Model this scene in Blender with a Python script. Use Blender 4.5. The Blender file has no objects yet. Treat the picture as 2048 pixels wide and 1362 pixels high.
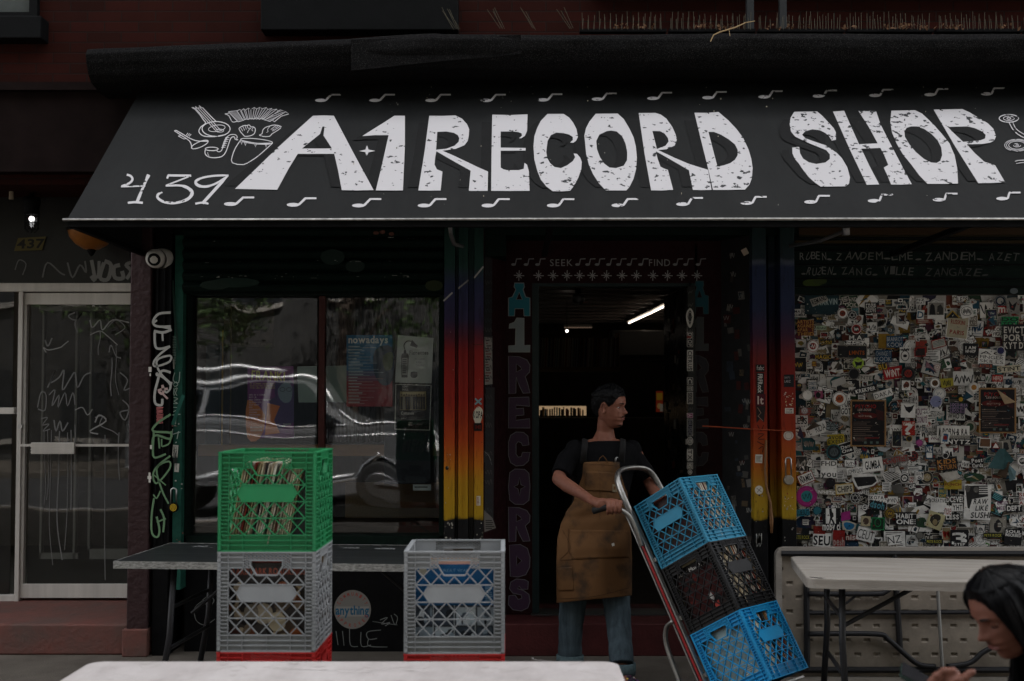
import bpy, math, random
from mathutils import Vector, Matrix, geometry, noise
R = math.radians
sc = bpy.context.scene
col = sc.collection
# ---------------- camera, world, sun, exposure
FPX, CAMH, TILT = 2276.0, 1.54, R(2.0)
SHPX = (805-681) - FPX*math.tan(TILT)
cd = bpy.data.cameras.new('camera'); cam = bpy.data.objects.new('camera', cd); col.objects.link(cam)
cd.sensor_width = 36; cd.lens = 36*FPX/2048; cd.shift_y = SHPX/2048; cd.clip_end = 300
cam.location = (0, 0, CAMH); cam.rotation_euler = (R(90)+TILT, 0, 0)
cd.dof.use_dof = True; cd.dof.focus_distance = 6.6; cd.dof.aperture_fstop = 3.2
sc.camera = cam
SUN_EL, SUN_AZ = 62, 14      # the sun stands behind the shop, so the front is in shade
w = bpy.data.worlds.new('World'); sc.world = w; w.use_nodes = True
nt = w.node_tree; bg = nt.nodes['Background']
sky = nt.nodes.new('ShaderNodeTexSky'); sky.sky_type = 'NISHITA'; sky.sun_disc = False
sky.sun_elevation = R(SUN_EL); sky.sun_rotation = R(SUN_AZ); sky.dust_density = 2.5; sky.air_density = 1.0
hs = nt.nodes.new('ShaderNodeHueSaturation'); hs.inputs['Saturation'].default_value = .12
nt.links.new(sky.outputs[0], hs.inputs['Color']); nt.links.new(hs.outputs[0], bg.inputs[0]); bg.inputs[1].default_value = .10
sl = bpy.data.lights.new('sun', 'SUN'); sl.energy = 3.2; sl.angle = R(.6); sl.color = (1, .94, .86)
so = bpy.data.objects.new('sun', sl); col.objects.link(so)
_sd = Vector((math.sin(R(SUN_AZ))*math.cos(R(SUN_EL)), math.cos(R(SUN_AZ))*math.cos(R(SUN_EL)), math.sin(R(SUN_EL))))
so.rotation_euler = _sd.to_track_quat('Z', 'Y').to_euler(); so.location = _sd*30
vs = sc.view_settings; vs.view_transform = 'Standard'; vs.look = 'None'; vs.gamma = 1; vs.exposure = 2.72; vs.use_curve_mapping = False
sc.cycles.use_denoising = True
sc.cycles.max_bounces = 7; sc.cycles.diffuse_bounces = 3; sc.cycles.glossy_bounces = 4; sc.cycles.transparent_max_bounces = 12
sc.cycles.sample_clamp_indirect = 4
sc.cycles.caustics_reflective = False; sc.cycles.caustics_refractive = False
# ---------------- helpers
random.seed(7)
rnd = random.random
def ru(a, b): return a+(b-a)*random.random()
def ray(px, py):
    x = (px-1024)/FPX; y = (681-py+SHPX)/FPX
    return Vector((x, math.cos(TILT)-y*math.sin(TILT), y*math.cos(TILT)+math.sin(TILT)))
def P(px, py, d):
    r = ray(px, py); return Vector((0, 0, CAMH)) + r*(d/r.y)
def plane_map(p0, n):
    n = Vector(n).normalized(); p0 = Vector(p0)
    if n.y > 0: n = -n
    def f(px, py, off=0.):
        r = ray(px, py); o = Vector((0, 0, CAMH)); return o + r*((p0+n*off-o).dot(n)/r.dot(n))
    return f
def ymap(d): return plane_map((0, d, 0), (0, -1, 0))
def hx(s):
    s = s.lstrip('#'); c = [int(s[i:i+2], 16)/255 for i in (0, 2, 4)]
    return tuple(((v+.055)/1.055)**2.4 if v > .04045 else v/12.92 for v in c)
def tag(o, label=None, cat=None, group=None, kind=None):
    for k, v in (('label', label), ('category', cat), ('group', group), ('kind', kind)):
        if v: o[k] = v
    return o
def thing(name, loc, label, cat, group=None, rot=None):
    o = bpy.data.objects.new(name, None); col.objects.link(o); o.location = loc; o.empty_display_size = .1
    if rot is not None: o.rotation_euler = rot.to_euler() if hasattr(rot, 'to_euler') else rot
    return tag(o, label, cat, group)
MATS = {}
def mat(name, c, rough=.7, metal=0., spec=.22, nz=.0, nscale=8., bump=0., bscale=60., c2=None, stretch=(1, 1, 1), coat=0., attr=False, emit=0.):
    if name in MATS: return MATS[name]
    m = bpy.data.materials.new(name); m.use_nodes = True; n = m.node_tree.nodes; l = m.node_tree.links
    b = n['Principled BSDF']; b.inputs['Roughness'].default_value = rough; b.inputs['Metallic'].default_value = metal
    b.inputs['Specular IOR Level'].default_value = spec; b.inputs['Coat Weight'].default_value = coat
    c = hx(c) if isinstance(c, str) else c
    b.inputs['Base Color'].default_value = (*c, 1)
    tc = n.new('ShaderNodeTexCoord'); mp = n.new('ShaderNodeMapping'); mp.inputs['Scale'].default_value = stretch
    l.new(tc.outputs['Object'], mp.inputs[0])
    src = None
    if attr:
        a = n.new('ShaderNodeVertexColor'); a.layer_name = 'Col'; src = a.outputs[0]
    if nz > 0 or c2:
        t = n.new('ShaderNodeTexNoise'); t.inputs['Scale'].default_value = nscale; t.inputs['Detail'].default_value = 7; t.inputs['Roughness'].default_value = .65
        l.new(mp.outputs[0], t.inputs['Vector'])
        mx = n.new('ShaderNodeMix'); mx.data_type = 'RGBA'
        cr = n.new('ShaderNodeValToRGB'); cr.color_ramp.elements[0].position = .35; cr.color_ramp.elements[1].position = .68
        l.new(t.outputs[0], cr.inputs[0])
        if attr:
            mx.blend_type = 'MULTIPLY'; l.new(src, mx.inputs[6]); mx.inputs[0].default_value = nz; l.new(cr.outputs[0], mx.inputs[7])
        else:
            l.new(cr.outputs[0], mx.inputs[0]); mx.inputs[6].default_value = (*c, 1)
            cc = hx(c2) if isinstance(c2, str) else (c2 or tuple(v*(1-nz) for v in c)); mx.inputs[7].default_value = (*cc, 1)
        src = mx.outputs[2]
        rr = n.new('ShaderNodeMapRange'); rr.inputs[3].default_value = max(0, rough-.1); rr.inputs[4].default_value = min(1, rough+.12)
        l.new(t.outputs[0], rr.inputs[0]); l.new(rr.outputs[0], b.inputs['Roughness'])
    if src: l.new(src, b.inputs['Base Color'])
    if emit:
        b.inputs['Emission Strength'].default_value = emit
        if src: l.new(src, b.inputs['Emission Color'])
        else: b.inputs['Emission Color'].default_value = (*c, 1)
    if bump > 0:
        t2 = n.new('ShaderNodeTexNoise'); t2.inputs['Scale'].default_value = bscale; t2.inputs['Detail'].default_value = 5
        l.new(mp.outputs[0], t2.inputs['Vector'])
        bp = n.new('ShaderNodeBump'); bp.inputs['Strength'].default_value = min(1, bump); bp.inputs['Distance'].default_value = .01*max(1, bump)
        l.new(t2.outputs[0], bp.inputs['Height']); l.new(bp.outputs[0], b.inputs['Normal'])
    MATS[name] = m; return m
class MB:
    def __init__(s): s.v = []; s.f = []; s.c = []
    def add(s, vs_, fs, c=None):
        o = len(s.v); s.v += [Vector(p) for p in vs_]; s.f += [tuple(i+o for i in f) for f in fs]; s.c += [c]*len(fs); return s
    def quad(s, a, b, c_, d, c=None): return s.add([a, b, c_, d], [(0, 1, 2, 3)], c)
    def hexa(s, p, c=None): return s.add(p, [(0, 3, 2, 1), (4, 5, 6, 7), (0, 1, 5, 4), (1, 2, 6, 5), (2, 3, 7, 6), (3, 0, 4, 7)], c)
    def bb(s, x0, x1, y0, y1, z0, z1, c=None, M=None):
        p = [Vector((x, y, z)) for z in (z0, z1) for x, y in ((x0, y0), (x1, y0), (x1, y1), (x0, y1))]
        if M is not None: p = [M @ q for q in p]
        return s.hexa(p, c)
    def beam(s, a, b, w_, h_, up=(0, 0, 1), c=None):
        a, b = Vector(a), Vector(b); t = (b-a).normalized(); up = Vector(up)
        if abs(t.dot(up)) > .98: up = Vector((0, 1, 0))
        sd = t.cross(up).normalized()*w_/2; u = sd.cross(t).normalized()*h_/2
        return s.hexa([a-sd-u, a+sd-u, b+sd-u, b-sd-u, a-sd+u, a+sd+u, b+sd+u, b-sd+u], c)
    def tube(s, pts, r, seg=10, c=None, closed=False, flat=1., up=(0, 0, 1), caps=True):
        pts = [Vector(p) for p in pts]; n = len(pts); rr = r if hasattr(r, '__len__') else [r]*n; rings = []; prev = None
        for i, p in enumerate(pts):
            a = pts[(i-1) % n] if (closed or i) else p; b = pts[(i+1) % n] if (closed or i < n-1) else p
            t = (b-a).normalized()
            if prev is None:
                u = Vector(up)
                if abs(u.dot(t)) > .95: u = Vector((0, 1, 0)) if abs(t.y) < .9 else Vector((1, 0, 0))
            else: u = prev
            u = (u-t*u.dot(t)).normalized(); prev = u; sd = t.cross(u)
            rings.append([p+(u*math.cos(2*math.pi*k/seg)*flat+sd*math.sin(2*math.pi*k/seg))*rr[i] for k in range(seg)])
        vs_ = [q for g in rings for q in g]; fs = []
        for i in range(n if closed else n-1):
            j = (i+1) % n
            for k in range(seg): fs.append((i*seg+k, i*seg+(k+1) % seg, j*seg+(k+1) % seg, j*seg+k))
        if caps and not closed: fs += [tuple(range(seg))[::-1], tuple((n-1)*seg+k for k in range(seg))]
        return s.add(vs_, fs, c)
    def lathe(s, prof, ctr, axis=(0, 0, 1), seg=24, c=None):
        ax = Vector(axis).normalized(); u = ax.orthogonal().normalized(); v_ = ax.cross(u); ctr = Vector(ctr); vs_ = []
        for r_, h in prof: vs_ += [ctr+ax*h+(u*math.cos(2*math.pi*k/seg)+v_*math.sin(2*math.pi*k/seg))*r_ for k in range(seg)]
        fs = [(i*seg+k, i*seg+(k+1) % seg, (i+1)*seg+(k+1) % seg, (i+1)*seg+k) for i in range(len(prof)-1) for k in range(seg)]
        return s.add(vs_, fs, c)
    def ball(s, ctr, r, seg=14, c=None, sc_=(1, 1, 1), M=None):
        ctr = Vector(ctr); vs_ = []; n = seg//2+1
        for i in range(n+1):
            a = math.pi*i/n
            for k in range(seg):
                b = 2*math.pi*k/seg; q = Vector((math.sin(a)*math.cos(b)*sc_[0], math.sin(a)*math.sin(b)*sc_[1], math.cos(a)*sc_[2]))*r
                vs_.append(ctr+(M @ q if M is not None else q))
        fs = [(i*seg+k, (i+1)*seg+k, (i+1)*seg+(k+1) % seg, i*seg+(k+1) % seg) for i in range(n) for k in range(seg)]
        return s.add(vs_, fs, c)
    def grid(s, fn, nu, nv, c=None):
        vs_ = [fn(i/nu, j/nv) for j in range(nv+1) for i in range(nu+1)]
        return s.add(vs_, [(j*(nu+1)+i, j*(nu+1)+i+1, (j+1)*(nu+1)+i+1, (j+1)*(nu+1)+i) for j in range(nv) for i in range(nu)], c)
    def build(s, name, m, parent=None, smooth=False, local=False, bevel=0.):
        me = bpy.data.meshes.new(name); off = Vector((0, 0, 0))
        if parent is not None and not local:
            p = parent
            while p: off = off+p.location; p = p.parent
        me.from_pydata([tuple(q-off) for q in s.v], [], s.f); me.materials.append(m)
        if any(x is not None for x in s.c):
            ca = me.color_attributes.new('Col', 'FLOAT_COLOR', 'CORNER'); k = 0; buf = []
            for f, x in zip(s.f, s.c):
                x = x or (1, 1, 1); buf += [x[0], x[1], x[2], 1.]*len(f)
            ca.data.foreach_set('color', buf)
        if smooth: me.polygons.foreach_set('use_smooth', [True]*len(me.polygons))
        me.update(); o = bpy.data.objects.new(name, me); col.objects.link(o); o.parent = parent
        if bevel:
            b = o.modifiers.new('bevel', 'BEVEL'); b.width = bevel; b.segments = 2; b.limit_method = 'ANGLE'; b.angle_limit = R(40)
        return o
# glyph meshes of the built-in font, made once
GL = {}
def _glyphs():
    tmp = []
    for bold in (0, 1):
        for ch in "ABCDEFGHIJKLMNOPQRSTUVWXYZabcdefghijklmnopqrstuvwxyz0123456789.,:;?!&/+-'":
            cu = bpy.data.curves.new('g', 'FONT'); cu.body = ch; cu.resolution_u = 3; cu.offset = .026*bold; cu.size = 1
            o = bpy.data.objects.new('g', cu); col.objects.link(o); tmp.append((ch, bold, o))
    dg = bpy.context.evaluated_depsgraph_get(); dg.update()
    for ch, bold, o in tmp:
        me = bpy.data.meshes.new_from_object(o.evaluated_get(dg))
        vs_ = [(v.co.x, v.co.y) for v in me.vertices]; fs = [tuple(p.vertices) for p in me.polygons]
        x0 = min(p[0] for p in vs_); x1 = max(p[0] for p in vs_)
        GL[ch, bold] = ([(x-x0, y) for x, y in vs_], fs, x1-x0); bpy.data.meshes.remove(me)
    for _, _, o in tmp: cu = o.data; bpy.data.objects.remove(o); bpy.data.curves.remove(cu)
_glyphs()
def layout(sx, bold=0, track=.09):
    x = 0; out = []
    for ch in sx:
        if (ch, bold) not in GL: x += .3; continue
        v_, f_, w_ = GL[ch, bold]; out.append(([(a+x, b) for a, b in v_], f_)); x += w_+track
    return out, max(.01, x-track)
def catmull(pts, n=5, closed=False):
    out = []; L = len(pts)
    for i in range(L if closed else L-1):
        g = lambda k: pts[k % L] if closed else pts[min(max(k, 0), L-1)]
        a, b, c_, d = g(i-1), g(i), g(i+1), g(i+2)
        for j in range(n):
            t = j/n
            out.append(tuple(.5*((2*b[q])+(-a[q]+c_[q])*t+(2*a[q]-5*b[q]+4*c_[q]-d[q])*t*t+(-a[q]+3*b[q]-3*c_[q]+d[q])*t**3) for q in range(len(b))))
    if not closed: out.append(tuple(pts[-1]))
    return out
class Ink(MB):
    """flat painted or printed shapes on a surface; every call lies a hair above the one before"""
    def __init__(s, M, off=.001, step=.00004): super().__init__(); s.M = M; s.o = off; s.st = step; s.cl = []
    def up(s): s.o += s.st; s.cl.append(len(s.v)); return s.o
    @property
    def calls(s): return [(a, b) for a, b in zip(s.cl, s.cl[1:]+[len(s.v)])]
    def hand(s, tx, x0, y0, x1, y1, c, j=1.):
        n = len(tx); w_ = (x1-x0)/n
        for i, ch in enumerate(tx):
            if ch != ' ': dy = ru(-1.5, 1.5)*j; s.text(ch, x0+i*w_+ru(0, .1)*w_, y0+dy+ru(-1, 1)*j, x0+(i+ru(.72, .95))*w_, y1+dy, c, 0, ang=ru(-.16, .16)*j, skew=ru(-.1, .35)*j)
        return s
    def poly(s, pts, c, holes=(), pieces=False):
        o = s.up(); loops = [[Vector((x, y, 0)) for x, y in pts]]+[[Vector((x, y, 0)) for x, y in h] for h in holes]
        flat = [(p.x, p.y) for lp in loops for p in lp]
        if len(pts) <= 4 and not holes: return s.add([s.M(x, y, o) for x, y in pts], [tuple(range(len(pts)))], c)
        return s.add([s.M(x, y, o) for x, y in flat], [tuple(t) for t in geometry.tessellate_polygon(loops)], c)
    def rect(s, x0, y0, x1, y1, c, ang=0):
        cx, cy = (x0+x1)/2, (y0+y1)/2; ca, sa = math.cos(ang), math.sin(ang)
        return s.poly([(cx+(x-cx)*ca-(y-cy)*sa, cy+(x-cx)*sa+(y-cy)*ca) for x, y in ((x0, y0), (x1, y0), (x1, y1), (x0, y1))], c)
    def ell(s, cx, cy, rx, ry, c, n=18, ang=0):
        ca, sa = math.cos(ang), math.sin(ang)
        pts = [(rx*math.cos(2*math.pi*k/n), ry*math.sin(2*math.pi*k/n)) for k in range(n)]; o = s.up()
        return s.add([s.M(cx+x*ca-y*sa, cy+x*sa+y*ca, o) for x, y in pts], [tuple(range(n))], c)
    def stroke(s, pts, w_, c, closed=False, n=0):
        if n: pts = catmull(pts, n, closed)
        o = s.up(); L = len(pts); a = []; b = []
        ws = w_ if hasattr(w_, '__len__') else [w_]*L
        if len(ws) != L: ws = [ws[min(len(ws)-1, int(i/(L-1)*(len(ws)-1)+.5))] for i in range(L)]
        for i in range(L):
            p = pts[i-1] if (i or closed) else pts[0]; q = pts[(i+1) % L] if (i < L-1 or closed) else pts[-1]
            dx, dy = q[0]-p[0], q[1]-p[1]; l = math.hypot(dx, dy) or 1; nx, ny = -dy/l*ws[i]/2, dx/l*ws[i]/2
            a.append((pts[i][0]+nx, pts[i][1]+ny)); b.append((pts[i][0]-nx, pts[i][1]-ny))
        vs_ = [s.M(x, y, o) for x, y in a+b]
        return s.add(vs_, [(i, (i+1) % L, L+(i+1) % L, L+i) for i in range(L if closed else L-1)], c)
    def ring(s, cx, cy, rx, ry, w_, c, ang=0, n=22):
        ca, sa = math.cos(ang), math.sin(ang)
        return s.stroke([(cx+rx*math.cos(t)*ca-ry*math.sin(t)*sa, cy+rx*math.cos(t)*sa+ry*math.sin(t)*ca) for t in [2*math.pi*k/n for k in range(n)]], w_, c, True)
    def text(s, tx, x0, y0, x1, y1, c, bold=0, ang=0, skew=0, track=.09):
        """the words fill the box x0..x1, y0 (top)..y1 (baseline)"""
        out, W = layout(tx, bold, track); cap = .72 if any(ch.isupper() or ch.isdigit() for ch in tx) else .55
        o = s.up(); cx, cy = (x0+x1)/2, (y0+y1)/2; ca, sa = math.cos(ang), math.sin(ang)
        for v_, f_ in out:
            q = []
            for a, b in v_:
                x = x0+a/W*(x1-x0)+skew*b/cap*(y1-y0); y = y1-b/cap*(y1-y0)
                q.append(s.M(cx+(x-cx)*ca-(y-cy)*sa, cy+(x-cx)*sa+(y-cy)*ca, o))
            s.add(q, f_, c)
        return s
    def glyph_col(s, tx, x0, y0, x1, y1, c, bold=1, **k):  # letters one above the other
        h = (y1-y0)/len(tx)
        for i, ch in enumerate(tx): s.text(ch, x0, y0+i*h+h*.1, x1, y0+(i+1)*h-h*.1, c, bold, **k)
    def scribble(s, x0, y0, x1, y1, w_, c, n=9, loops=2.):
        """a fast unreadable hand-drawn tag"""
        pts = []; 
        for i in range(n+1):
            t = i/n; pts.append((x0+(x1-x0)*t+(x1-x0)/n*ru(-1, 1)*loops*.6, (y0+y1)/2+(y1-y0)/2*(1 if i % 2 else -1)*ru(.4, 1)))
        return s.stroke(pts, w_, c, n=4)
    def lines(s, x0, y0, x1, y1, n, c, frac=.55, ragged=.3):
        h = (y1-y0)/n
        for i in range(n): s.rect(x0, y0+i*h, x1-(x1-x0)*rnd()*ragged, y0+i*h+h*frac, c)
def _split(k, name, m, parent, margin=.004, kind=None):
    """one object for each separate mark or sticker on a surface"""
    B = []
    for a, b in k.calls:
        vs_ = k.v[a:b]
        if not vs_: B.append(None); continue
        B.append([min(p[i] for p in vs_)-margin for i in (0, 2)]+[max(p[i] for p in vs_)+margin for i in (0, 2)])
    par = list(range(len(B)))
    def fd(i):
        while par[i] != i: i = par[i]
        return i
    for i in range(len(B)):
        for j in range(i):
            p, q = B[i], B[j]
            if p and q and p[0] < q[2] and q[0] < p[2] and p[1] < q[3] and q[1] < p[3]: par[fd(i)] = fd(j)
    g = {}; ci = 0; starts = [a for a, b in k.calls]
    import bisect
    for f, c in zip(k.f, k.c): g.setdefault(fd(bisect.bisect_right(starts, f[0])-1), []).append((f, c))
    out = []
    for fs in g.values():
        o = MB(); ids = sorted({i for f, c in fs for i in f}); mp = {a: n for n, a in enumerate(ids)}; o.v = [k.v[i] for i in ids]; o.f = [tuple(mp[i] for i in f) for f, c in fs]; o.c = [c for f, c in fs]; out.append(o.build(name, m, parent))
    return out
INK = mat('printed_colour', (1, 1, 1), .55, attr=True, spec=.2)
PAINT = mat('painted_colour', (1, 1, 1), .7, attr=True, spec=.15, nz=.35, nscale=25)
def prism(mb, M, pts, off0, off1, c=None):
    """a slab with an outline given on a mapped plane"""
    n = len(pts); a = [M(x, y, off0) for x, y in pts]; b = [M(x, y, off1) for x, y in pts]
    tri = [tuple(t) for t in geometry.tessellate_polygon([[Vector((x, y, 0)) for x, y in pts]])]
    mb.add(a+b, [t for t in tri]+[tuple(i+n for i in t) for t in tri]+[(i, (i+1) % n, n+(i+1) % n, n+i) for i in range(n)], c)
def slab(px0, py0, px1, py1, d, thick, mb=None, c=None):
    """box whose front face fills a picture rectangle at distance d"""
    a = P(px0, py1, d); b = P(px1, py0, d); mb = mb or MB()
    return mb.bb(a.x, b.x, d, d+thick, a.z, b.z, c)
def XW(px, d): return P(px, 805, d).x
def ZW(py, d): return P(1024, py, d).z
# ---------------- setting
FY = 7.0
m_side = mat('pavement_concrete', (.125, .108, .09), .85, nz=.35, nscale=3, bump=.5, bscale=90)
m_asph = mat('asphalt', (.055, .055, .057), .85, nz=.3, nscale=6, bump=.6, bscale=140)
def struct(name, mb, m, **k): return tag(mb.build(name, m, **k), kind='structure')
mb = MB(); mb.bb(-14, 14, -1.2, 7.9, -.3, 0); struct('sidewalk', mb, m_side)
mb = MB(); mb.bb(-60, 60, -9.2, -1.35, -.5, -.13); struct('road', mb, m_asph)
mb = MB(); mb.bb(-14, 14, -1.35, -1.2, -.4, .005); struct('kerb', mb, mat('kerb_stone', (.28, .27, .26), .8, nz=.3))
mb = MB(); mb.bb(-60, 60, -14, -9.2, -.3, 0); struct('far_sidewalk', mb, m_side)
mb = MB(); mb.bb(-150, 150, -150, 150, -.7, -.52); struct('ground', mb, m_asph)
# brick building front above the shop
def brickmat():
    m = bpy.data.materials.new('dark_red_brick'); m.use_nodes = True; n = m.node_tree.nodes; l = m.node_tree.links; b = n['Principled BSDF']; b.inputs['Specular IOR Level'].default_value = .08
    tc = n.new('ShaderNodeTexCoord'); sp = n.new('ShaderNodeSeparateXYZ'); cb = n.new('ShaderNodeCombineXYZ')
    l.new(tc.outputs['Object'], sp.inputs[0]); l.new(sp.outputs[0], cb.inputs[0]); l.new(sp.outputs[2], cb.inputs[1])
    t = n.new('ShaderNodeTexBrick'); t.inputs['Scale'].default_value = 1; t.inputs['Brick Width'].default_value = .213; t.inputs['Row Height'].default_value = .066
    t.inputs['Mortar Size'].default_value = .004; t.inputs['Mortar Smooth'].default_value = .3
    t.inputs['Color1'].default_value = (.046, .010, .007, 1); t.inputs['Color2'].default_value = (.030, .0075, .005, 1); t.inputs['Mortar'].default_value = (.024, .014, .012, 1)
    l.new(cb.outputs[0], t.inputs['Vector'])
    ns = n.new('ShaderNodeTexNoise'); ns.inputs['Scale'].default_value = 2.5; ns.inputs['Detail'].default_value = 8; l.new(tc.outputs['Object'], ns.inputs['Vector'])
    mx = n.new('ShaderNodeMix'); mx.data_type = 'RGBA'; mx.blend_type = 'MULTIPLY'; mx.inputs[0].default_value = .55
    l.new(t.outputs[0], mx.inputs[6]); l.new(ns.outputs[0], mx.inputs[7]); l.new(mx.outputs[2], b.inputs['Base Color'])
    bp = n.new('ShaderNodeBump'); bp.inputs['Strength'].default_value = .6; bp.inputs['Distance'].default_value = .006; bp.invert = True
    l.new(t.outputs['Fac'], bp.inputs['Height']); l.new(bp.outputs[0], b.inputs['Normal']); b.inputs['Roughness'].default_value = .8
    return m
BRK = brickmat(); BLK = mat('black_paint', (.0035, .0035, .004), .7, spec=.1, nz=.5, nscale=14, bump=.15, bscale=40)
bld = thing('brick_building', (0, FY+.06, 3.4), 'dark red brick upper storey above the record shop awning', 'building')
mb = MB(); mb.bb(-9, 9, FY+.06, FY+.5, 2.9, 15.5); mb.bb(-9, 9, FY+.5, 17, 15.3, 15.5); mb.bb(-9, -8.7, FY+.5, 17, 0, 15.3); mb.bb(8.7, 9, FY+.5, 17, 0, 15.3); mb.bb(-9, 9, 17, 17.3, 0, 15.5)
mb.build('wall', BRK, bld)
sill_m = mat('black_sill', (.0035, .004, .0045), .6, nz=.4, bump=.1, spec=.1)
glass_dark = mat('upper_glass', (.02, .022, .024), .08, nz=.0)
def up_window(px0, px1, py_sill, py_b, xl, xr, curtain):
    a = P(px0, py_sill, FY+.06); b = P(px1, py_b, FY+.06)
    s_ = MB(); s_.bb(a.x, b.x, FY-.06, FY+.14, b.z, a.z); s_.build('sill', sill_m, bld, bevel=.006)
    x0, x1 = XW(xl, FY+.06), XW(xr, FY+.06); f_ = MB(); z0 = a.z; z1 = z0+1.6
    for q in ((x0, x0+.05, z0, z1), (x1-.05, x1, z0, z1), (x0+.05, x1-.05, z0, z0+.05), (x0+.05, x1-.05, z1-.05, z1)): f_.bb(q[0], q[1], FY+.02, FY+.1, q[2], q[3])
    fo = f_.build('window', sill_m, bld)
    g = MB(); g.bb(x0+.05, x1-.05, FY+.05, FY+.058, z0+.05, z1-.05); g.build('pane', curtain, fo)
up_window(-60, 97, 44, 88, -180, 68, mat('curtain_behind_glass', (.07, .08, .075), .6, nz=.3, nscale=5))
up_window(530, 918, 8, 72, 562, 900, glass_dark)
up_window(1180, 2300, -40, -10, 1500, 2000, glass_dark)
# tar-papered cornice above the awning
def cornice():
    root = thing('cornice', (0, 6.8, 3.7), 'sagging black tar paper cornice running above the awning', 'cornice')
    m = bpy.data.materials.new('tar_paper'); m.use_nodes = True; n = m.node_tree.nodes; l = m.node_tree.links; b = n['Principled BSDF']
    tc = n.new('ShaderNodeTexCoord'); t = n.new('ShaderNodeTexNoise'); t.inputs['Scale'].default_value = 260; t.inputs['Detail'].default_value = 2
    l.new(tc.outputs['Object'], t.inputs['Vector']); cr = n.new('ShaderNodeValToRGB'); e = cr.color_ramp.elements
    e[0].position = .54; e[0].color = (.003, .003, .0034, 1); e[1].position = .78; e[1].color = (.07, .066, .063, 1)
    l.new(t.outputs[0], cr.inputs[0]); l.new(cr.outputs[0], b.inputs['Base Color']); b.inputs['Roughness'].default_value = .85; b.inputs['Specular IOR Level'].default_value = .08
    bp = n.new('ShaderNodeBump'); bp.inputs['Strength'].default_value = .7; bp.inputs['Distance'].default_value = .004; l.new(t.outputs[0], bp.inputs['Height']); l.new(bp.outputs[0], b.inputs['Normal'])
    x0, x1 = XW(162, 6.62), 5.2
    prof = [(FY+.06, 0), (6.86, -.01), (6.72, -.02), (6.64, -.04), (6.61, -.08), (6.62, -.13), (6.66, -.19), (6.72, -.22), (6.86, -.24), (FY+.06, -.24)]
    N = 150
    def fn(u, v):
        i = v*(len(prof)-1); k = min(int(i), len(prof)-2); t_ = i-k
        y = prof[k][0]*(1-t_)+prof[k+1][0]*t_; dz = prof[k][1]*(1-t_)+prof[k+1][1]*t_
        x = x0+(x1-x0)*u; px = 1024+x/6.62*FPX
        top = 88-30*min(1, max(0, (px-162)/720)) if px < 882 else 60-3*min(1, (px-882)/600)
        z = ZW(top, 6.66); fr = max(0, min(1, (6.95-y)/.3))
        nz_ = noise.noise(Vector((x*1.3, y*3, dz*4)))*.03+noise.noise(Vector((x*5, y*9, dz*11)))*.012
        if 700 < px < 1050: y -= .03*fr*math.sin((px-700)/350*math.pi)
        return Vector((x, y+nz_*fr, z+dz*(1.0+.02*math.sin(x*3))+nz_*.5*fr*(1 if v > .1 else .3)))
    g = MB(); g.grid(fn, N, 36)
    e_ = [fn(0, j/36) for j in range(37)]; g.add(e_, [tuple(range(37))])
    g.build('sheet', m, root, smooth=True)
    # the loose overlapping flap seen left of the middle
    def fn2(u, v):
        px = 702+u*340; top = 79-10*u; p = P(px, top+v*(62-24*u), 6.59+.01*v+.02*u); p.y += noise.noise(p*4)*.015; return p
    g = MB(); g.grid(fn2, 30, 8); g.build('flap', m, root, smooth=True)
    return root
cornice()
# bird spikes (strips with many pins) and litter on the cornice
m_spk = mat('spike_wire', (.075, .065, .043), .6, metal=.1)
zc = ZW(58, 6.68)
for k in range(6):
    xa = XW(1162, 6.66)+k*.53; xb = xa+.515
    r_ = thing('bird_spikes', ((xa+xb)/2, 6.72, zc), '', 'bird spikes', 'bird spike strips along the cornice')
    r_['label'] = ['bird spike strip at the left end of the spiked run', 'bird spike strip left of the dry twig', 'bird spike strip behind the dry twig', 'bird spike strip with a clump of dead leaves', 'bird spike strip above the word SHOP', 'faint bird spike strip at the far right'][k]
    s_ = MB(); s_.bb(xa, xb, 6.69, 6.74, zc-.012, zc+.006); s_.build('strip', BLK, r_)
    s_ = MB(); n_ = 15
    for i in range(n_):
        x = xa+.5*(i+.5)/n_
        for yy, tilt in ((6.69, 0), (6.74, .03)):
            if rnd() < .93: s_.tube([(x+yy*0, yy, zc), (x+ru(-.006, .006)+tilt*.3, yy+tilt, zc+.105+ru(-.02, .006))], [.0015, .0011], 4)
    s_.build('pins', m_spk, r_)
for px_, tx, nn in ((905, 'tuft of thin bent spike wires beside the window sill', 6), (1000, 'slanted thin wires on the cornice left of the middle', 4), (1065, 'two upright wires and a few slanted ones on the cornice', 3), (1140, 'last few slanted wires before the spike strips', 3)):
    r_ = MB()
    for i in range(nn):
        a = P(px_+i*3, 58+ru(-2, 2), 6.66); r_.tube([a, a+Vector((-.05-.03*rnd(), .0, .10+.03*rnd()))], .0013, 4)
    tag(r_.build('wire_tuft', m_spk), tx, 'wires', 'loose spike wires on the cornice')
tw = MB(); tw.tube([P(*q, 6.55) for q in ((1421, 83), (1427, 70), (1440, 64), (1470, 55), (1492, 45), (1510, 42))], [.003, .003, .004, .004, .003, .002], 6); tw.tube([P(1458, 60, 6.55), P(1460, 72, 6.53)], .0015, 5)
tag(tw.build('twig', mat('dry_twig', (.4, .28, .15), .8)), 'dry bent twig hanging over the cornice edge', 'twig')
lf = MB()
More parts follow.
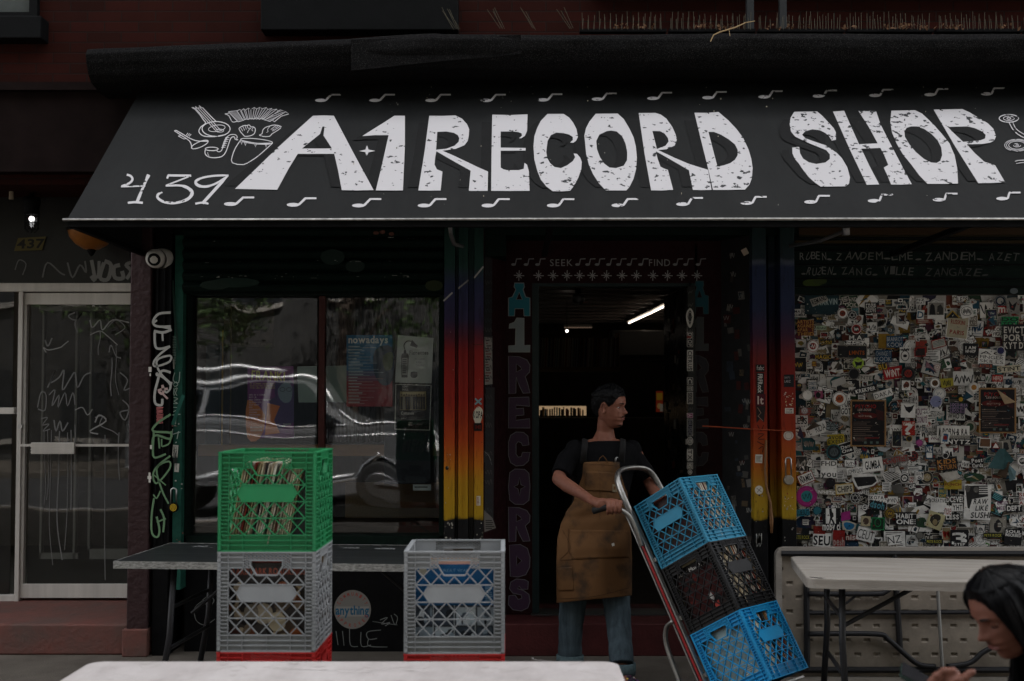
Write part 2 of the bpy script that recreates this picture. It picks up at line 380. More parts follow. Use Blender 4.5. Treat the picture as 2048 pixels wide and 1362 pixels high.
for i in range(260):
    k = ru(0, 1); px_ = 1200+840*k; 
    if noise.noise(Vector((px_*.013, 0, 3))) < -.08: continue
    c_ = P(px_, 55+ru(-7, 3), 6.66+ru(0, .07)); a = Vector((ru(-1, 1), ru(-1, 1), ru(-1, 1))).normalized()*ru(.006, .02); b = a.cross(Vector((ru(-1, 1), ru(-1, 1), ru(-1, 1)))).normalized()*ru(.004, .01)
    lf.add([c_-a, c_-b, c_+a, c_+b], [(0, 1, 2, 3)])
tag(lf.build('dead_leaves', mat('dead_leaf', (.16, .085, .045), .9, nz=.5)), 'dead leaves caught between the bird spikes', 'leaves', kind='stuff')
for px_ in (1497, 1563):
    s_ = MB(); s_.bb(XW(px_, 6.9), XW(px_+14, 6.9), 6.86, 6.9, zc, zc+1.2)
    tag(s_.build('railing_post', mat('grey_steel', (.03, .032, .034), .5, metal=.3)), 'grey steel post %s behind the bird spikes' % ('left of the pair' if px_ < 1500 else 'right of the pair'), 'post', 'steel posts above the cornice')
# ---------------- neighbouring entrance (left)
DY = 7.8
brown = mat('dark_brown_paint', (.011, .006, .0055), .7, spec=.06, nz=.35, nscale=7, bump=.2, bscale=25)
xl, xp0, xp1 = -5.2, XW(262, FY), XW(304, FY)
ent = thing('neighbour_entrance', (-3, DY, 0), 'recessed aluminium and glass entrance with dark brown fascia and red stoop', 'entrance')
mb = MB(); zf0, zf1 = ZW(345, FY), ZW(168, FY)
mb.bb(xl, xp1+.1, FY, FY+.06, zf0, zf1); mb.bb(xl, xp1+.1, FY-.03, FY, zf0+.0, zf0+.03); mb.bb(xl, xp1+.1, FY-.05, FY, zf1-.05, zf1)
mb.build('fascia', brown, ent)
mb = MB(); mb.bb(xl, xp0, FY+.06, DY, zf0, zf0+.02); mb.bb(xl, xp0, DY+.06, DY+.1, 2.75, 3.2); mb.build('soffit', mat('soffit_paint', (.03, .026, .022), .7, nz=.3), ent)
red = mat('red_painted_concrete', (.17, .062, .05), .65, nz=.5, nscale=4, bump=.5, bscale=30, c2=(.11, .07, .06))
stz = ZW(1248, FY)
mb = MB(); mb.bb(xl, xp0, FY, DY+.25, 0, stz); st = mb.build('stoop', red, ent, bevel=.012)
alu = mat('brushed_aluminium', (.66, .63, .585), .45, metal=.15, nz=.25, nscale=10, stretch=(1, 1, .05), bump=.05)
fr = MB()
def fb(px0, py0, px1, py1, d=DY, th=.05, m=fr): slab(px0, py0, px1, py1, d, th, m)
fb(-300, 566, 262, 583); fb(28, 583, 46, 1203, DY-.01, .07); fb(-20, 815, 28, 828); fb(-300, 1190, 28, 1204)
fr.build('frame', alu, ent, bevel=.002)
# door leaf
dl = MB()
for q in ((38, 586, 262, 609), (38, 609, 54, 1168), (38, 1168, 256, 1196), (300, 609, 316, 1196)): slab(*q, DY+.015, .04, dl)
door = dl.build('door', alu, ent, bevel=.002)
tg = None
def glassmat(name, tint, refl, rough=.0, dirt=.0, wav=.10):
    m = bpy.data.materials.new(name); m.use_nodes = True; n = m.node_tree.nodes; l = m.node_tree.links; n.clear()
    out = n.new('ShaderNodeOutputMaterial'); tr = n.new('ShaderNodeBsdfTransparent'); tr.inputs[0].default_value = (*tint, 1)
    gl = n.new('ShaderNodeBsdfGlossy'); gl.inputs['Roughness'].default_value = rough; gl.inputs[0].default_value = (.95, .97, 1, 1)
    lw = n.new('ShaderNodeFresnel'); lw.inputs[0].default_value = 1.5; mth = n.new('ShaderNodeMath'); mth.operation = 'ADD'; mth.inputs[1].default_value = refl; mth.use_clamp = True
    mx = n.new('ShaderNodeMixShader'); l.new(lw.outputs[0], mth.inputs[0]); ge = n.new('ShaderNodeNewGeometry'); iv = n.new('ShaderNodeMath'); iv.operation = 'SUBTRACT'; iv.inputs[0].default_value = 1; l.new(ge.outputs['Backfacing'], iv.inputs[1]); mu = n.new('ShaderNodeMath'); mu.operation = 'MULTIPLY'; l.new(mth.outputs[0], mu.inputs[0]); l.new(iv.outputs[0], mu.inputs[1]); l.new(mu.outputs[0], mx.inputs[0]); l.new(tr.outputs[0], mx.inputs[1]); l.new(gl.outputs[0], mx.inputs[2])
    tc = n.new('ShaderNodeTexCoord'); ns = n.new('ShaderNodeTexNoise'); ns.inputs['Scale'].default_value = 1.6; ns.inputs['Detail'].default_value = 1; l.new(tc.outputs['Object'], ns.inputs['Vector'])
    bp = n.new('ShaderNodeBump'); bp.inputs['Strength'].default_value = wav; bp.inputs['Distance'].default_value = .02; l.new(ns.outputs[0], bp.inputs['Height']); l.new(bp.outputs[0], gl.inputs['Normal'])
    last = mx
    if dirt:
        df = n.new('ShaderNodeBsdfDiffuse'); df.inputs[0].default_value = (.35, .34, .32, 1); m2 = n.new('ShaderNodeMixShader'); m2.inputs[0].default_value = dirt
        l.new(last.outputs[0], m2.inputs[1]); l.new(df.outputs[0], m2.inputs[2]); last = m2
    l.new(last.outputs[0], out.inputs[0]); MATS[name] = m; return m
g_door = glassmat('door_glass', (.60, .62, .61), .0, dirt=.012)
mb = MB(); slab(54, 609, 300, 1168, DY+.03, .008, mb); mb.build('pane', g_door, door)
mb = MB(); slab(-300, 583, 28, 1190, DY+.03, .008, mb); mb.build('side_glass', g_door, ent); mb = MB(); slab(-300, 340, 262, 566, DY+.032, .03, mb); mb.build('transom_panel', mat('transom_paint', (.012, .011, .009), .35, nz=.4, spec=.3), ent)
mb = MB(); slab(40, 888, 262, 893, DY-.03, .012, mb); slab(62, 885, 148, 908, DY-.045, .03, mb)
for i in range(4): slab(61, 887+i*5.5, 149, 889+i*5.5, DY-.049, .005, mb)
mb.build('push_bar', alu, door)
mb = MB(); c_ = P(41, 853, DY); mb.lathe([(0, -.012), (.016, -.012), (.018, 0)], c_, (0, 1, 0)); mb.build('lock', mat('steel', (.5, .5, .5), .3, metal=1), door)
ik = Ink(ymap(DY+.01)); gr = hx('8f8f8c'); ik.ring(40, 870, 5, 6, 1.3, gr); ik.rect(36, 868, 44, 871, gr)
# dripping tags on the glass
ikd = Ink(ymap(DY+.028)); g1 = (.26, .26, .25); g2 = (.17, .17, .168)
for q in (((150, 625), (137, 632), (150, 640), (165, 625), (150, 645), (155, 665)), ((180, 640), (185, 655), (200, 640), (205, 660), (225, 640), (258, 645)), ((180, 670), (200, 662), (215, 672), (235, 690)), ((215, 655), (232, 640), (250, 655), (230, 670)), ((90, 680), (96, 692), (104, 676)), ((92, 705), (87, 695), (97, 700), (120, 695), (127, 690), (137, 682)), ((218, 705), (222, 690), (232, 712), (242, 716)),
          ((95, 775), (112, 740), (100, 765), (118, 755), (128, 740), (125, 780), (140, 758), (150, 745), (155, 775), (168, 752), (182, 745)), ((75, 815), (82, 785), (92, 790), (90, 820), (76, 818)), ((98, 790), (110, 780), (104, 812), (118, 790), (116, 815), (130, 785), (135, 812), (146, 785), (150, 810)), ((82, 838), (95, 835), (85, 850), (98, 848), (86, 862), (100, 858)), ((108, 840), (112, 862), (120, 842), (125, 862), (136, 845)), ((150, 820), (165, 815), (175, 830), (185, 818)), ((190, 835), (205, 832), (200, 850), (225, 862), (236, 870)), ((190, 845), (198, 830), (212, 842), (180, 862), (196, 868)), ((240, 745), (255, 760), (248, 780), (262, 775)), ((245, 800), (258, 815), (250, 840), (240, 825), (258, 820))):
    ikd.stroke(q, ru(1.8, 3.0), random.choice((g1, g2)), n=4)
for px_, a, b in ((200, 662, 710), (232, 690, 790), (224, 715, 792), (88, 862, 1010), (103, 860, 1130), (119, 862, 1120), (135, 865, 1100), (142, 860, 1020), (210, 870, 1160), (238, 865, 960), (95, 860, 1000), (150, 850, 940)):
    w_ = ru(1.2, 2.4); ikd.stroke([(px_, a), (px_+ru(-2, 2), a+(b-a)*.3), (px_+ru(-5, 5), a+(b-a)*.7), (px_+ru(-6, 6), b)], w_, g2, n=5)
# transom tags
for q, w_, cc in ((((183, 520), (190, 560), (182, 552)), 7, g1), (((183, 556), (196, 552), (198, 522)), 6, g1), (((208, 525), (200, 555), (216, 558), (222, 530), (209, 522)), 8, g1), (((240, 530), (228, 535), (230, 555), (246, 556), (244, 542)), 8, g1), (((262, 525), (252, 530), (262, 542), (253, 558)), 7, g1), (((85, 555), (95, 525), (120, 545), (130, 550)), 3, g2), (((135, 525), (145, 555), (160, 530), (172, 545), (170, 522)), 3.5, g2), (((30, 540), (38, 520), (52, 528), (45, 550)), 2, g2)):
    ikd.stroke(q, w_, cc, n=4)
_split(ikd, 'glass_graffiti', INK, ent); ik.build('door_sticker', INK, door)
# vestibule behind the glass
vb = MB(); vb.bb(xl, xp0+.05, DY+.25, 10.8, .1, stz+.002); vo = vb.build('vestibule_floor', mat('vestibule_tile', (.16, .15, .13), .4, nz=.5, nscale=26, stretch=(1, 3, 1)), ent)
vb = MB(); vb.bb(xl, xp0+.05, 10.8, 10.9, 0, 3); vb.bb(xp0+.05, xp0+.1, DY+.1, 10.8, 0, 3); vb.bb(xl, xp0+.05, DY+.1, 10.9, 2.97, 3.0); vb.build('vestibule_wall', mat('vestibule_paint', (.16, .145, .125), .8, nz=.3), ent)
vb = MB()
for q in ((74, 1168, 640, 620), ): pass
for px_ in (78, 145, 174, 300): slab(px_, 620, px_+11, 1118, 9.2, .05, vb)
slab(78, 1106, 156, 1118, 9.2, .05, vb); slab(174, 1098, 311, 1118, 9.2, .05, vb); slab(78, 612, 311, 622, 9.2, .05, vb)
vb.build('inner_door_frame', mat('inner_frame', (.55, .52, .48), .5, metal=.3), ent)
# house number sheet
nm = Ink(ymap(DY+.02)); nm.poly([(36, 476), (92, 473), (84, 500), (28, 502)], hx('5f5630')); nm.text('437', 33, 478, 88, 496, (.01, .01, .01), 1, skew=.12, ang=-.03)
tag(nm.build('number_sheet', INK), 'yellowish 437 house number sheet on the transom glass', 'number sign')
# caged lamp under the soffit
lamp = thing('caged_lamp', P(58, 400, 7.35), 'lit caged bulb lamp under the soffit, left edge', 'lamp')
cx, cz = XW(58, 7.35), ZW(440, 7.35); zt = ZW(395, 7.35)
mb = MB(); mb.lathe([(0, zt-cz+.6), (.015, zt-cz+.6), (.015, zt-cz), (.052, zt-cz), (.055, zt-cz-.03), (.045, zt-cz-.07), (.05, .035), (0, .035)], (cx, 7.35, cz)); mb.build('housing', BLK, lamp, smooth=True)
mb = MB()
for k in range(6):
    a = k*math.pi/3; mb.tube([(cx+.045*math.cos(a), 7.35+.045*math.sin(a), cz+.04), (cx+.045*math.cos(a), 7.35+.045*math.sin(a), cz-.06), (cx+.02*math.cos(a), 7.35+.02*math.sin(a), cz-.082)], .0025, 5)
for zz in (.02, -.02, -.055): mb.tube([(cx+.046*math.cos(t), 7.35+.046*math.sin(t), cz+zz) for t in [k*math.pi/8 for k in range(16)]], .0025, 5, closed=True)
mb.build('cage', BLK, lamp)
mb = MB(); mb.lathe([(.0, .035), (.033, .03), (.036, .0), (.036, -.03), (.02, -.06), (0, -.066)], (cx, 7.35, cz)); mb.build('glass_cover', glassmat('lamp_glass', (.8, .8, .8), .05), lamp, smooth=True)
mb = MB(); mb.ball((cx, 7.35, cz+.008), .018); mb.build('bulb', mat('lit_bulb', (1, .97, .95), emit=.6), lamp, smooth=True)
pc = MB(); pc.lathe([(0, .03), (.012, .03), (.016, -.06), (0, -.06)], P(23, 380, 7.3)); tag(pc.build('sensor', mat('beige_plastic', (.3, .25, .18), .6), smooth=True), 'small beige cylindrical sensor left of the caged lamp', 'sensor')
# amber bowl lamp inside the vestibule
bowl = thing('bowl_lamp', P(180, 480, 7.55), 'amber glass bowl lamp hanging in the neighbouring entrance', 'lamp')
c_ = P(183, 468, 7.5); mb = MB(); mb.lathe([(0, -.105), (.05, -.1), (.10, -.07), (.14, -.02), (.15, .02)], c_); mb.build('glass_bowl', mat('amber_glass', (.24, .085, .015), .35, emit=.006, nz=.4, nscale=6), bowl, smooth=True)
mb = MB(); mb.lathe([(.0, .06), (.02, .06), (.12, .045), (.16, .03), (.152, .012)], c_); mb.lathe([(0, -.15), (.012, -.14), (.03, -.11), (.02, -.1)], c_); mb.lathe([(0, .28), (.01, .28), (.01, .06)], c_); mb.build('metal_trim', BLK, bowl, smooth=True)
# burgundy pier
pier = thing('burgundy_pier', ((xp0+xp1)/2, FY, 0), 'rough burgundy painted pier between the two shopfronts', 'pier')
mb = MB(); mb.bb(xp0, xp1, FY-.04, DY+.3, .0, zf0); mb.build('shaft', mat('burgundy_paint', (.040, .020, .021), .5, nz=.25, nscale=5, bump=1.0, bscale=28), pier, bevel=.008)
mb = MB(); mb.bb(xp0-.02, xp1+.005, FY-.06, FY+.3, 0, ZW(1255, FY)); mb.build('foot', red, pier, bevel=.008)
ik = Ink(ymap(FY-.041)); w8 = hx('d8d4cc')
for q in ((297, 734, 303, 744), (299, 747, 302, 752), (295, 952, 303, 958), (297, 945, 301, 965), (300, 890, 304, 898)): ik.rect(*q, w8)
_split(ik, 'torn_paper', INK, pier)
# ---------------- awning
AWX0 = -2.275; AYT, AYB = FY-.03, 5.80
AZT = ZW(166, AYT); AZB = ZW(436, AYB); AWX1 = 4.6
_n = Vector((1, 0, 0)).cross(Vector((0, AYT-AYB, AZT-AZB))); AW = plane_map((0, AYB, AZB), _n)
# the slope tips a little upwards to the right, as in the photo
ROLL = .045
def AWP(px, py, off=0.):
    p = AW(px, py, off); return p
aw = thing('awning', (0, 6.4, 2.5), 'sloping dark grey awning with hand painted white shop name', 'awning')
m_aw = mat('awning_vinyl', (.0118, .0124, .0125), .5, nz=.22, nscale=1.3, stretch=(3, 1, .6), bump=.12, bscale=6, c2=(.0070, .0076, .0077), spec=.18)
n_ = _n.normalized()
if n_.y > 0: n_ = -n_
def can(u, v):
    x = AWX0+(AWX1-AWX0)*u; p = Vector((x, AYB+(AYT-AYB)*v, AZB+(AZT-AZB)*v)); p -= n_*(.003+.0015*math.sin(x*5.1)*math.sin(v*3.14)+.0015*noise.noise(Vector((x*2.3, v*2, 0))))*min(1, 8*v)
    return p-n_*(.0007)
mb = MB(); mb.grid(can, 40, 10); mb.grid(lambda u, v: can(1-u, v)-n_*.012, 40, 10); mb.build('canopy', m_aw, aw)
# top edge strip lifting to the right
mb = MB()
a0, a1 = Vector((AWX0, AYT, AZT)), Vector((AWX1, AYT, AZT)); up_ = Vector((0, AYT-AYB, AZT-AZB)).normalized()
mb.add([a0-n_*.004, a1-n_*.004, a1+up_*.09-n_*.004, a0+up_*.002-n_*.004], [(0, 1, 2, 3)]); mb.build('top_edge', m_aw, aw)
mb = MB(); mb.tube([(AWX0-.02, AYB-.012, AZB-.010), (AWX1, AYB-.012, AZB-.006)], .0085, 12); mb.build('front_rail', mat('chrome_rail', (.42, .41, .39), .3, metal=1, nz=.5, nscale=30), aw, smooth=True)
mb = MB(); mb.bb(AWX0, AWX1, AYB-.002, AYB+.03, AZB-.045, AZB-.02)
for x in (AWX0+.01, .2, 2.35, AWX1-.05): mb.beam((x, AYB+.01, AZB-.03), (x, FY, AZB-.03), .03, .03)
for x in (AWX0+.01,): mb.beam((x+.02, AYT, AZT-.05), (x+.02, AYB+.02, AZB-.04), .02, .02)
mb.build('frame', BLK, aw)
mb = MB(); mb.add([(AWX0+.002, AYT, AZT-.02), (AWX0+.002, AYB, AZB-.01), (AWX0+.002, FY, AZB-.04)], [(0, 1, 2)]); 
mb.build('side_panel', m_aw, aw)
g_ = mat('galvanised_bracket', (.25, .25, .25), .45, metal=.7)
br = MB(); br.tube([P(900, 450, 6.2), P(902, 470, 6.3), P(908, 488, 6.45), P(925, 493, 6.8)], .012, 6); br.build('arm', g_, aw, smooth=True); br = MB(); br.tube([P(1700, 450, 6.1), P(1690, 462, 6.2), P(1640, 482, 6.6), P(1580, 492, 6.95)], .011, 6); br.bb(XW(1690, 6.1), XW(1702, 6.1), 6.09, 6.12, ZW(470, 6.1), ZW(446, 6.1)); br.build('arm', g_, aw, smooth=True)

# paint with chips worn out of it
def chipped():
    m = mat('white_sign_paint', (.56, .545, .555), .5, nz=.12, nscale=30, c2=(.56, .54, .55)); n = m.node_tree.nodes; l = m.node_tree.links; b = n['Principled BSDF']
    src = b.inputs['Base Color'].links[0].from_socket
    tc = n.new('ShaderNodeTexCoord'); t = n.new('ShaderNodeTexNoise'); t.inputs['Scale'].default_value = 26; t.inputs['Detail'].default_value = 4; t.inputs['Roughness'].default_value = .55
    l.new(tc.outputs['Object'], t.inputs['Vector'])
    t2 = n.new('ShaderNodeTexNoise'); t2.inputs['Scale'].default_value = 2.2; l.new(tc.outputs['Object'], t2.inputs['Vector'])
    sp = n.new('ShaderNodeSeparateXYZ'); l.new(tc.outputs['Object'], sp.inputs[0])
    mr = n.new('ShaderNodeMapRange'); mr.inputs[1].default_value = -1.5; mr.inputs[2].default_value = 2.6; mr.inputs[3].default_value = -.028; mr.inputs[4].default_value = .04; l.new(sp.outputs[0], mr.inputs[0])
    ad = n.new('ShaderNodeMath'); ad.operation = 'ADD'; l.new(t.outputs[0], ad.inputs[0]); l.new(mr.outputs[0], ad.inputs[1])
    ad2 = n.new('ShaderNodeMath'); ad2.operation = 'MULTIPLY_ADD'; l.new(t2.outputs[0], ad2.inputs[0]); ad2.inputs[1].default_value = .16; l.new(ad.outputs[0], ad2.inputs[2])
    gt = n.new('ShaderNodeMath'); gt.operation = 'GREATER_THAN'; gt.inputs[1].default_value = .715; l.new(ad2.outputs[0], gt.inputs[0])
    mx = n.new('ShaderNodeMix'); mx.data_type = 'RGBA'; l.new(gt.outputs[0], mx.inputs[0]); l.new(src, mx.inputs[6]); mx.inputs[7].default_value = (.035, .036, .038, 1); l.new(mx.outputs[2], b.inputs['Base Color'])
    return m
M_SIGN = chipped()
Z1 = lambda pts: [(x/2.9257, y/2.9257) for x, y in pts]
Z2 = lambda pts: [(600+x/2.7307, y/2.7307) for x, y in pts]
Z3 = lambda pts: [(1300+x/2.738, y/2.738) for x, y in pts]
Z4 = lambda pts: [(330+x/5.676, 190+y/5.676) for x, y in pts]
LET = [
 (Z2([(71, 632), (128, 630), (185, 632), (292, 835), (402, 1038), (310, 1040), (228, 1038), (208, 930), (187, 840), (80, 840), (-12, 840)])+Z1([(1690, 985), (1622, 1110), (1375, 1105), (1500, 985), (1620, 868), (1730, 768)]), [[(645, 253), (640, 268), (604, 297), (664, 297), (647, 271), (649, 254)]]),
 (Z2([(515, 632), (573, 632), (573, 800), (562, 1040), (414, 1040), (450, 890), (484, 738), (410, 738), (340, 743), (400, 705), (460, 668)]), []),
 (Z2([(366, 793), (374, 817), (411, 824), (374, 832), (364, 855), (357, 831), (323, 825), (357, 817)]), []),
 (Z2([(706, 632), (775, 633), (848, 630), (885, 648), (912, 678), (924, 705), (922, 740), (916, 770), (898, 793), (850, 813), (778, 823), (840, 850), (912, 884), (970, 912), (1027, 937), (1025, 1042), (975, 1043), (922, 1042), (932, 932), (835, 878), (745, 826), (738, 860), (735, 900), (748, 925), (778, 937), (768, 1040), (710, 1041), (646, 1040), (680, 830)]), [Z2([(750, 720), (800, 718), (840, 725), (862, 738), (870, 755), (866, 775), (845, 795), (800, 812), (743, 818)])]),
 (Z2([(1050, 626), (1150, 628), (1243, 624), (1240, 715), (1228, 742), (1210, 754), (1196, 755), (1212, 742), (1210, 728), (1190, 721), (1165, 718), (1096, 718), (1096, 806), (1232, 808), (1232, 822), (1096, 823), (1096, 915), (1110, 924), (1130, 929), (1195, 929), (1222, 922), (1226, 889), (1240, 900), (1250, 935), (1254, 1042), (1150, 1043), (1044, 1042), (1046, 830)]), []),
 (Z2([(1352, 622), (1440, 622), (1470, 642), (1492, 670), (1510, 705), (1518, 748), (1508, 768), (1492, 780), (1475, 778), (1490, 765), (1490, 748), (1470, 735), (1440, 727), (1400, 724), (1370, 738), (1352, 770), (1345, 830), (1350, 862), (1365, 890), (1390, 912), (1425, 918), (1460, 902), (1490, 880), (1503, 858), (1494, 838), (1512, 840), (1530, 860), (1539, 885), (1536, 925), (1520, 970), (1500, 1010), (1475, 1042), (1430, 1045), (1380, 1044), (1345, 1018), (1315, 980), (1295, 930), (1280, 870), (1275, 800), (1280, 745), (1295, 700), (1315, 660)]), []),
 (Z2([(1615, 621), (1735, 620), (1768, 650), (1798, 700), (1822, 750), (1834, 800), (1840, 860), (1836, 920), (1822, 975), (1800, 1020), (1782, 1040), (1670, 1040), (1632, 1000), (1600, 950), (1578, 900), (1563, 840), (1553, 740), (1562, 700), (1580, 665)]), [Z2([(1675, 716), (1700, 713), (1730, 718), (1760, 745), (1778, 785), (1787, 830), (1786, 875), (1768, 905), (1725, 918), (1690, 915), (1660, 892), (1638, 858), (1622, 815), (1618, 770), (1635, 735)])]),
 (Z3([(-62, 619), (30, 618), (60, 628), (90, 650), (122, 695), (140, 735), (147, 765), (135, 797), (90, 817), (45, 822), (130, 862), (215, 898), (318, 930), (337, 1040), (280, 1041), (235, 1040), (213, 932), (120, 878), (32, 828), (42, 870), (57, 912), (75, 922), (98, 930), (127, 1040), (60, 1043), (6, 1042), (-30, 840)]), [Z3([(13, 717), (55, 718), (80, 732), (98, 755), (102, 775), (85, 798), (38, 816), (25, 765)])]),
 (Z3([(243, 617), (310, 618), (375, 613), (430, 660), (475, 708), (510, 755), (540, 820), (555, 870), (562, 920), (558, 975), (545, 1010), (520, 1038), (430, 1040), (345, 1040), (320, 930), (280, 770)]), [Z3([(320, 722), (350, 722), (390, 738), (430, 762), (465, 790), (480, 820), (480, 850), (465, 875), (440, 893), (405, 905), (370, 913), (345, 820)])]),
 (Z3([(790, 612), (915, 610), (945, 635), (975, 668), (1005, 700), (1018, 725), (1018, 765), (995, 770), (982, 748), (960, 728), (930, 713), (890, 708), (850, 718), (833, 738), (850, 757), (900, 775), (960, 795), (1020, 835), (1050, 865), (1080, 915), (1095, 970), (1090, 1005), (1075, 1020), (935, 1022), (900, 997), (870, 970), (840, 932), (815, 895), (793, 870), (780, 840), (779, 808), (817, 804), (822, 840), (838, 868), (870, 889), (910, 898), (960, 890), (985, 870), (985, 845), (965, 822), (930, 808), (880, 788), (830, 765), (795, 748), (772, 720), (765, 680), (770, 645)]), []),
 (Z3([(1002, 611), (1063, 606), (1100, 690), (1145, 790), (1247, 785), (1195, 690), (1140, 606), (1237, 605), (1262, 680), (1300, 755), (1370, 890), (1433, 1008), (1375, 1011), (1320, 1010), (1300, 960), (1280, 918), (1305, 903), (1285, 855), (1262, 810), (1157, 814), (1200, 905), (1255, 1010), (1187, 1012), (1095, 820)]), []),
 (Z3([(1322, 606), (1450, 603), (1490, 622), (1525, 655), (1560, 690), (1600, 735), (1640, 785), (1668, 850), (1682, 920), (1687, 1005), (1605, 1007), (1520, 1007), (1475, 960), (1430, 900), (1385, 845), (1350, 785), (1325, 725), (1316, 665)]), [Z3([(1405, 700), (1430, 692), (1460, 692), (1500, 705), (1540, 732), (1575, 768), (1595, 808), (1600, 850), (1590, 880), (1570, 892), (1540, 890), (1500, 870), (1455, 832), (1420, 790), (1396, 750), (1393, 720)])]),
 (Z3([(1553, 600), (1710, 597), (1750, 615), (1800, 645), (1850, 675), (1880, 705), (1895, 745), (1885, 770), (1860, 782), (1820, 788), (1735, 790), (1780, 840), (1830, 885), (1860, 895), (1890, 905), (1945, 998), (1870, 1002), (1798, 1003), (1670, 800)]), [Z3([(1630, 695), (1740, 692), (1780, 702), (1815, 718), (1838, 738), (1835, 758), (1810, 768), (1770, 772), (1715, 777), (1670, 735)])]),
]
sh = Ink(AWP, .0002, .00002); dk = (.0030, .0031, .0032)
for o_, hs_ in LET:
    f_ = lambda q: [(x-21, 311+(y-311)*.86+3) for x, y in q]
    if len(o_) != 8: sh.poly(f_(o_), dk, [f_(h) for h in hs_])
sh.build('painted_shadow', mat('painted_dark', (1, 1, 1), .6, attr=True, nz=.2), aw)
for o_, hs_ in LET:
    lt = Ink(AWP, .0007, .00002); lt.poly(o_, None, hs_); lt.build('letter', M_SIGN, aw)
def note(ik, x, y, s=1., tilt=.75, c=None, w_=3.3):
    ik.ell(x+11*s, y, 11.5*s, 3.4*s, c); ik.stroke([(x+18*s, y), (x+22*s+0, y-1*s), (x+(22+11*tilt)*s, y-11*s)], w_*s*1.25, c); ik.stroke([(x+(21+11*tilt)*s, y-11.6*s), (x+(44+9*tilt)*s, y-11.6*s)], w_*s, c)
top = [630.5, 739, 851, 961.4, 1075, 1184, 1295, 1404.8, 1517, 1625.8, 1739, 1849, 1962, 2075, 2190]
bot = [448.4, 574, 704.7, 836, 963.6, 1094, 1223.6, 1353, 1481.5, 1609, 1736, 1866, 1993, 2120]
for i, x in enumerate(top):
    if i > 12: break
    k = Ink(AWP, .0007, .00002); note(k, x, 200.7-13*max(0, (x-1000)/962), .98, .9-.45*(x-630)/1330); k.build('note', M_SIGN, aw)
for i, x in enumerate(bot[:13]):
    k = Ink(AWP, .0007, .00002); note(k, x, 408+3*min(1, i/2)-14*max(0, (x-1200)/800), 1.13-.1*i/13, 1.0-.75*(x-448)/1545); k.build('note', M_SIGN, aw)
nb = Ink(AWP, .0007, .00002); st_ = lambda pts, w_=4.5, n=4, cl=False: nb.stroke(Z1(pts), w_, None, cl, n)
st_([(742, 1022), (765, 1030), (775, 1050), (757, 1072), (712, 1090)]); st_([(708, 1092), (780, 1090), (850, 1088)], 3); st_([(870, 1022), (840, 1090), (800, 1186)], [7, 5, 6]); st_([(748, 1187), (790, 1183), (836, 1187)], 4.5)
st_([(978, 1045), (985, 1026)], 4, 0); st_([(982, 1026), (1118, 1028)], 4.5, 0); st_([(1118, 1028), (970, 1086)], 3, 0); st_([(970, 1088), (1050, 1085), (1100, 1100), (1124, 1130), (1098, 1165), (1030, 1187), (965, 1183), (925, 1160), (925, 1138), (950, 1125)], [3, 4, 6, 7, 6, 5, 5, 5, 5, 3])
st_([(1337, 1026), (1260, 1028), (1185, 1040), (1145, 1062), (1160, 1085), (1205, 1092), (1260, 1075), (1300, 1050), (1335, 1028)], [3, 4, 4, 5, 6, 5, 4, 3, 3]); st_([(1330, 1030), (1262, 1105), (1185, 1190)], [4, 6, 6]); st_([(1143, 1192), (1180, 1186), (1220, 1191)], 4)
nb.build('house_number', M_SIGN, aw)
def drawing(strokes, ells=()):
    k = Ink(AWP, .0007, .00002)
    for pts, w_, n in strokes: k.stroke(Z4(pts), w_, None, False, n)
    for cx, cy, rx, ry, a, w_ in ells: k.ring(330+cx/5.676, 190+cy/5.676, rx/5.676, ry/5.676, w_, None, a)
    k.build('instrument_drawing', M_SIGN, aw)
drawing([([(320, 140), (390, 215), (435, 280), (460, 320), (410, 360), (385, 405), (400, 440), (450, 468), (560, 472), (660, 455)], 1.8, 4), ([(425, 142), (500, 222), (580, 300)], 1.7, 3), ([(345, 150), (450, 265), (575, 405)], 1.2, 0), ([(372, 150), (480, 265), (600, 402)], 1.2, 0), ([(400, 148), (510, 265), (628, 398)], 1.2, 0), ([(325, 150), (425, 145)], 1.4, 0), ([(305, 140), (330, 155)], 1.8, 0), ([(345, 130), (362, 148)], 1.8, 0), ([(385, 120), (410, 140)], 1.8, 0)]+[([(350+i*30, 165+i*32), (415+i*30, 160+i*32)], .7, 0) for i in range(0)], [(580, 385, 160, 84, 0, 1.8), (588, 378, 96, 36, -.15, 1.2), (622, 405, 44, 17, 0, 1.1)])
drawing([([(105, 405), (180, 455), (250, 500), (290, 540), (305, 600)], 1.7, 3), ([(125, 400), (220, 455), (290, 495), (370, 522), (490, 525)], 1.7, 3), ([(105, 405), (125, 400)], 1.5, 0), ([(240, 458), (262, 430)], 1.2, 0), ([(258, 463), (282, 436)], 1.2, 0), ([(275, 470), (297, 444)], 1.2, 0), ([(150, 465), (215, 500), (235, 494)], 1.4, 0), ([(150, 465), (178, 460)], 1.2, 0)], [(395, 562), ] and [(395, 562, 103, 31, -.4, 1.6)])
zz = [(815, 180), (850, 165), (865, 178), (893, 155), (915, 172), (945, 148), (975, 165), (1015, 140), (1040, 160), (1080, 138), (1105, 158), (1150, 140), (1165, 165), (1215, 150), (1212, 172), (1270, 160), (1275, 185), (1310, 170)]
zb = [(890, 285), (920, 272), (945, 277), (975, 262), (1000, 272), (1040, 260), (1070, 272), (1110, 265), (1130, 285)]
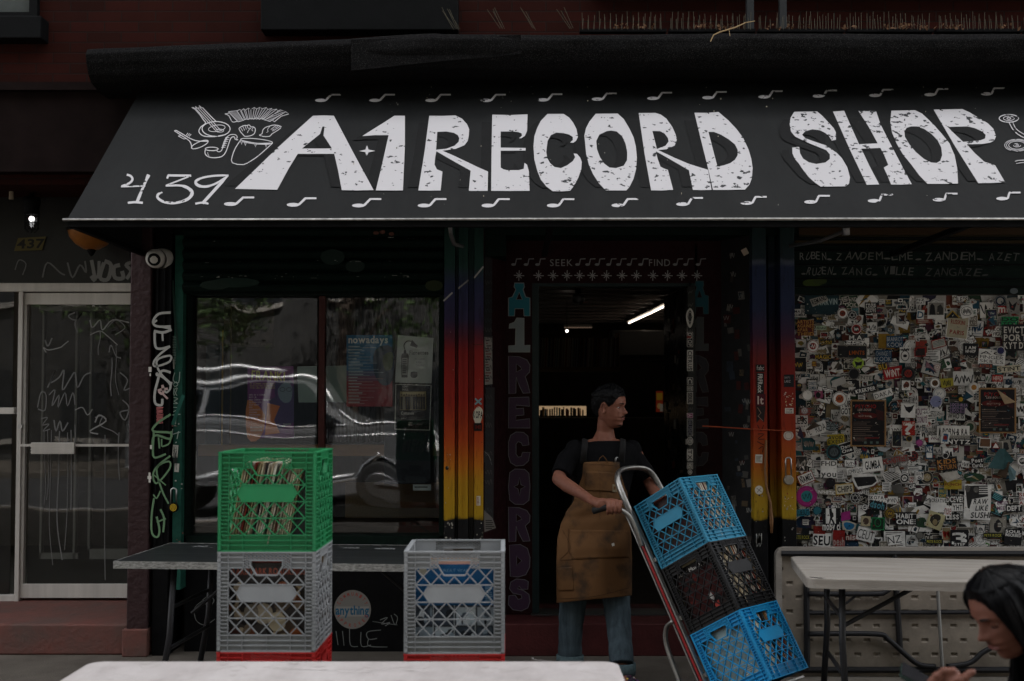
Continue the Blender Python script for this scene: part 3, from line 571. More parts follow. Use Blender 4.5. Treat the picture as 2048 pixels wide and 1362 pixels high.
drawing([(zz, 1.2, 0), (zb, 1.2, 0), ([(720, 190), (815, 178), (890, 290), (830, 305), (720, 190)], 1.3, 0), ([(680, 215), (725, 235), (765, 305), (820, 298)], 1.4, 3), ([(680, 215), (730, 205)], 1.2, 0), ([(1310, 170), (1370, 190), (1190, 300), (1130, 285), (1310, 170)], 1.3, 0), ([(1370, 190), (1405, 215), (1320, 240), (1240, 305), (1222, 285)], 1.4, 0)]
 +[([(728+i*13, 202+i*12), (815+i*9.5, 192+i*12)], .8, 0) for i in range(9)]+[([(1290-i*22, 184+i*14), (1348-i*22, 204+i*13)], .8, 0) for i in range(8)]
 +[([zz[i], (900+(i-1)*15.5, 280-6*(i % 2))], 1.0, 0) for i in range(1, 16)])
drawing([([(905, 470), (860, 420), (840, 380), (862, 362), (882, 352), (905, 345), (930, 347), (955, 340), (978, 362), (1005, 362), (1026, 388), (1012, 440), (960, 465), (905, 470)], 1.5, 3), ([(860, 372), (885, 412)], 1, 0), ([(882, 355), (905, 402)], 1, 0), ([(908, 348), (925, 392)], 1, 0), ([(932, 348), (945, 378), (975, 372), (950, 400), (935, 430)], 1.1, 3), ([(1005, 365), (985, 395), (1000, 410)], 1, 2)])
drawing([([(1070, 455), (1102, 438), (1110, 400), (1140, 368), (1190, 352), (1240, 340), (1320, 358), (1280, 400), (1215, 440), (1185, 470), (1110, 470), (1070, 455)], 1.5, 2), ([(1200, 392), (1262, 346)], 1, 0), ([(1215, 402), (1285, 352)], 1, 0), ([(1222, 412), (1305, 358)], 1, 0), ([(1190, 355), (1165, 390), (1170, 415), (1150, 425)], 1, 3)])
drawing([([(458, 618), (455, 665), (490, 700), (560, 712), (640, 700), (685, 655), (715, 580), (742, 500), (768, 475), (790, 480), (798, 505), (830, 508)], 1.7, 3), ([(600, 612), (590, 635), (615, 645), (645, 625), (660, 560), (690, 490), (740, 452), (795, 450), (820, 475), (810, 500)], 1.4, 3)]+[([(640+i*9, 595-i*22), (685+i*9, 592-i*22)], 1.2, 0) for i in range(6)]+[([(655+i*9, 605-i*22), (662+i*9, 580-i*22)], 1.4, 0) for i in range(6)]+[([(485, 650), (488, 675), (500, 690)], 1, 2)], [(530, 612, 74, 20, 0, 1.6)])
drawing([([(860, 510), (800, 600), (762, 700), (765, 770), (890, 790), (980, 745), (1060, 690), (1140, 620), (1222, 545)], 1.6, 2), ([(870, 528), (950, 545), (1050, 558), (1190, 560)], 1.1, 3), ([(860, 512), (940, 530), (1060, 548), (1222, 543)], 1.1, 3)]+[([(x-14, y), (x-2, y+35), (x+6, y+2)], 1.1, 0) for x, y in ((872, 525), (915, 540), (1030, 555), (1150, 558))], [(1040, 522, 183, 25, .1, 1.4)])
k = Ink(AWP, .0007, .00002); z3r = lambda cx, cy, rx, ry, w_: k.ring(1300+cx/2.738, cy/2.738, rx/2.738, ry/2.738, w_, None)
z3r(1965, 648, 53, 21, 1.8); z3r(1965, 648, 30, 12, 1.2); z3r(1965, 648, 10, 5, 1.5)
k.stroke(Z3([(1965, 668), (1990, 712), (2030, 745), (2090, 770)]), 1.6, None, n=4); k.stroke(Z3([(1985, 665), (2005, 705), (2048, 735), (2100, 755)]), 1.4, None, n=4); k.build('instrument_drawing', M_SIGN, aw); k = Ink(AWP, .0007, .00002)
for r_ in (68, 58, 46, 20, 8): z3r(2010, 795, r_, r_*.48, 1.1)
k.stroke(Z3([(1995, 885), (2015, 878), (2060, 876)]), 1.4, None); k.stroke(Z3([(2005, 895), (2040, 890), (2080, 888)]), 1.2, None)
k.build('instrument_drawing', M_SIGN, aw)
# old streaks and splashes
k = Ink(AWP, .0016, .00001); 
for i in range(90):
    x, y = ru(600, 2040), ru(160, 430)
    if rnd() < .5: x = random.choice((867, 1010, 1060, 1170, 790, 1960, 1850, 1165))+ru(-14, 14); y = ru(165, 225)
    k.ell(x, y, ru(.4, 1.6), ru(.4, 2.2), random.choice(((.35, .31, .24), (.012, .012, .012), (.2, .19, .17))), 7)
k.build('splashes', INK, aw)
# ---------------- shop front
def ptint(name, c, **k): return mat(name, c, .6, spec=.1, nz=.4, nscale=18, bump=.25, bscale=30, **k)
GRN = ptint('green_paint', (.018, .085, .062)); DGR = ptint('dark_green_paint', (.004, .012, .009)); DRED = ptint('dark_red_paint', (.020, .004, .005))
fx0 = XW(304, FY)
# left jamb: black pipe strip and green strip
jb = thing('graffiti_jamb', (XW(336, FY), FY, 0), 'black and green corner post covered in white and green graffiti', 'post')
mb = MB(); slab(303, 440, 343, 1312, FY-.02, .3, mb)
for x in (312, 326, 338): slab(x, 440, x+3, 1090, FY-.028, .01, mb)
mb.build('black_strip', BLK, jb, bevel=.004)
mb = MB(); slab(343, 470, 368, 1180, FY-.01, .2, mb); mb.build('green_strip', GRN, jb, bevel=.003)
Z5 = lambda pts: [(280+x/3.243, 480+y/3.243) for x, y in pts]
ik = Ink(ymap(FY-.032)); wh = hx('b4b4b0'); gn = hx('6c8c6a'); pk = hx('b86a6a')
for q, w_ in ((((200, 470), (120, 480), (85, 530), (110, 560), (200, 560)), 6.5), (((110, 520), (90, 550), (200, 575)), 5), (((90, 590), (150, 600), (205, 580)), 7), (((95, 600), (100, 690), (135, 705), (195, 690)), 6.5), (((145, 605), (148, 655)), 5), (((195, 690), (130, 740), (90, 790), (100, 820), (190, 790), (195, 750), (110, 780), (130, 860), (200, 930)), 5.5), (((200, 860), (140, 850), (110, 930), (95, 1000), (100, 1060), (140, 1070), (145, 1030)), 6.5), (((110, 870), (160, 900), (200, 950), (170, 990), (150, 950)), 5), (((205, 920), (195, 960)), 5)): ik.stroke(Z5(q), w_*.75, wh, n=4)
ik.ell(280+110/3.24, 480+870/3.24, 3, 4, wh)
for q, w_ in ((((145, 940), (150, 1000), (120, 975), (180, 965)), 5), (((150, 1000), (180, 1030)), 4)): ik.stroke(Z5(q), w_, hx('c4a9a6'), n=3)
for i in range(14): ik.stroke(Z5([(108+ru(-2, 2), 1085+i*8), (150+ru(-4, 2), 1080+i*8+ru(-4, 8))]), 1.6, pk)
for q, w_ in ((((200, 1130), (110, 1190), (85, 1240), (195, 1250), (190, 1290), (90, 1270), (85, 1400)), 6), (((140, 1290), (140, 1340)), 4)): ik.stroke(Z5(q), w_*.75, gn, n=4)
Zl = lambda pts: [(x/2.7125, 860+y/2.7125) for x, y in pts]
for q, w_ in ((((835, 10), (830, 110), (840, 150), (900, 130)), 5), (((930, 5), (920, 70), (880, 90)), 4), (((860, 40), (865, 100)), 4), (((925, 140), (860, 190), (830, 240), (850, 290), (920, 210), (915, 170), (850, 210), (880, 330), (915, 400)), 4.5), (((830, 240), (900, 300)), 3), (((832, 350), (850, 370), (870, 330)), 3.5), (((835, 370), (822, 470), (825, 560), (855, 580), (865, 540), (850, 470)), 5), (((870, 430), (890, 480), (885, 555)), 5), (((850, 500), (900, 480)), 4)): ik.stroke(Zl(q), w_*.8, gn, n=4)
_split(ik, 'graffiti', INK, jb)
ik = Ink(ymap(FY-.013)); g3 = hx('9fb0a6')
for q, w_ in ((((225, 860), (215, 910), (250, 925), (258, 855)), 1.6), (((215, 935), (235, 920), (245, 940), (225, 950), (215, 935)), 1.5), (((218, 960), (220, 1010), (242, 960), (222, 975), (240, 1010)), 1.5), (((218, 1020), (245, 1030), (220, 1045), (245, 1060), (215, 1060)), 1.5), (((215, 1085), (255, 1090), (215, 1115)), 1.5), (((210, 1135), (262, 1130)), 1.8), (((235, 1140), (230, 1195)), 1.8), (((212, 1225), (205, 1290)), 1.8), (((250, 1240), (240, 1290)), 1.8), (((205, 1262), (262, 1245)), 1.6), (((232, 1310), (236, 1316)), 3)): ik.stroke(Z5(q), w_, g3, n=3)
for i in range(11): ik.scribble(345, 672+i*5.2, 352, 676+i*5.2, .8, hx('7f9088'), 4, .3)
for q in ((346, 718, 349, 738), ): ik.rect(*q, hx('8e8e88'))
for q, cc in (((345, 890, 356, 912), 'b4b4ac'), ((349, 927, 358, 944), 'b8b8b0'), ((345, 912, 355, 915), 'a0a09a')): ik.rect(*q, hx(cc), .08)
for i in range(14): ik.stroke([(346+ru(0, 9), 890+ru(0, 50)), (346+ru(0, 9), 890+ru(0, 50))], .8, (.02, .02, .02))
ik.stroke([(345, 560), (350, 640), (358, 700)], 4, (.008, .03, .022), n=4); ik.stroke([(367, 790), (352, 830), (345, 850)], 7, (.02, .12, .09), n=3)
for i in range(12): ik.ell(ru(345, 366), random.choice((970, 1060, 1080, 850))+ru(-10, 10), ru(.8, 2.5), ru(.8, 2), hx(random.choice(('a8a8a0', '6e4a42', '888880'))), 6)
_split(ik, 'graffiti_tag', INK, jb)
def padlock(px, py, name_l, shackle_h=24, body=None, d=FY-.03, s=1.):
    r_ = thing('padlock', P(px, py, d-.02), name_l, 'padlock'); k = MB(); c_ = P(px, py, d-.03)
    k.lathe([(0, -.016*s), (.026*s, -.016*s), (.030*s, -.01*s), (.030*s, .012*s), (0, .012*s)], c_, (0, 1, 0)); k.build('body', body or BLK, r_, smooth=False, bevel=.002)
    k = MB(); w_ = .017*s; h_ = shackle_h/325; k.tube([c_+Vector((w_*math.cos(t), .0, .02*s+(h_ if 0 < t < math.pi else 0)+w_*math.sin(t))) for t in ([0]+[i*math.pi/8 for i in range(1, 8)]+[math.pi])]+[], .0048, 8)
    k.build('shackle', mat('steel', (.5, .5, .5), .3, metal=1), r_, smooth=True); return r_, c_
r_, c_ = padlock(347, 1015, 'black round padlock with yellow keyhole disc on the graffiti post', 26)
k = Ink(ymap(c_.y-.0165)); k.ell(346.5, 1015, 6.8, 7.5, hx('c2a021')); k.ring(346.5, 1015, 5, 5.6, .8, (.01, .01, .01))
for i in range(4): k.stroke([(343+i*2, 1019), (345+i*2, 1011)], .7, (.01, .01, .01))
k.build('disc', INK, r_)
# dome camera
cm = thing('security_camera', P(311, 517, 6.7), 'white ball shaped security camera under the awning corner', 'camera')
c_ = P(311, 517, 6.72); mb = MB(); mb.ball(c_, .057, 24); mb.lathe([(.058, 0), (.060, .03), (.052, .075), (.03, .085), (0, .085)], c_+Vector((.012, .02, .0)), (.3, .9, .25)); mb.build('housing', mat('white_plastic', (.55, .54, .50), .4), cm, smooth=True)
mb = MB(); ax = Vector((.12, -1, -.28)).normalized(); mb.lathe([(0, 0), (.032, 0), (.037, -.006), (.040, -.02)], c_+ax*.052, ax); mb.build('lens', mat('lens_black', (.006, .006, .007), .35, spec=.1), cm, smooth=True)
# wall surfaces of the shop front (headers, bulkhead)
sf = thing('storefront', (0, FY, 0), 'dark painted record shop front under the awning', 'shop front')
mb = MB(); slab(303, 330, 2400, 470, FY+.02, .4, mb); slab(885, 440, 1012, 512, FY, .3, mb); mb.build('header', DGR, sf)
mb = MB()
slab(368, 1082, 887, 1345, FY+.1, .3, mb); mb.build('bulkhead', BLK, sf)
# roller gate box over the window: horizontal curtain slats
rg = thing('roller_gate', (XW(630, FY), FY, 2.5), 'dark green rolled up security gate above the display window', 'roller gate')
mb = MB(); z1, z0 = ZW(452, FY-.02), ZW(586, FY-.02); xa, xb = XW(366, FY), XW(887, FY); prf = [(FY+.05, z1)]
n_s = 6
for i in range(n_s):
    za = z1-(z1-z0)*i/n_s; zb_ = z1-(z1-z0)*(i+1)/n_s; prf += [(FY-.01, za-.003), (FY-.045, za-.02), (FY-.05, (za+zb_)/2), (FY-.03, zb_+.01), (FY-.005, zb_+.003)]
prf.append((FY+.12, z0))
for i in range(len(prf)-1): (ya, za), (yb, zb_) = prf[i], prf[i+1]; mb.quad((xa, ya, za), (xb, ya, za), (xb, yb, zb_), (xa, yb, zb_))
mb.build('slats', DGR, rg)
k = Ink(ymap(FY-.052)); 
for q, cc in (((420, 555, 520, 575), (.004, .018, .012)), ((640, 498, 690, 530), (.004, .016, .011)), ((850, 560, 886, 582), (.015, .022, .005)), ((400, 560, 460, 580), (.005, .016, .01)), ((690, 520, 730, 545), (.004, .014, .01))): k.ell((q[0]+q[2])/2, (q[1]+q[3])/2, (q[2]-q[0])/2, (q[3]-q[1])/2, cc, 12)
for i in range(50):
    x = ru(380, 880); y = random.choice((554, 551, 548, 522, 478))+ru(-2, 2)-(x-600)*.012; k.rect(x, y, x+ru(1, 14)*(1 if rnd() < .3 else .3), y+ru(.5, 1.6), random.choice(((.3, .3, .28), (.2, .2, .19), (.1, .11, .10))))
for x, y in ((752, 466), (783, 468), (765, 464)): k.ell(x, y, 6, 4, (.12, .05, .035), 8)
k.build('worn_paint', INK, rg)['kind'] = 'stuff'
# display window
wn = thing('display_window', (XW(630, FY), FY+.12, .68), 'large display window of the record shop with dark red mullion', 'window')
WD = FY+.15; mb = MB()
for q in ((366, 440, 378, 1085), (878, 440, 888, 1085), (366, 1072, 888, 1090), (366, 560, 888, 590)): slab(*q, FY+.05, .16, mb)
mb.build('frame', DGR, wn)
mb = MB(); slab(635, 584, 650, 1075, WD-.03, .06, mb); mb.build('mullion', mat('red_mullion', (.05, .007, .006), .4, nz=.3), wn)
G_WIN = glassmat('shop_glass', (.88, .90, .89), .04, wav=.26, rough=.018)
mb = MB(); slab(378, 584, 635, 1075, WD, .006, mb); mb.build('pane', G_WIN, wn)
mb = MB(); slab(650, 584, 878, 1075, WD+.004, .006, mb); mb.build('pane', G_WIN, wn)
# gradient painted pillars
def gradient_mat(name, stops):
    m = bpy.data.materials.new(name); m.use_nodes = True; n = m.node_tree.nodes; l = m.node_tree.links; b = n['Principled BSDF']; b.inputs['Roughness'].default_value = .45; b.inputs['Specular IOR Level'].default_value = .2
    tc = n.new('ShaderNodeTexCoord'); sp = n.new('ShaderNodeSeparateXYZ'); l.new(tc.outputs['Object'], sp.inputs[0])
    ns = n.new('ShaderNodeTexNoise'); ns.inputs['Scale'].default_value = 14; ns.inputs['Detail'].default_value = 6; l.new(tc.outputs['Object'], ns.inputs['Vector'])
    ma = n.new('ShaderNodeMath'); ma.operation = 'MULTIPLY_ADD'; ma.inputs[1].default_value = .05; l.new(ns.outputs[0], ma.inputs[0]); l.new(sp.outputs[2], ma.inputs[2])
    mr = n.new('ShaderNodeMapRange'); mr.inputs[1].default_value = 0; mr.inputs[2].default_value = 2.8; l.new(ma.outputs[0], mr.inputs[0])
    cr = n.new('ShaderNodeValToRGB'); l.new(mr.outputs[0], cr.inputs[0]); e = cr.color_ramp.elements
    while len(e) > 1: e.remove(e[-1])
    st = sorted([((ZW(py, FY)+.025)/2.8, c) for py, c in stops]); e[0].position = st[0][0]; e[0].color = (*st[0][1], 1)
    for p_, c in st[1:]: x = e.new(p_); x.color = (*c, 1)
    mp = n.new('ShaderNodeMapping'); mp.inputs['Scale'].default_value = (9, 9, 1.4); l.new(tc.outputs['Object'], mp.inputs[0]); n2 = n.new('ShaderNodeTexNoise'); n2.inputs['Scale'].default_value = 4; n2.inputs['Detail'].default_value = 10; n2.inputs['Roughness'].default_value = .75; l.new(mp.outputs[0], n2.inputs['Vector'])
    c2_ = n.new('ShaderNodeValToRGB'); c2_.color_ramp.elements[0].position = .33; c2_.color_ramp.elements[0].color = (.25, .22, .2, 1); c2_.color_ramp.elements[1].position = .46; l.new(n2.outputs[0], c2_.inputs[0])
    mx = n.new('ShaderNodeMix'); mx.data_type = 'RGBA'; mx.blend_type = 'MULTIPLY'; mx.inputs[0].default_value = .8; l.new(cr.outputs[0], mx.inputs[6]); l.new(c2_.outputs[0], mx.inputs[7]); l.new(mx.outputs[2], b.inputs['Base Color'])
    bp = n.new('ShaderNodeBump'); bp.inputs['Strength'].default_value = .35; bp.inputs['Distance'].default_value = .004; l.new(n2.outputs[0], bp.inputs['Height']); l.new(bp.outputs[0], b.inputs['Normal'])
    MATS[name] = m; return m
stops = [(1400, (.008, .008, .009)), (1037, (.008, .008, .009)), (1033, (.42, .25, .012)), (960, (.48, .24, .014)), (930, (.55, .17, .012)), (880, (.50, .07, .012)), (800, (.36, .022, .012)), (705, (.26, .012, .012)), (672, (.09, .012, .03)), (640, (.03, .022, .075)), (570, (.022, .03, .085)), (552, (.022, .04, .06)), (535, (.01, .045, .035)), (440, (.008, .03, .024))]
GR1 = gradient_mat('gradient_paint', stops)
stops2 = [(1400, (.008, .008, .009)), (1037, (.008, .008, .009)), (1033, (.50, .32, .02)), (985, (.52, .30, .02)), (930, (.52, .13, .012)), (860, (.42, .045, .012)), (760, (.32, .018, .014)), (715, (.20, .02, .02)), (670, (.06, .02, .06)), (620, (.02, .03, .09)), (535, (.02, .035, .09)), (527, (.10, .12, .16)), (518, (.015, .03, .04)), (440, (.008, .03, .024))]
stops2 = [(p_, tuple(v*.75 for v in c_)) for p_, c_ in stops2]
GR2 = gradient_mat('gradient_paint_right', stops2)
def pillar(p0, p1, g, label, deep=0):
    r_ = thing('gradient_pillar', ((XW(p0, FY)+XW(p1, FY))/2, FY, 0), label, 'pillar'); w_ = p1-p0; m_ = MB()
    for a, b, dd in (((0, .27, -.05), (.27, .73, .13), (.73, 1, -.05), (.42, .55, .09)) if deep else ((0, .29, -.05), (.29, .36, -.01), (.36, .62, -.045), (.62, .76, -.012), (.76, 1, -.05))): slab(p0+w_*a, 436, p0+w_*b, 1335, FY+dd, .25-dd, m_)
    if not deep: slab(p0+w_*.47, 436, p0+w_*.49, 1335, FY-.05, .01, m_)
    m_.build('shaft', g, r_, bevel=.003); return r_
pl = pillar(887, 967, GR1, 'left rainbow gradient pillar between the window and the door')
pr = pillar(1510, 1588, GR2, 'right rainbow gradient pillar beside the sticker covered wall', 1)
pim = ymap(FY-.051)
k = Ink(pim, .0012)
k.stroke([(887, 602), (905, 585)], 3.2, (.42, .40, .38)); k.stroke([(948, 556), (967, 533)], 3.2, (.45, .42, .40)); k2 = Ink(ymap(FY-.046), .0012); k2.stroke([(916, 577), (930, 566), (937, 560)], 3.2, (.30, .29, .28)); k2.build('pale_stripe', INK, pl)  # pale diagonal stripes across the pillar's strips
k.poly(catmull([(956, 813), (966, 822), (961, 845), (956, 850), (950, 845), (946, 828)], 4, True), hx('d7d2c0')); k.text('KOPA', 946.5, 822, 965.5, 836, (.02, .02, .02), 1); k.stroke([(950, 797), (963, 809)], 3.4, hx('7aa0aa')); k.stroke([(963, 797), (950, 809)], 3.4, hx('7aa0aa')); k.rect(948, 846, 964, 862, hx('1c1412')); k.text('MI', 951, 850, 962, 858, hx('6d1c14'), 1)
k.rect(953, 992, 961, 1011, hx('c8c0b0')); k.lines(954, 994, 959, 1010, 6, hx('8a4a40')); k.ell(956, 797+18, 1, 1, (.3, .05, .02))
k.rect(947, 690, 965, 688, (.1, .02, .01)); k.ell(894, 936, 3.4, 4, (.01, .01, .01)); k.ell(896, 934, 1.2, 1.2, (.3, .3, .3))
for i in range(26): k.ell(random.choice((ru(888, 908), ru(950, 966))), ru(1045, 1090), ru(.6, 2.4), ru(.6, 3), hx(random.choice(('a8a49a', '8a867c', '5a5850'))), 6)
for i in range(14): k.ell(random.choice((ru(888, 908), ru(950, 966))), ru(640, 1030), ru(.4, 1.2), ru(.4, 2), random.choice(((.5, .45, .4), (.03, .02, .02))), 6)
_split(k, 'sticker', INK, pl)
k = Ink(pim, .0012)
k.rect(1512, 729, 1529, 744, (.012, .012, .012)); k.text('fabc', 1513.5, 733, 1528, 740, hx('c8c4c0'))
def vword(k, tx, x0, x1, y0, y1, c, bold=1):  # reads downwards
    M0 = k.M; out, W = layout(tx, bold); o = k.up()
    for v_, f_ in out: k.add([M0(x0+(b/.72)*(x1-x0), y0+a/W*(y1-y0), o) for a, b in v_], f_, c)
k.rect(1513, 746, 1528, 788, (.012, .012, .012)); vword(k, 'FRFRock', 1516, 1525, 748, 786, hx('d0ccc8')); k.rect(1511, 788, 1531, 812, hx('4a1420')); k.text('It', 1515, 792, 1527, 808, hx('c8b8b0'), 1); k.poly([(1512, 812), (1531, 812), (1528, 845), (1520, 838), (1513, 846)], (.02, .014, .014)); k.stroke([(1515, 815), (1522, 826), (1516, 832), (1526, 842)], 1, hx('a08070'))
for q in (((1515, 850), (1522, 862), (1527, 850)), ((1516, 868), (1528, 868), (1516, 878), (1529, 878)), ((1514, 883), (1528, 890)), ((1517, 898), (1526, 893), (1525, 905))): k.stroke(q, 1.6, (.05, .01, .005), n=3)
k.rect(1510.5, 909, 1525, 926, hx('cfc9bd'), .05); k.lines(1512, 912, 1524, 924, 5, hx('77736c')); k.ell(1518, 980, 8.2, 8.8, hx('d2ccc0')); k.stroke([(1513, 976), (1523, 984)], 1, (.1, .1, .1)); k.stroke([(1522, 976), (1514, 985)], 1, (.15, .1, .1))
k.rect(1568, 749, 1588, 774, (.012, .012, .016)); k.text('SHOTS', 1569, 753, 1580, 757, hx('a8a4a8')); k.text('LARZ', 1569, 760, 1581, 765, hx('a8a4a8'), 1); k.rect(1570, 816, 1587, 827, hx('d8d2ca')); k.text('STOM', 1573, 817.5, 1584, 821, (.02, .02, .02), 1); k.text('DWELLER', 1572, 822.5, 1585, 826, (.02, .02, .02), 1); k.ell(1577, 871, 10, 9.5, hx('c9beb4')); k.ring(1577, 871, 7, 6.5, .8, hx('8a6a60'))
for i in range(40): k.ell(ru(1568, 1587), random.choice((ru(785, 812), ru(985, 1020))), ru(.5, 2.2), ru(.5, 2), hx(random.choice(('d8cfc4', 'b8a090', 'c8b088', '8a3020'))), 6)
for i in range(22): k.ell(random.choice((ru(1511, 1530), ru(1569, 1587))), random.choice((ru(990, 1035), ru(1040, 1090))), ru(.5, 2), ru(.5, 2.4), random.choice(((.02, .02, .02), (.3, .28, .25))), 6)
k.scribble(1513, 1066, 1523, 1094, 2, hx('b0b0ac'), 12, .3)
_split(k, 'sticker', INK, pr)
mb = MB(); mb.tube([P(*q, FY-.06) for q in ((1532, 880), (1531, 905), (1530, 940), (1533, 975), (1541, 1005), (1543, 1040), (1543, 1066))], [.007]*5+[.012, .008], 8); tag(mb.build('cable', mat('old_cable', (.22, .11, .05), .6), smooth=True), 'orange brown cable with plug hanging in the pillar groove', 'cable')
padlock(1577, 960, 'rusty disc padlock hanging on the right gradient pillar', 32, mat('worn_zinc', (.42, .38, .32), .45, metal=.6, nz=.4), FY-.05, 1.0)
mb = MB(); mb.tube([P(1405, 852, 7.02), P(1440, 854, 7.0), P(1500, 858, 6.95), P(1588, 862, 6.94)], .004, 6); tag(mb.build('cord', mat('orange_cord', (.35, .07, .03), .7)), 'thin orange cord strung across the doorway to the pillar', 'cord')
# doorway surround
DS = 7.27; dw = thing('doorway', (XW(1230, DS), DS, 0), 'recessed shop doorway in dark red with painted vertical lettering', 'doorway')
mb = MB(); slab(1008, 490, 1064, 1236, DS, .08, mb); slab(1394, 490, 1445, 1236, DS, .08, mb); slab(1064, 490, 1394, 566, DS, .08, mb); slab(1000, 430, 1520, 490, DS, .08, mb); mb.build('surround', DRED, dw)
mb = MB(); slab(1064, 566, 1078, 1240, DS+.01, .12, mb); slab(1382, 566, 1394, 1240, DS+.01, .12, mb); slab(1078, 566, 1382, 573, DS+.01, .12, mb); mb.build('frame', mat('teal_black_paint', (.008, .018, .019), .4, nz=.3), dw)
# splayed reveals
def wallstrip(xa, ya, xb, yb, z0, z1, t=.04, mb=None):
    mb = mb or MB(); a = Vector((xa, ya, 0)); b = Vector((xb, yb, 0)); n = (b-a).cross(Vector((0, 0, 1))).normalized()*t
    if n.y < 0: n = -n
    p = [a, b, b+n, a+n]; return mb.hexa([q+Vector((0, 0, z0)) for q in p]+[q+Vector((0, 0, z1)) for q in p])
LA = (XW(966, FY), FY-.02, XW(1012, DS), DS); RA = (XW(1444, DS), DS, XW(1511, FY), FY-.02)
mb = wallstrip(*LA, 0, 2.6); mb.build('left_reveal', DRED, dw)
mb = wallstrip(*RA, 0, 2.6); mb.build('right_reveal', mat('right_reveal_paint', (.014, .014, .015), .6, nz=.4), dw)
def vmap(xa, ya, xb, yb):
    n = Vector((xb-xa, yb-ya, 0)).cross(Vector((0, 0, 1))); return plane_map((xa, ya, 0), n)
k = Ink(vmap(*LA), .003)
for q in ((969, 505, 984, 700), (969, 672, 985, 770), (968, 905, 987, 925), (970, 775, 988, 1050)): k.rect(*q, hx(random.choice(('2b2a28', '333131', '252425'))), .01)
k.poly([(969, 674), (984, 676), (985, 768), (970, 770)], hx('8c8780'))
for i in range(16): k.rect(970+ru(0, 3), 680+i*5.4, 975+ru(0, 8), 682+i*5.4, hx(random.choice(('2a1515', '1c1c1c', '6b2020'))))
k.poly([(968, 1020), (985, 1036), (992, 1056), (969, 1064)], hx('75706a')); k.lines(971, 1040, 989, 1060, 5, hx('33302c'))
k.stroke([(969, 903), (978, 912), (984, 930)], 1.5, hx('8a8a86'), n=3)
for i in range(26): k.scribble(970, 540+i*19, 984, 552+i*19, 1., hx(random.choice(('4a4a48', '5a5854', '333a40'))), 5, .3)
_split(k, 'poster_scrap', INK, dw)
k = Ink(vmap(*RA), .002)
for i in range(70):
    x, y = ru(1446, 1506), ru(500, 1200); k.rect(x, y, x+ru(4, 14), y+ru(5, 22), tuple(v*.55 for v in hx(random.choice(('5a5854', '6b6862', '4a4240', '3a4450', '70604a', '8a8680', '52211d')))), ru(-.2, .2))
    if i % 2: k.scribble(x, y, x+10, y+12, .9, hx(random.choice(('8a8a86', '222222'))), 4, .3)
k.rect(1484, 497, 1496, 510, hx('d8c8b4'), -.5)
_split(k, 'sticker', INK, dw)
# step and threshold
mb = MB(); mb.add([], []); za = ZW(1247, FY-.02); mb.hexa([Vector(q) for q in ((LA[0], FY-.03, 0), (RA[2], FY-.03, 0), (RA[2]-.06, DS+.4, 0), (LA[0]+.06, DS+.4, 0), (LA[0], FY-.03, za), (RA[2], FY-.03, za), (RA[2]-.06, DS+.4, za), (LA[0]+.06, DS+.4, za))])
mb.build('step', mat('red_step', (.075, .018, .018), .5, nz=.5, nscale=5, bump=.3), dw, bevel=.006)
mb = MB(); slab(1062, 1228, 1396, 1242, DS-.03, .2, mb); mb.build('threshold', mat('steel_dark', (.06, .065, .065), .4, metal=.6), dw)
# lettering on the surround
dm = ymap(DS); k = Ink(dm, .0012); gy = hx('5d6668'); 
for x in (1022, 1047, 1070, 1150, 1170, 1189, 1212, 1232, 1253, 1276, 1345, 1366, 1391):
    k.ell(x+5, 529, 4.6, 2.6, hx('858687')); k.stroke([(x+8.5, 529), (x+11, 518), (x+21, 517.5)], 2.2, hx('858687'))
k.text('SEEK', 1100, 518, 1145, 532, hx('8a8b8c'), 0, track=.2); k.text('FIND', 1298, 518, 1340, 532, hx('8a8b8c'), 0, track=.2)
k.build('painted_words', INK, dw); k = Ink(dm, .0014)
for x in (1038, 1077, 1106, 1134, 1159, 1185, 1213, 1244, 1273, 1306, 1335, 1364, 1394):
    for a in range(4):
        t = a*math.pi/4+.05; r_ = 10.5 if a % 2 == 0 else 7.5; k.stroke([(x-r_*math.cos(t), 551-r_*math.sin(t)), (x+r_*math.cos(t), 551+r_*math.sin(t))], 1.5, hx('9a9b9b'))
k.build('painted_stars', INK, dw)
def ch_poly(ik, pts, holes, c, edge):
    ik.poly(pts, c, holes); ik.stroke(pts, 1.5, edge, True)
    for h in holes: ik.stroke(h, 1.3, edge, True)
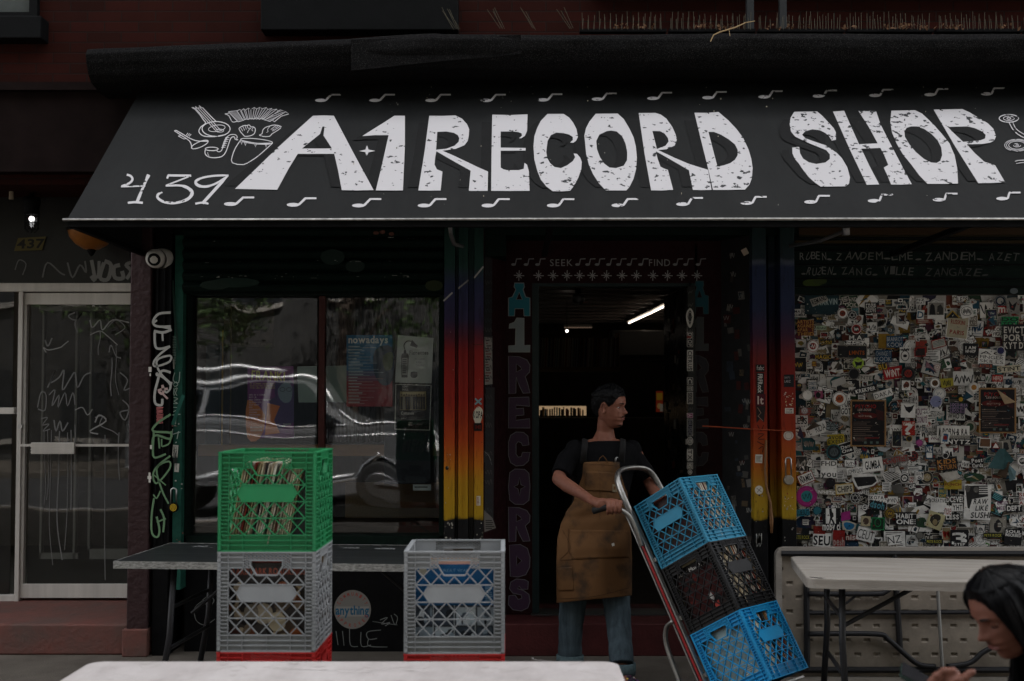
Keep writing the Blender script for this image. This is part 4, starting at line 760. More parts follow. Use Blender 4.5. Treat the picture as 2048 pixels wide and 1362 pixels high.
def dletter(ch, y0, y1, c, edge, x0=1017, x1=1060, name=None):
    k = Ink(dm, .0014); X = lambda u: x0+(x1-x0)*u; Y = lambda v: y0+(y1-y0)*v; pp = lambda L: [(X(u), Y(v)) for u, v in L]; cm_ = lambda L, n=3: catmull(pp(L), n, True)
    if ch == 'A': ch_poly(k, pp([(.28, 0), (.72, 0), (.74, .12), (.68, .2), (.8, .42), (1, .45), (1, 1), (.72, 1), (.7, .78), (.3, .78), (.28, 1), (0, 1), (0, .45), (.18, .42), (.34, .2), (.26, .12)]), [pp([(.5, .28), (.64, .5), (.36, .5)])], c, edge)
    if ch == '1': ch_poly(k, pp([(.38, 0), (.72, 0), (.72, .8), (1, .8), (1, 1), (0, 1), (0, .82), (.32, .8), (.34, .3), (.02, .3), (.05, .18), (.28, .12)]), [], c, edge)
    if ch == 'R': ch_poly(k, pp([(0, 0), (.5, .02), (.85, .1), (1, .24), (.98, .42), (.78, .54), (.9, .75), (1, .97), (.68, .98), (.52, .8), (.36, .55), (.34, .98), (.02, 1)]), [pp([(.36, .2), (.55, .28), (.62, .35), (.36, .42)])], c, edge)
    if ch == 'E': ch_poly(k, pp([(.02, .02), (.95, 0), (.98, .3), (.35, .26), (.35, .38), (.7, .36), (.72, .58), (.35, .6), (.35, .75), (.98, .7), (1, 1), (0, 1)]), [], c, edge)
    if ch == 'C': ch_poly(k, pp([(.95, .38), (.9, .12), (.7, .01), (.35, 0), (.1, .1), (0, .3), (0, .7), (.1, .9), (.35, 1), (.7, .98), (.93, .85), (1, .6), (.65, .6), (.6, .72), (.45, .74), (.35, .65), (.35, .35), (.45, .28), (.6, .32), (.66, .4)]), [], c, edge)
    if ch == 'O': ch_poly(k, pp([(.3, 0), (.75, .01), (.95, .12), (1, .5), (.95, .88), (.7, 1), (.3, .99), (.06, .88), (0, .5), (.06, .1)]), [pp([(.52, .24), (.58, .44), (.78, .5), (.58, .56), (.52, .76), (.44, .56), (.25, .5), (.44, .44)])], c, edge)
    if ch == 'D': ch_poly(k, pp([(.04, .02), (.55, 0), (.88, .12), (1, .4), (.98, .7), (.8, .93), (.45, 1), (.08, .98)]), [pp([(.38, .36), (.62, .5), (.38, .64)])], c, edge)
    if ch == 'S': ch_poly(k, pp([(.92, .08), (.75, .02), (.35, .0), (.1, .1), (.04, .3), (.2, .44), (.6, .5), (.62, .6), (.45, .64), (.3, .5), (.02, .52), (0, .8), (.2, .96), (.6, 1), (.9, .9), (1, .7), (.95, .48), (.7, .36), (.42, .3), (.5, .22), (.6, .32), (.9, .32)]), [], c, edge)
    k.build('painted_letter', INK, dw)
pu, pe = (.050, .026, .052), (.13, .13, .135); cyn = (.015, .16, .21)
for ch, y0, y1, c, e_ in (('A', 566, 632, cyn, (.25, .25, .25)), ('1', 636, 704, (.22, .25, .26), (.28, .28, .28)), ('R', 712, 788, pu, pe), ('E', 794, 856, pu, pe), ('C', 864, 932, pu, pe), ('O', 938, 1009, pu, pe), ('R', 1014, 1084, pu, pe), ('D', 1089, 1154, pu, pe), ('S', 1158, 1222, pu, pe)): dletter(ch, y0, y1, c, e_)
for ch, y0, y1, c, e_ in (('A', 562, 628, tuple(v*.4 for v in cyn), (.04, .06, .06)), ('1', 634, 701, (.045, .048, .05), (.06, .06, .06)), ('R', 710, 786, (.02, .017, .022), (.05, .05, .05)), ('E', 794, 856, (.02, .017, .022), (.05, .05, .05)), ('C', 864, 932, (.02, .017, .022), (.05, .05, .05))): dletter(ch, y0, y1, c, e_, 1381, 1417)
# ---------------- sticker covered wall
SW = FY+.05
STK = mat('grimy_sticker', (1, 1, 1), .6, attr=True, nz=.34, nscale=9, spec=.2, bump=.5, bscale=14)
sw = thing('sticker_wall', (XW(1900, SW), SW, 0), 'wall panel covered edge to edge in overlapping stickers and torn posters', 'sticker wall')
mb = MB(); slab(1588, 588, 2420, 1345, SW, .3, mb); mb.build('panel', mat('panel_grey', (.13, .12, .11), .7, nz=.5), sw)
mb = MB(); slab(1588, 436, 2420, 500, SW-.02, .3, mb); slab(1588, 500, 2420, 588, SW-.04, .3, mb); mb.build('gate_box', DGR, sw)
mb = MB()
for i, (py, cc) in enumerate(((448, 0), (474, 0), (488, 0), (500, 1), (528, 1), (556, 1), (572, 1))): slab(1588, py, 2420, py+2.5, SW-.055, .02, mb)
mb.build('gate_ribs', BLK, sw)
k = Ink(ymap(SW-.043)); 
k.rect(1598, 450, 2300, 470, (.035, .017, .004)); k.rect(1590, 481, 2300, 487, (.035, .022, .004)); k.rect(1598, 471, 2300, 473, (.04, .03, .008))
for i in range(150): 
    x = 1600+i*4.5+ru(-1, 1); k.ell(x, 477+ru(-1, 1), 1, .8, (.05, .05, .045), 5)
k.hand('RUBEN.', 1599, 503, 1665, 519, hx('6f706e')); k.hand('ZANDEM.EME.', 1672, 504, 1845, 520, hx('62635f')); k.hand('ZANDEM.', 1850, 504, 1970, 521, hx('5b5c5a')); k.hand('AZET', 1976, 505, 2040, 521, hx('535452'))
k.hand('.RUZEN.', 1602, 534, 1675, 550, hx('646563')); k.hand('ZANG.', 1682, 534, 1758, 550, hx('565755')); k.hand('VILLE', 1766, 533, 1828, 550, hx('535452')); k.hand('ZANGAZE.', 1850, 535, 1978, 552, hx('424342'))
for x in range(1600, 2040, 9):
    if rnd() < .6: k.ell(x, 500.5+ru(-.6, .6), .9, .8, hx('6a6a68'), 5)
    if rnd() < .5: k.ell(x, 530.5+ru(-.6, .6), .9, .8, hx('5a5a58'), 5)
k.ell(1625, 566, 20, 8, (.03, .05, .004)); k.ell(1640, 562, 14, 7, (.025, .04, .006)); k.ell(2028, 582, 8, 6, (.1, .12, .13))
k.build('marker_writing', INK, sw)
SMAP = ymap(SW)
PALW = ['e2dfda', 'e8e6e2', 'd4d1cc', 'b9b6b2', 'ecebe8', 'dad9d6', 'cbc9c6', 'f2f1ee']
PALC = ['1a1a1c', '141518', '1d2226', '232326', '101012', '17323e', '1e4a5e', '0f2c44', '2c6a70', '5a211c', '7a2a20', '3a1814', '8a6a1e', '1a1a1c', '101012', '2e4a34', '2a2a2c', '5c2f46', '3a3550', '8a7a5c', '6f6a60', '8f8a80', 'a0906c', '6a6258', '50493f', '33302d', '7a4030', '4a5a62', '70584a', '9a948a']
WORDS = ['KREKPE', 'GUMBA', 'DAKA', 'MAJIC', 'SKOYA', 'HABIT', 'ONE', 'REMAND', 'KOOK', 'DEFT', 'MAGAZ', 'RAW', 'SUSHI', 'TUR', 'GOT', 'GDS', 'FREE', 'LOOP', 'BEATS', 'CREATIVE', 'LESS', 'MEANSTREET', 'FLORIDA', 'DUSTY', 'DONUTS', 'STINT', 'FIGURE', 'PSYCHO', 'PETE ROCK', 'BEAT', 'MUSIC', 'EKO', 'WHO IS', 'NZ', 'MEET']
def sticker(k, x, y, w_, h_, ang, kind=None, tx=None, c=None, ink_=None):
    kind = kind or random.choices(['tag', 'word', 'ring', 'photo', 'lines', 'plain', 'blob', 'torn'], [5, 4, 3, 4, 3, 2, 3, 4])[0]
    wht = rnd() < .56
    c = c or hx(random.choice(PALW if wht else PALC)); lum = sum(c)/3
    ink_ = ink_ or ((.02, .02, .022) if lum > .2 else hx(random.choice(['cfcac2', 'c8c2b6', 'b8b2a6', 'c9a52c', 'b0302a', '5aa0a8'])))
    if lum > .2 and rnd() < .2: ink_ = hx(random.choice(['8a1e1a', '1d4a6a', '2a5a3a', '6a2a5a']))
    ca, sa = math.cos(ang), math.sin(ang); T = lambda u, v: (x+(u*ca-v*sa), y+(u*sa+v*ca)); a, b = w_/2, h_/2
    tp = lambda L: [T(u, v) for u, v in L]
    if kind == 'ring':
        r_ = min(a, b)*1.05; k.ell(x, y, r_, r_, c); k.ring(x, y, r_*.86, r_*.86, .8, ink_); 
        if rnd() < .5: k.ell(x, y, r_*.55, r_*.55, hx(random.choice(PALC+PALW))); k.scribble(x-r_*.4, y-r_*.3, x+r_*.4, y+r_*.3, .8, ink_, 4, .3)
        else: k.stroke([(x+r_*.6*math.cos(t), y+r_*.6*math.sin(t)) for t in (-1.57, .52, 2.6)], 1, ink_, True); k.stroke([(x+r_*.6*math.cos(t), y+r_*.6*math.sin(t)) for t in (1.57, 3.66, 5.76)], .8, ink_, True)
        return
    if kind == 'torn':
        k.poly([T(a*math.cos(t)*ru(.7, 1.3), b*math.sin(t)*ru(.7, 1.3)) for t in [i*math.pi/4 for i in range(8)]], c)
        for i in range(4): k.poly(tp([(ru(-a, a), ru(-b, b)) for _ in range(3)]), hx(random.choice(PALC+PALW)))
        return
    if rnd() < .45 and kind != 'plain': k.poly(tp([(-a-1, -b-1), (a+1, -b-1), (a+1, b+1), (-a-1, b+1)]), hx('d2ccc2') if lum < .2 else (.03, .03, .03))
    k.poly(tp([(-a, -b), (a*ru(.9, 1), -b), (a, b), (-a, b*ru(.9, 1))]), c)
    if kind == 'tag':
        n_ = random.randint(7, 11); k.stroke(tp([(-a*.8+1.6*a*i/n_+ru(-a, a)*.22, (b*.72 if i % 2 else -b*.72)*ru(.3, 1)) for i in range(n_+1)]), max(.9, h_*.075), ink_, n=3)
        if rnd() < .5: k.stroke(tp([(-a*.8, b*.8), (a*.8, b*.6)]), .9, ink_)
    elif kind == 'word':
        tx = tx or random.choice(WORDS); rows = 2 if h_ > w_*.55 else 1
        for r_ in range(rows): k.text(tx if r_ == 0 else random.choice(WORDS), x-a*.88, y-b*.75+r_*b*.85, x+a*.88, y-b*.75+r_*b*.85+(b*.65 if rows == 2 else b*1.45), ink_, 1, ang=ang if rows == 1 else 0)
    elif kind == 'lines':
        for i in range(max(3, int(h_/3.2))):
            v = -b*.85+i*3.2
            if v < b*.85: k.poly(tp([(-a*.85, v), (a*ru(.2, .85), v), (a*ru(.2, .85), v+1.5), (-a*.85, v+1.5)]), ink_)
    elif kind == 'photo':
        for i in range(9):
            q = [(ru(-a, a)*.9, ru(-b, b)*.9) for _ in range(4)]; q.sort(key=lambda p: math.atan2(p[1], p[0])); k.poly(tp(q), tuple(v*ru(.25, 1.1) for v in hx(random.choice(PALC[:12]+['8a8680', '5a5a58', '3a4a50', '2a2a2a', c and 'a09a90']))))
    elif kind == 'blob':
        cc = hx(random.choice(PALC)); k.poly(catmull([T(a*.75*math.cos(t)*ru(.5, 1.1), b*.75*math.sin(t)*ru(.5, 1.1)) for t in [i*math.pi/4 for i in range(8)]], 2, True), cc)
        k.scribble(x-a*.5, y-b*.4, x+a*.5, y+b*.4, .9, ink_, 6, .5)
random.seed(21)
base = Ink(SMAP, .001, .000009)
for yy in range(600, 1112, 22):
    for xx in range(1598, 2120, 24):
        base.o = .0008+.0001*((xx//24+yy//22*3) % 7); base.rect(xx-18, yy-16, xx+18, yy+16, tuple(v*.8 for v in hx(random.choice(PALW+PALC))), ru(-.3, .3))
for i in range(1700):
    base.o = .002+(i % 97)*.0002; x, y = ru(1592, 2110), ru(598, 1108); s_ = .38+1.0*rnd()**2.2; sticker(base, x, y, ru(14, 38)*s_, ru(12, 30)*s_, random.choice((0, 0, 0, ru(-.5, .5))))
cl = lambda mbk: mbk
# keep the collage inside the panel
def clip_panel(k):
    x0 = SMAP(1588.5, 800).x; z0 = SMAP(1800, 1104).z; z1 = SMAP(1800, 591).z
    for v in k.v: v.x = max(v.x, x0); v.z = min(max(v.z, z0), z1)
clip_panel(base); base.build('sticker', STK, sw); bpy.data.objects['sticker']['kind'] = 'stuff' if False else 'stuff'
base_o = [o for o in sw.children if o.name.startswith('sticker')][0]; base_o['kind'] = 'stuff'
OFF = [.0225]
def st(fn, label=None, scale=None):
    k = Ink(SMAP, OFF[0], .00001); fn(k); OFF[0] = k.o+.00005; clip_panel(k); o = k.build('sticker', STK, sw)
    if label: o['label'] = label
K, W_ = (.010, .010, .012), hx('eae8e4')
def wordst(tx, x0, y0, x1, y1, bgc, ic, ang=0, pad=3, bold=1, border=None, label=None):
    def fn(k):
        if border: k.rect(x0-pad-1.5, y0-pad-1.5, x1+pad+1.5, y1+pad+1.5, border, ang)
        k.rect(x0-pad, y0-pad, x1+pad, y1+pad, bgc, ang)
        rows = tx.split('|'); h_ = (y1-y0)/len(rows); cx, cy = (x0+x1)/2, (y0+y1)/2
        for i, r_ in enumerate(rows):
            yc = y0+(i+.5)*h_; ox = -(yc-cy)*math.sin(ang); k.text(r_, x0+ox, cy+(yc-cy)*math.cos(ang)-h_*.41, x1+ox, cy+(yc-cy)*math.cos(ang)+h_*.41, ic, bold, ang=ang)
    st(fn, label or 'sticker reading '+tx.replace('|', ' ').lower() if 0 else label)
Q1 = lambda x, y: (1560+x/5.238, 580+y/5.238); Q2 = lambda x, y: (1788+x/5.238, 580+y/5.238); Q3 = lambda x, y: (1560+x/5.238, 840+y/5.238); Q4 = lambda x, y: (1788+x/5.238, 840+y/5.238)
def bx(Q, x0, y0, x1, y1): return (*Q(x0, y0), *Q(x1, y1))
def W(Q, box, tx, bgc, ic, ang=0, **k): wordst(tx, *bx(Q, *box), bgc, ic, ang, **k)
gold, redc, teal, navy, grn = hx('b8952a'), hx('8e1f1c'), hx('2f7f86'), hx('12405e'), hx('1f8a52')
W(Q1, (275, 60, 600, 240), '', hx('18323a'), K, 0); W(Q1, (395, 85, 600, 160), 'MARVIN', hx('1e4048'), hx('a8b8b6'), -.05, pad=1); W(Q1, (330, 70, 490, 135), 'REMAND', hx('a8a49c'), K, -.4, pad=2)
W(Q1, (180, 312, 355, 480), 'ARTISTS|AGAINST|APAR   T|THEID', hx('5e241e'), hx('b88a44'), 0, pad=0); W(Q1, (382, 380, 480, 412), 'AkiraRad', hx('a8bca0'), K, pad=1)
W(Q1, (900, 140, 1005, 235), 'FREE|LOOP|WHOLE|BEATS', K, W_, 0, pad=2)
W(Q1, (725, 470, 880, 525), 'M.A.', hx('3a3a3a'), W_, pad=1); W(Q1, (680, 535, 860, 585), 'NO|ENEMIES', W_, K, pad=1)
W(Q1, (620, 600, 890, 695), '', K, K, .02, border=hx('8a8478')); W(Q1, (725, 630, 885, 682), 'LMNTS', K, hx('b05a1e'), pad=0)
W(Q1, (370, 675, 535, 725), 'MAGIC', hx('2c2a26'), gold, pad=0); W(Q1, (1120, 485, 1285, 600), 'BRAINROT|KOOK', navy, hx('b8b8b8'), pad=1, bold=0); W(Q1, (1005, 635, 1165, 750), 'CHANGE IT|KOOK', navy, hx('b8b8b8'), pad=1, bold=0)
W(Q1, (1098, 820, 1270, 915), 'WiNT.', hx('9c1e22'), hx('e0dad2'), -.15, pad=3); W(Q1, (790, 1020, 1000, 1070), 'KREKPER', K, W_, -.2, pad=2); W(Q1, (990, 1060, 1170, 1120), 'DAKA', W_, K, -.3, pad=2, bold=0)
W(Q1, (640, 1150, 745, 1310), 'TUR|GOT', W_, K, .02, pad=1); W(Q1, (1030, 770, 1120, 840), 'BU', hx('2a2818'), gold, -.2, pad=0); W(Q1, (1190, 710, 1240, 750), 'n.', K, W_, pad=1)
W(Q1, (820, 895, 960, 940), 'ENTE', hx('b8b4ac'), K, .05, pad=2, bold=0)
W(Q2, (100, 860, 220, 905), 'Dusty|Donuts', hx('20201f'), hx('c0bab0'), pad=1); W(Q2, (245, 215, 310, 300), 'D', W_, hx('2d5a78'), .1, pad=1)
W(Q2, (1090, 165, 1195, 240), 'mi', hx('9c1e22'), hx('e0dad2'), pad=0); W(Q2, (1130, 285, 1300, 370), 'DO|YOU', grn, K, pad=1); W(Q2, (1150, 375, 1500, 620), 'EVICT OR|PORT IT|KYT DTOK', K, hx('cfcac2'), pad=3, label='large black sticker with white capitals at the right edge')
W(Q2, (750, 585, 855, 660), 'I AM|HIP-HOP', K, W_, .02, pad=5); W(Q2, (590, 310, 740, 470), 'RUSSKINI||PARIS', hx('b0a890'), hx('8a2a24'), .12, pad=6, border=W_); W(Q2, (200, 445, 285, 475), 'ONE', hx('30302e'), W_, pad=0)
W(Q2, (900, 640, 1150, 770), 'AC|FINGER|SKILLS', W_, K, .08, pad=3, bold=0); W(Q2, (895, 775, 1030, 815), 'AUTHUR', hx('304048'), hx('b5552f'), .03, pad=1); W(Q2, (1090, 800, 1320, 850), 'STINT', hx('c8c0a8'), K, -.08, pad=2)
W(Q2, (225, 925, 290, 955), 'R', W_, K, pad=1); W(Q2, (410, 1285, 515, 1320), 'FOUNDED', W_, K, -.1, pad=1); W(Q2, (590, 1185, 770, 1290), 'LOCO-BLEA|LOCO-BLEA|LOCO-BLEA', hx('2a3a40'), hx('a88ab0'), .05, pad=1)
W(Q2, (1040, 900, 1130, 950), 'HEED', hx('a8241e'), hx('d8d0c4'), .05, pad=2)
W(Q3, (275, 50, 480, 140), 'FL   RIDA', W_, K, -.35, pad=3, bold=0); W(Q3, (490, 30, 605, 105), 'CATALEYA|MUSIC', hx('2a3034'), hx('a8b4b6'), .03, pad=1); W(Q3, (505, 160, 662, 250), 'AVOID|EXESS', hx('b5a02c'), K, -.05, pad=2)
W(Q3, (642, 255, 750, 340), 'Dam|One', K, W_, -.3, pad=3, border=W_); W(Q3, (890, 415, 1055, 520), 'GUMBA', W_, K, -.13, pad=4); W(Q3, (710, 505, 870, 560), 'JOHN DOE', W_, K, -.13, pad=2, bold=0); W(Q3, (1080, 380, 1340, 450), 'MEANSTREET', hx('6c6a66'), hx('8e1f1c'), -.18, pad=1)
W(Q3, (430, 425, 590, 600), 'FHD||you', W_, hx('4a4a48'), .02, pad=1); W(Q3, (205, 570, 340, 650), 'NAMES', W_, K, -.4, pad=2, border=redc); W(Q3, (395, 735, 580, 780), 'INPHETIC', hx('80796c'), W_, .08, pad=1); W(Q3, (600, 685, 755, 760), 'CHIPS', hx('cfc8b4'), K, -.1, pad=2, border=gold)
W(Q3, (930, 790, 1085, 925), 'SKOYA|SKOYA|S', W_, K, 0, pad=1); W(Q3, (945, 860, 1095, 930), 'dsoh', K, hx('4a8a9a'), .2, pad=2); W(Q3, (155, 940, 305, 1000), 'BLUESLIT', hx('2a7a90'), K, -.1, pad=1)
W(Q3, (445, 920, 630, 1160), '||moby cl', K, W_, 0, pad=0, label='black sticker with a walking figure silhouette in a white panel')
st(lambda k: (k.rect(*bx(Q3, 480, 925, 585, 1085), W_), k.poly([Q3(*p) for p in ((515, 930), (540, 925), (545, 960), (560, 980), (562, 1010), (545, 1030), (560, 1050), (575, 1085), (555, 1085), (535, 1045), (528, 1085), (512, 1085), (525, 1020), (518, 980))], K)))
W(Q3, (1220, 975, 1420, 1095), 'HABIT|ONE', K, W_, 0, pad=2); W(Q3, (155, 1205, 310, 1250), 'PETE ROCK', hx('1e2220'), hx('a09a38'), pad=2); W(Q3, (350, 1200, 525, 1320), 'SEU', W_, K, .05, pad=1); W(Q3, (560, 1160, 675, 1320), '|pesh', hx('8e1f1c'), hx('a89a94'), pad=1); W(Q3, (690, 1205, 830, 1260), 'nist', hx('6a2a26'), hx('c0b4ac'), pad=0)
W(Q3, (1130, 1200, 1270, 1300), 'NZ', W_, K, -.15, pad=1, bold=0); W(Q3, (815, 1140, 985, 1260), 'CEUT', W_, K, .25, pad=2, bold=0)
W(Q4, (90, 15, 215, 155), 'WHO IS||', hx('a8281e'), hx('d8d0c4'), pad=1); st(lambda k: k.text('?', *bx(Q4, 108, 60, 195, 150), W_, 1), 'red sticker with a white question mark')
W(Q4, (510, 80, 770, 165), 'BORN & RA', W_, K, .02, pad=4); W(Q4, (490, 165, 790, 195), 'www.newyorkcity.com', hx('a8a49c'), K, .0, pad=1, bold=0); W(Q4, (560, 200, 800, 255), 'NYTZ', K, W_, .02, pad=1); W(Q4, (340, 270, 400, 400), 'NZ|1', navy, W_, pad=2)
W(Q4, (455, 405, 650, 520), 'KIDS|RETURN', K, hx('b0783a'), -.1, pad=3); W(Q4, (815, 395, 930, 500), 'Post|Cards', K, W_, -.1, pad=1); W(Q4, (230, 545, 305, 620), 'GDS.FM|\\o/', W_, K, pad=1); W(Q4, (155, 670, 225, 720), 'GE', K, W_, -.2, pad=1)
W(Q4, (940, 620, 1115, 655), 'MAGAZ', hx('a8a49c'), K, pad=0); W(Q4, (740, 680, 1010, 1040), '|||', W_, K, .04, pad=1, label='big torn white sticker with bold italic lettering and a photo of two men')
st(lambda k: (k.poly([Q4(*p) for p in ((745, 690), (980, 685), (985, 800), (820, 830), (790, 930), (770, 920))], hx('2a2a2a')), [k.rect(*bx(Q4, 890, 700+i*22, 985, 710+i*22), W_) for i in range(4)], k.text('RAW', *bx(Q4, 832, 825, 975, 880), K, 1, skew=.18), k.text('LIKE', *bx(Q4, 850, 895, 980, 948), K, 1, skew=.18), k.text('SUSHI', *bx(Q4, 800, 965, 1005, 1025), K, 1, skew=.18), k.ell(*Q4(770, 720), 5, 7, hx('5a5854')), k.ell(*Q4(860, 730), 5, 6, hx('6a6864'))))
W(Q4, (390, 820, 545, 960), 'CREATIVE||', W_, K, .05, pad=1); W(Q4, (550, 795, 720, 865), 'DCEVE!', hx('3a3a38'), W_, pad=1); W(Q4, (615, 880, 715, 950), 'YHT', W_, K, pad=1); W(Q4, (545, 985, 680, 1045), 'LESS', K, W_, pad=2); W(Q4, (1185, 890, 1330, 955), 'DEFT', K, W_, -.03, pad=2)
W(Q4, (25, 975, 205, 1095), 'HABIT|ONE', K, W_, 0, pad=2); W(Q4, (345, 1255, 505, 1290), 'PETE ROCK', hx('1e2220'), hx('a09a38'), pad=2); W(Q4, (945, 1190, 1130, 1225), 'PETE ROCK', hx('1e2220'), hx('a09a38'), pad=2); W(Q4, (605, 1165, 765, 1315), '3', K, W_, 0, pad=3); W(Q4, (632, 1285, 745, 1318), 'STEP', K, W_, 0, pad=1); W(Q4, (1165, 1150, 1330, 1300), 'SOUL|INSCRIBED||', K, W_, .08, pad=2)
W(Q4, (530, 630, 705, 720), '|PUNCH|', hx('b09a30'), hx('7a2a20'), pad=1); W(Q4, (1310, 760, 1450, 890), 'SFD|SHOR|ANG', W_, redc, pad=0); W(Q4, (530, 900, 600, 1000), 'nuie', W_, redc, .1, pad=1, bold=0)
def circ(Q, x, y, r_, c, edge, inner=None, ic=None, label=None):
    cx, cy = Q(x, y); r_ = r_/5.238
    def fn(k):
        k.ell(cx, cy, r_, r_, c, 28); k.ring(cx, cy, r_*.9, r_*.9, 1, edge)
        if inner == 'tri':
            for a in (0, math.pi): k.stroke([(cx+r_*.72*math.cos(t+a-1.57), cy+r_*.72*math.sin(t+a-1.57)) for t in (0, 2.094, 4.189)], 1.1, edge, True)
        elif inner: k.ell(cx, cy, r_*.55, r_*.55, inner); k.scribble(cx-r_*.4, cy-r_*.35, cx+r_*.4, cy+r_*.35, 1, ic or edge, 5, .4)
    st(fn, label)
circ(Q1, 755, 262, 50, K, W_, 'tri'); circ(Q1, 655, 245, 58, W_, K, hx('8a3a24'), K); circ(Q1, 345, 588, 64, W_, redc, redc, W_, 'round red and white sticker with a rose like head'); circ(Q1, 800, 408, 55, hx('8e1f1c'), W_, K, W_); circ(Q1, 775, 880, 62, K, hx('8a8680'), None); circ(Q1, 625, 1140, 78, W_, K, hx('b0582e'), K); circ(Q1, 288, 1100, 60, W_, hx('4a4a48'), None)
st(lambda k: (k.poly(catmull([(Q1(820, 765)[0]+10.5*(1+.18*(i % 2))*math.cos(i*.35), Q1(820, 765)[1]+10.5*(1+.18*(i % 2))*math.sin(i*.35)) for i in range(18)], 1, True), hx('a8c64a')), k.poly([Q1(*p) for p in ((780, 745), (820, 758), (862, 745), (855, 790), (795, 792))], K)), 'lime green sticker with a black cloud shape')
circ(Q2, 430, 975, 58, W_, K, hx('6a4a2a'), K, 'round eyeball sticker'); circ(Q2, 838, 1020, 52, W_, hx('d8d2c8'), hx('b07a34'), hx('b07a34')); circ(Q2, 440, 1168, 62, hx('8a90b8'), hx('a8aac8'), None, None); circ(Q2, 1118, 635, 45, hx('2a2a5a'), W_, None); circ(Q2, 700, 1145, 28, gold, K, None); circ(Q2, 150, 875, 75, K, hx('5a5a58'), hx('8a2a20'), K)
circ(Q3, 280, 800, 110, hx('a02a78'), hx('7a1a5a'), teal, K, 'magenta record shaped sticker with a teal centre'); circ(Q3, 565, 335, 82, hx('1c242a'), teal, hx('5a6468'), K); circ(Q3, 788, 815, 58, K, W_, 'tri'); circ(Q3, 528, 655, 52, K, hx('3a2020'), None); circ(Q3, 1152, 980, 58, hx('7a6420'), K, hx('4a3a30'), gold); circ(Q3, 390, 950, 48, hx('2a6a78'), K, None); circ(Q3, 888, 915, 36, W_, K, K, W_)
circ(Q4, 265, 240, 38, hx('a04a86'), hx('7a3a6a'), None); circ(Q4, 160, 195, 32, K, gold, None); circ(Q4, 540, 375, 32, K, W_, None); circ(Q4, 1345, 430, 60, W_, hx('5a2a4a'), K, W_); circ(Q4, 270, 1210, 42, hx('6a6862'), K, None); circ(Q4, 110, 610, 52, K, W_, W_, K)
def polyst(Q, pts, c, extra=None, label=None): st(lambda k: (k.poly([Q(*p) for p in pts], c), extra and extra(k)), label)
polyst(Q4, [(380, 945), (540, 1000), (490, 1165), (325, 1105)], hx('b8b088'), lambda k: (k.poly(catmull([Q4(*p) for p in ((400, 1000), (450, 985), (490, 1010), (480, 1060), (450, 1110), (410, 1100), (375, 1050))], 2, True), hx('2a2622')), k.ell(*Q4(430, 1070), 5, 6, hx('8a7a58'))), 'cream diamond sticker with a drawn bearded head')
polyst(Q4, [(1065, 225), (1110, 300), (1025, 298)], redc, lambda k: k.poly([Q4(1065, 240), Q4(1100, 292), Q4(1035, 292)], W_), 'red bordered triangle sticker')
polyst(Q4, [(900, 185), (1020, 190), (1015, 290), (890, 285)], W_, lambda k: k.poly([Q4(905, 195), Q4(1010, 198), Q4(1006, 282), Q4(898, 278)], hx('6a4a34')))
polyst(Q4, [(520, 120), (590, 130), (570, 245), (490, 245), (485, 180)], W_, lambda k: (k.poly([Q4(520, 140), Q4(570, 150), Q4(560, 230), Q4(505, 225)], hx('2f5f86')), k.ell(*Q4(537, 185), 4, 4.5, redc)))
polyst(Q1, [(445, 1055), (450, 1130), (370, 1140), (358, 1062)], hx('a04a70'), lambda k: k.ell(*Q1(400, 1100), 5, 6, K)); polyst(Q2, [(480, 930), (620, 920), (625, 1000), (500, 1030)], hx('a89e34'), lambda k: k.scribble(*Q2(510, 940), *Q2(600, 1010), 1.2, K, 8, .8))
polyst(Q2, [(355, 125), (530, 122), (528, 300), (350, 302)], W_, lambda k: (k.poly([Q2(362, 132), Q2(523, 130), Q2(521, 262), Q2(358, 262)], hx('8a8680')), k.poly([Q2(370, 260), Q2(380, 160), Q2(400, 140), Q2(425, 165), Q2(435, 260)], K), k.poly([Q2(450, 260), Q2(455, 170), Q2(490, 150), Q2(515, 190), Q2(515, 260)], hx('3a3a38'))))
polyst(Q2, [(540, 290), (615, 210), (695, 295)], gold, lambda k: k.poly([Q2(555, 292), Q2(615, 226), Q2(680, 294)], K)); polyst(Q2, [(60, 600), (175, 600), (172, 765), (58, 760)], W_, lambda k: (k.ring(*Q2(116, 690), 8, 10, 1.4, K), k.scribble(*Q2(75, 610), *Q2(160, 640), 1.6, K, 10, .3), k.ell(*Q2(116, 690), 4, 3, K)))
polyst(Q2, [(75, 1185), (230, 1188), (222, 1340), (70, 1335)], W_, lambda k: k.poly([Q2(*p) for p in ((100, 1200), (130, 1225), (180, 1220), (215, 1200), (190, 1260), (160, 1290), (125, 1260))], K)); polyst(Q2, [(700, 165), (820, 145), (835, 280), (715, 300), (688, 230)], W_, lambda k: (k.ring(*Q2(762, 222), 11, 9, 1, K), k.scribble(*Q2(720, 190), *Q2(805, 255), 1, hx('4a4a48'), 14, .4)))
polyst(Q2, [(385, 530), (530, 492), (552, 585), (405, 625)], redc, lambda k: (k.poly([Q2(395, 538), Q2(524, 504), Q2(543, 578), Q2(412, 612)], hx('b8b4a8')), [k.stroke([Q2(410, 548+i*15), Q2(525, 520+i*15)], .9, hx('3a6a78')) for i in range(4)]))
polyst(Q2, [(215, 605), (332, 600), (335, 695), (212, 700)], hx('a02420'), lambda k: k.poly([Q2(224, 614), Q2(324, 610), Q2(326, 686), Q2(222, 690)], hx('2a1c1c'))); polyst(Q3, [(960, 1020), (1095, 1022), (1092, 1155), (955, 1150)], grn, lambda k: (k.poly([Q3(968, 1030), Q3(1086, 1032), Q3(1084, 1145), Q3(963, 1142)], hx('16301e')), k.ring(*Q3(1025, 1075), 6, 8, 1.4, grn)), 'green framed square sticker near the bottom')
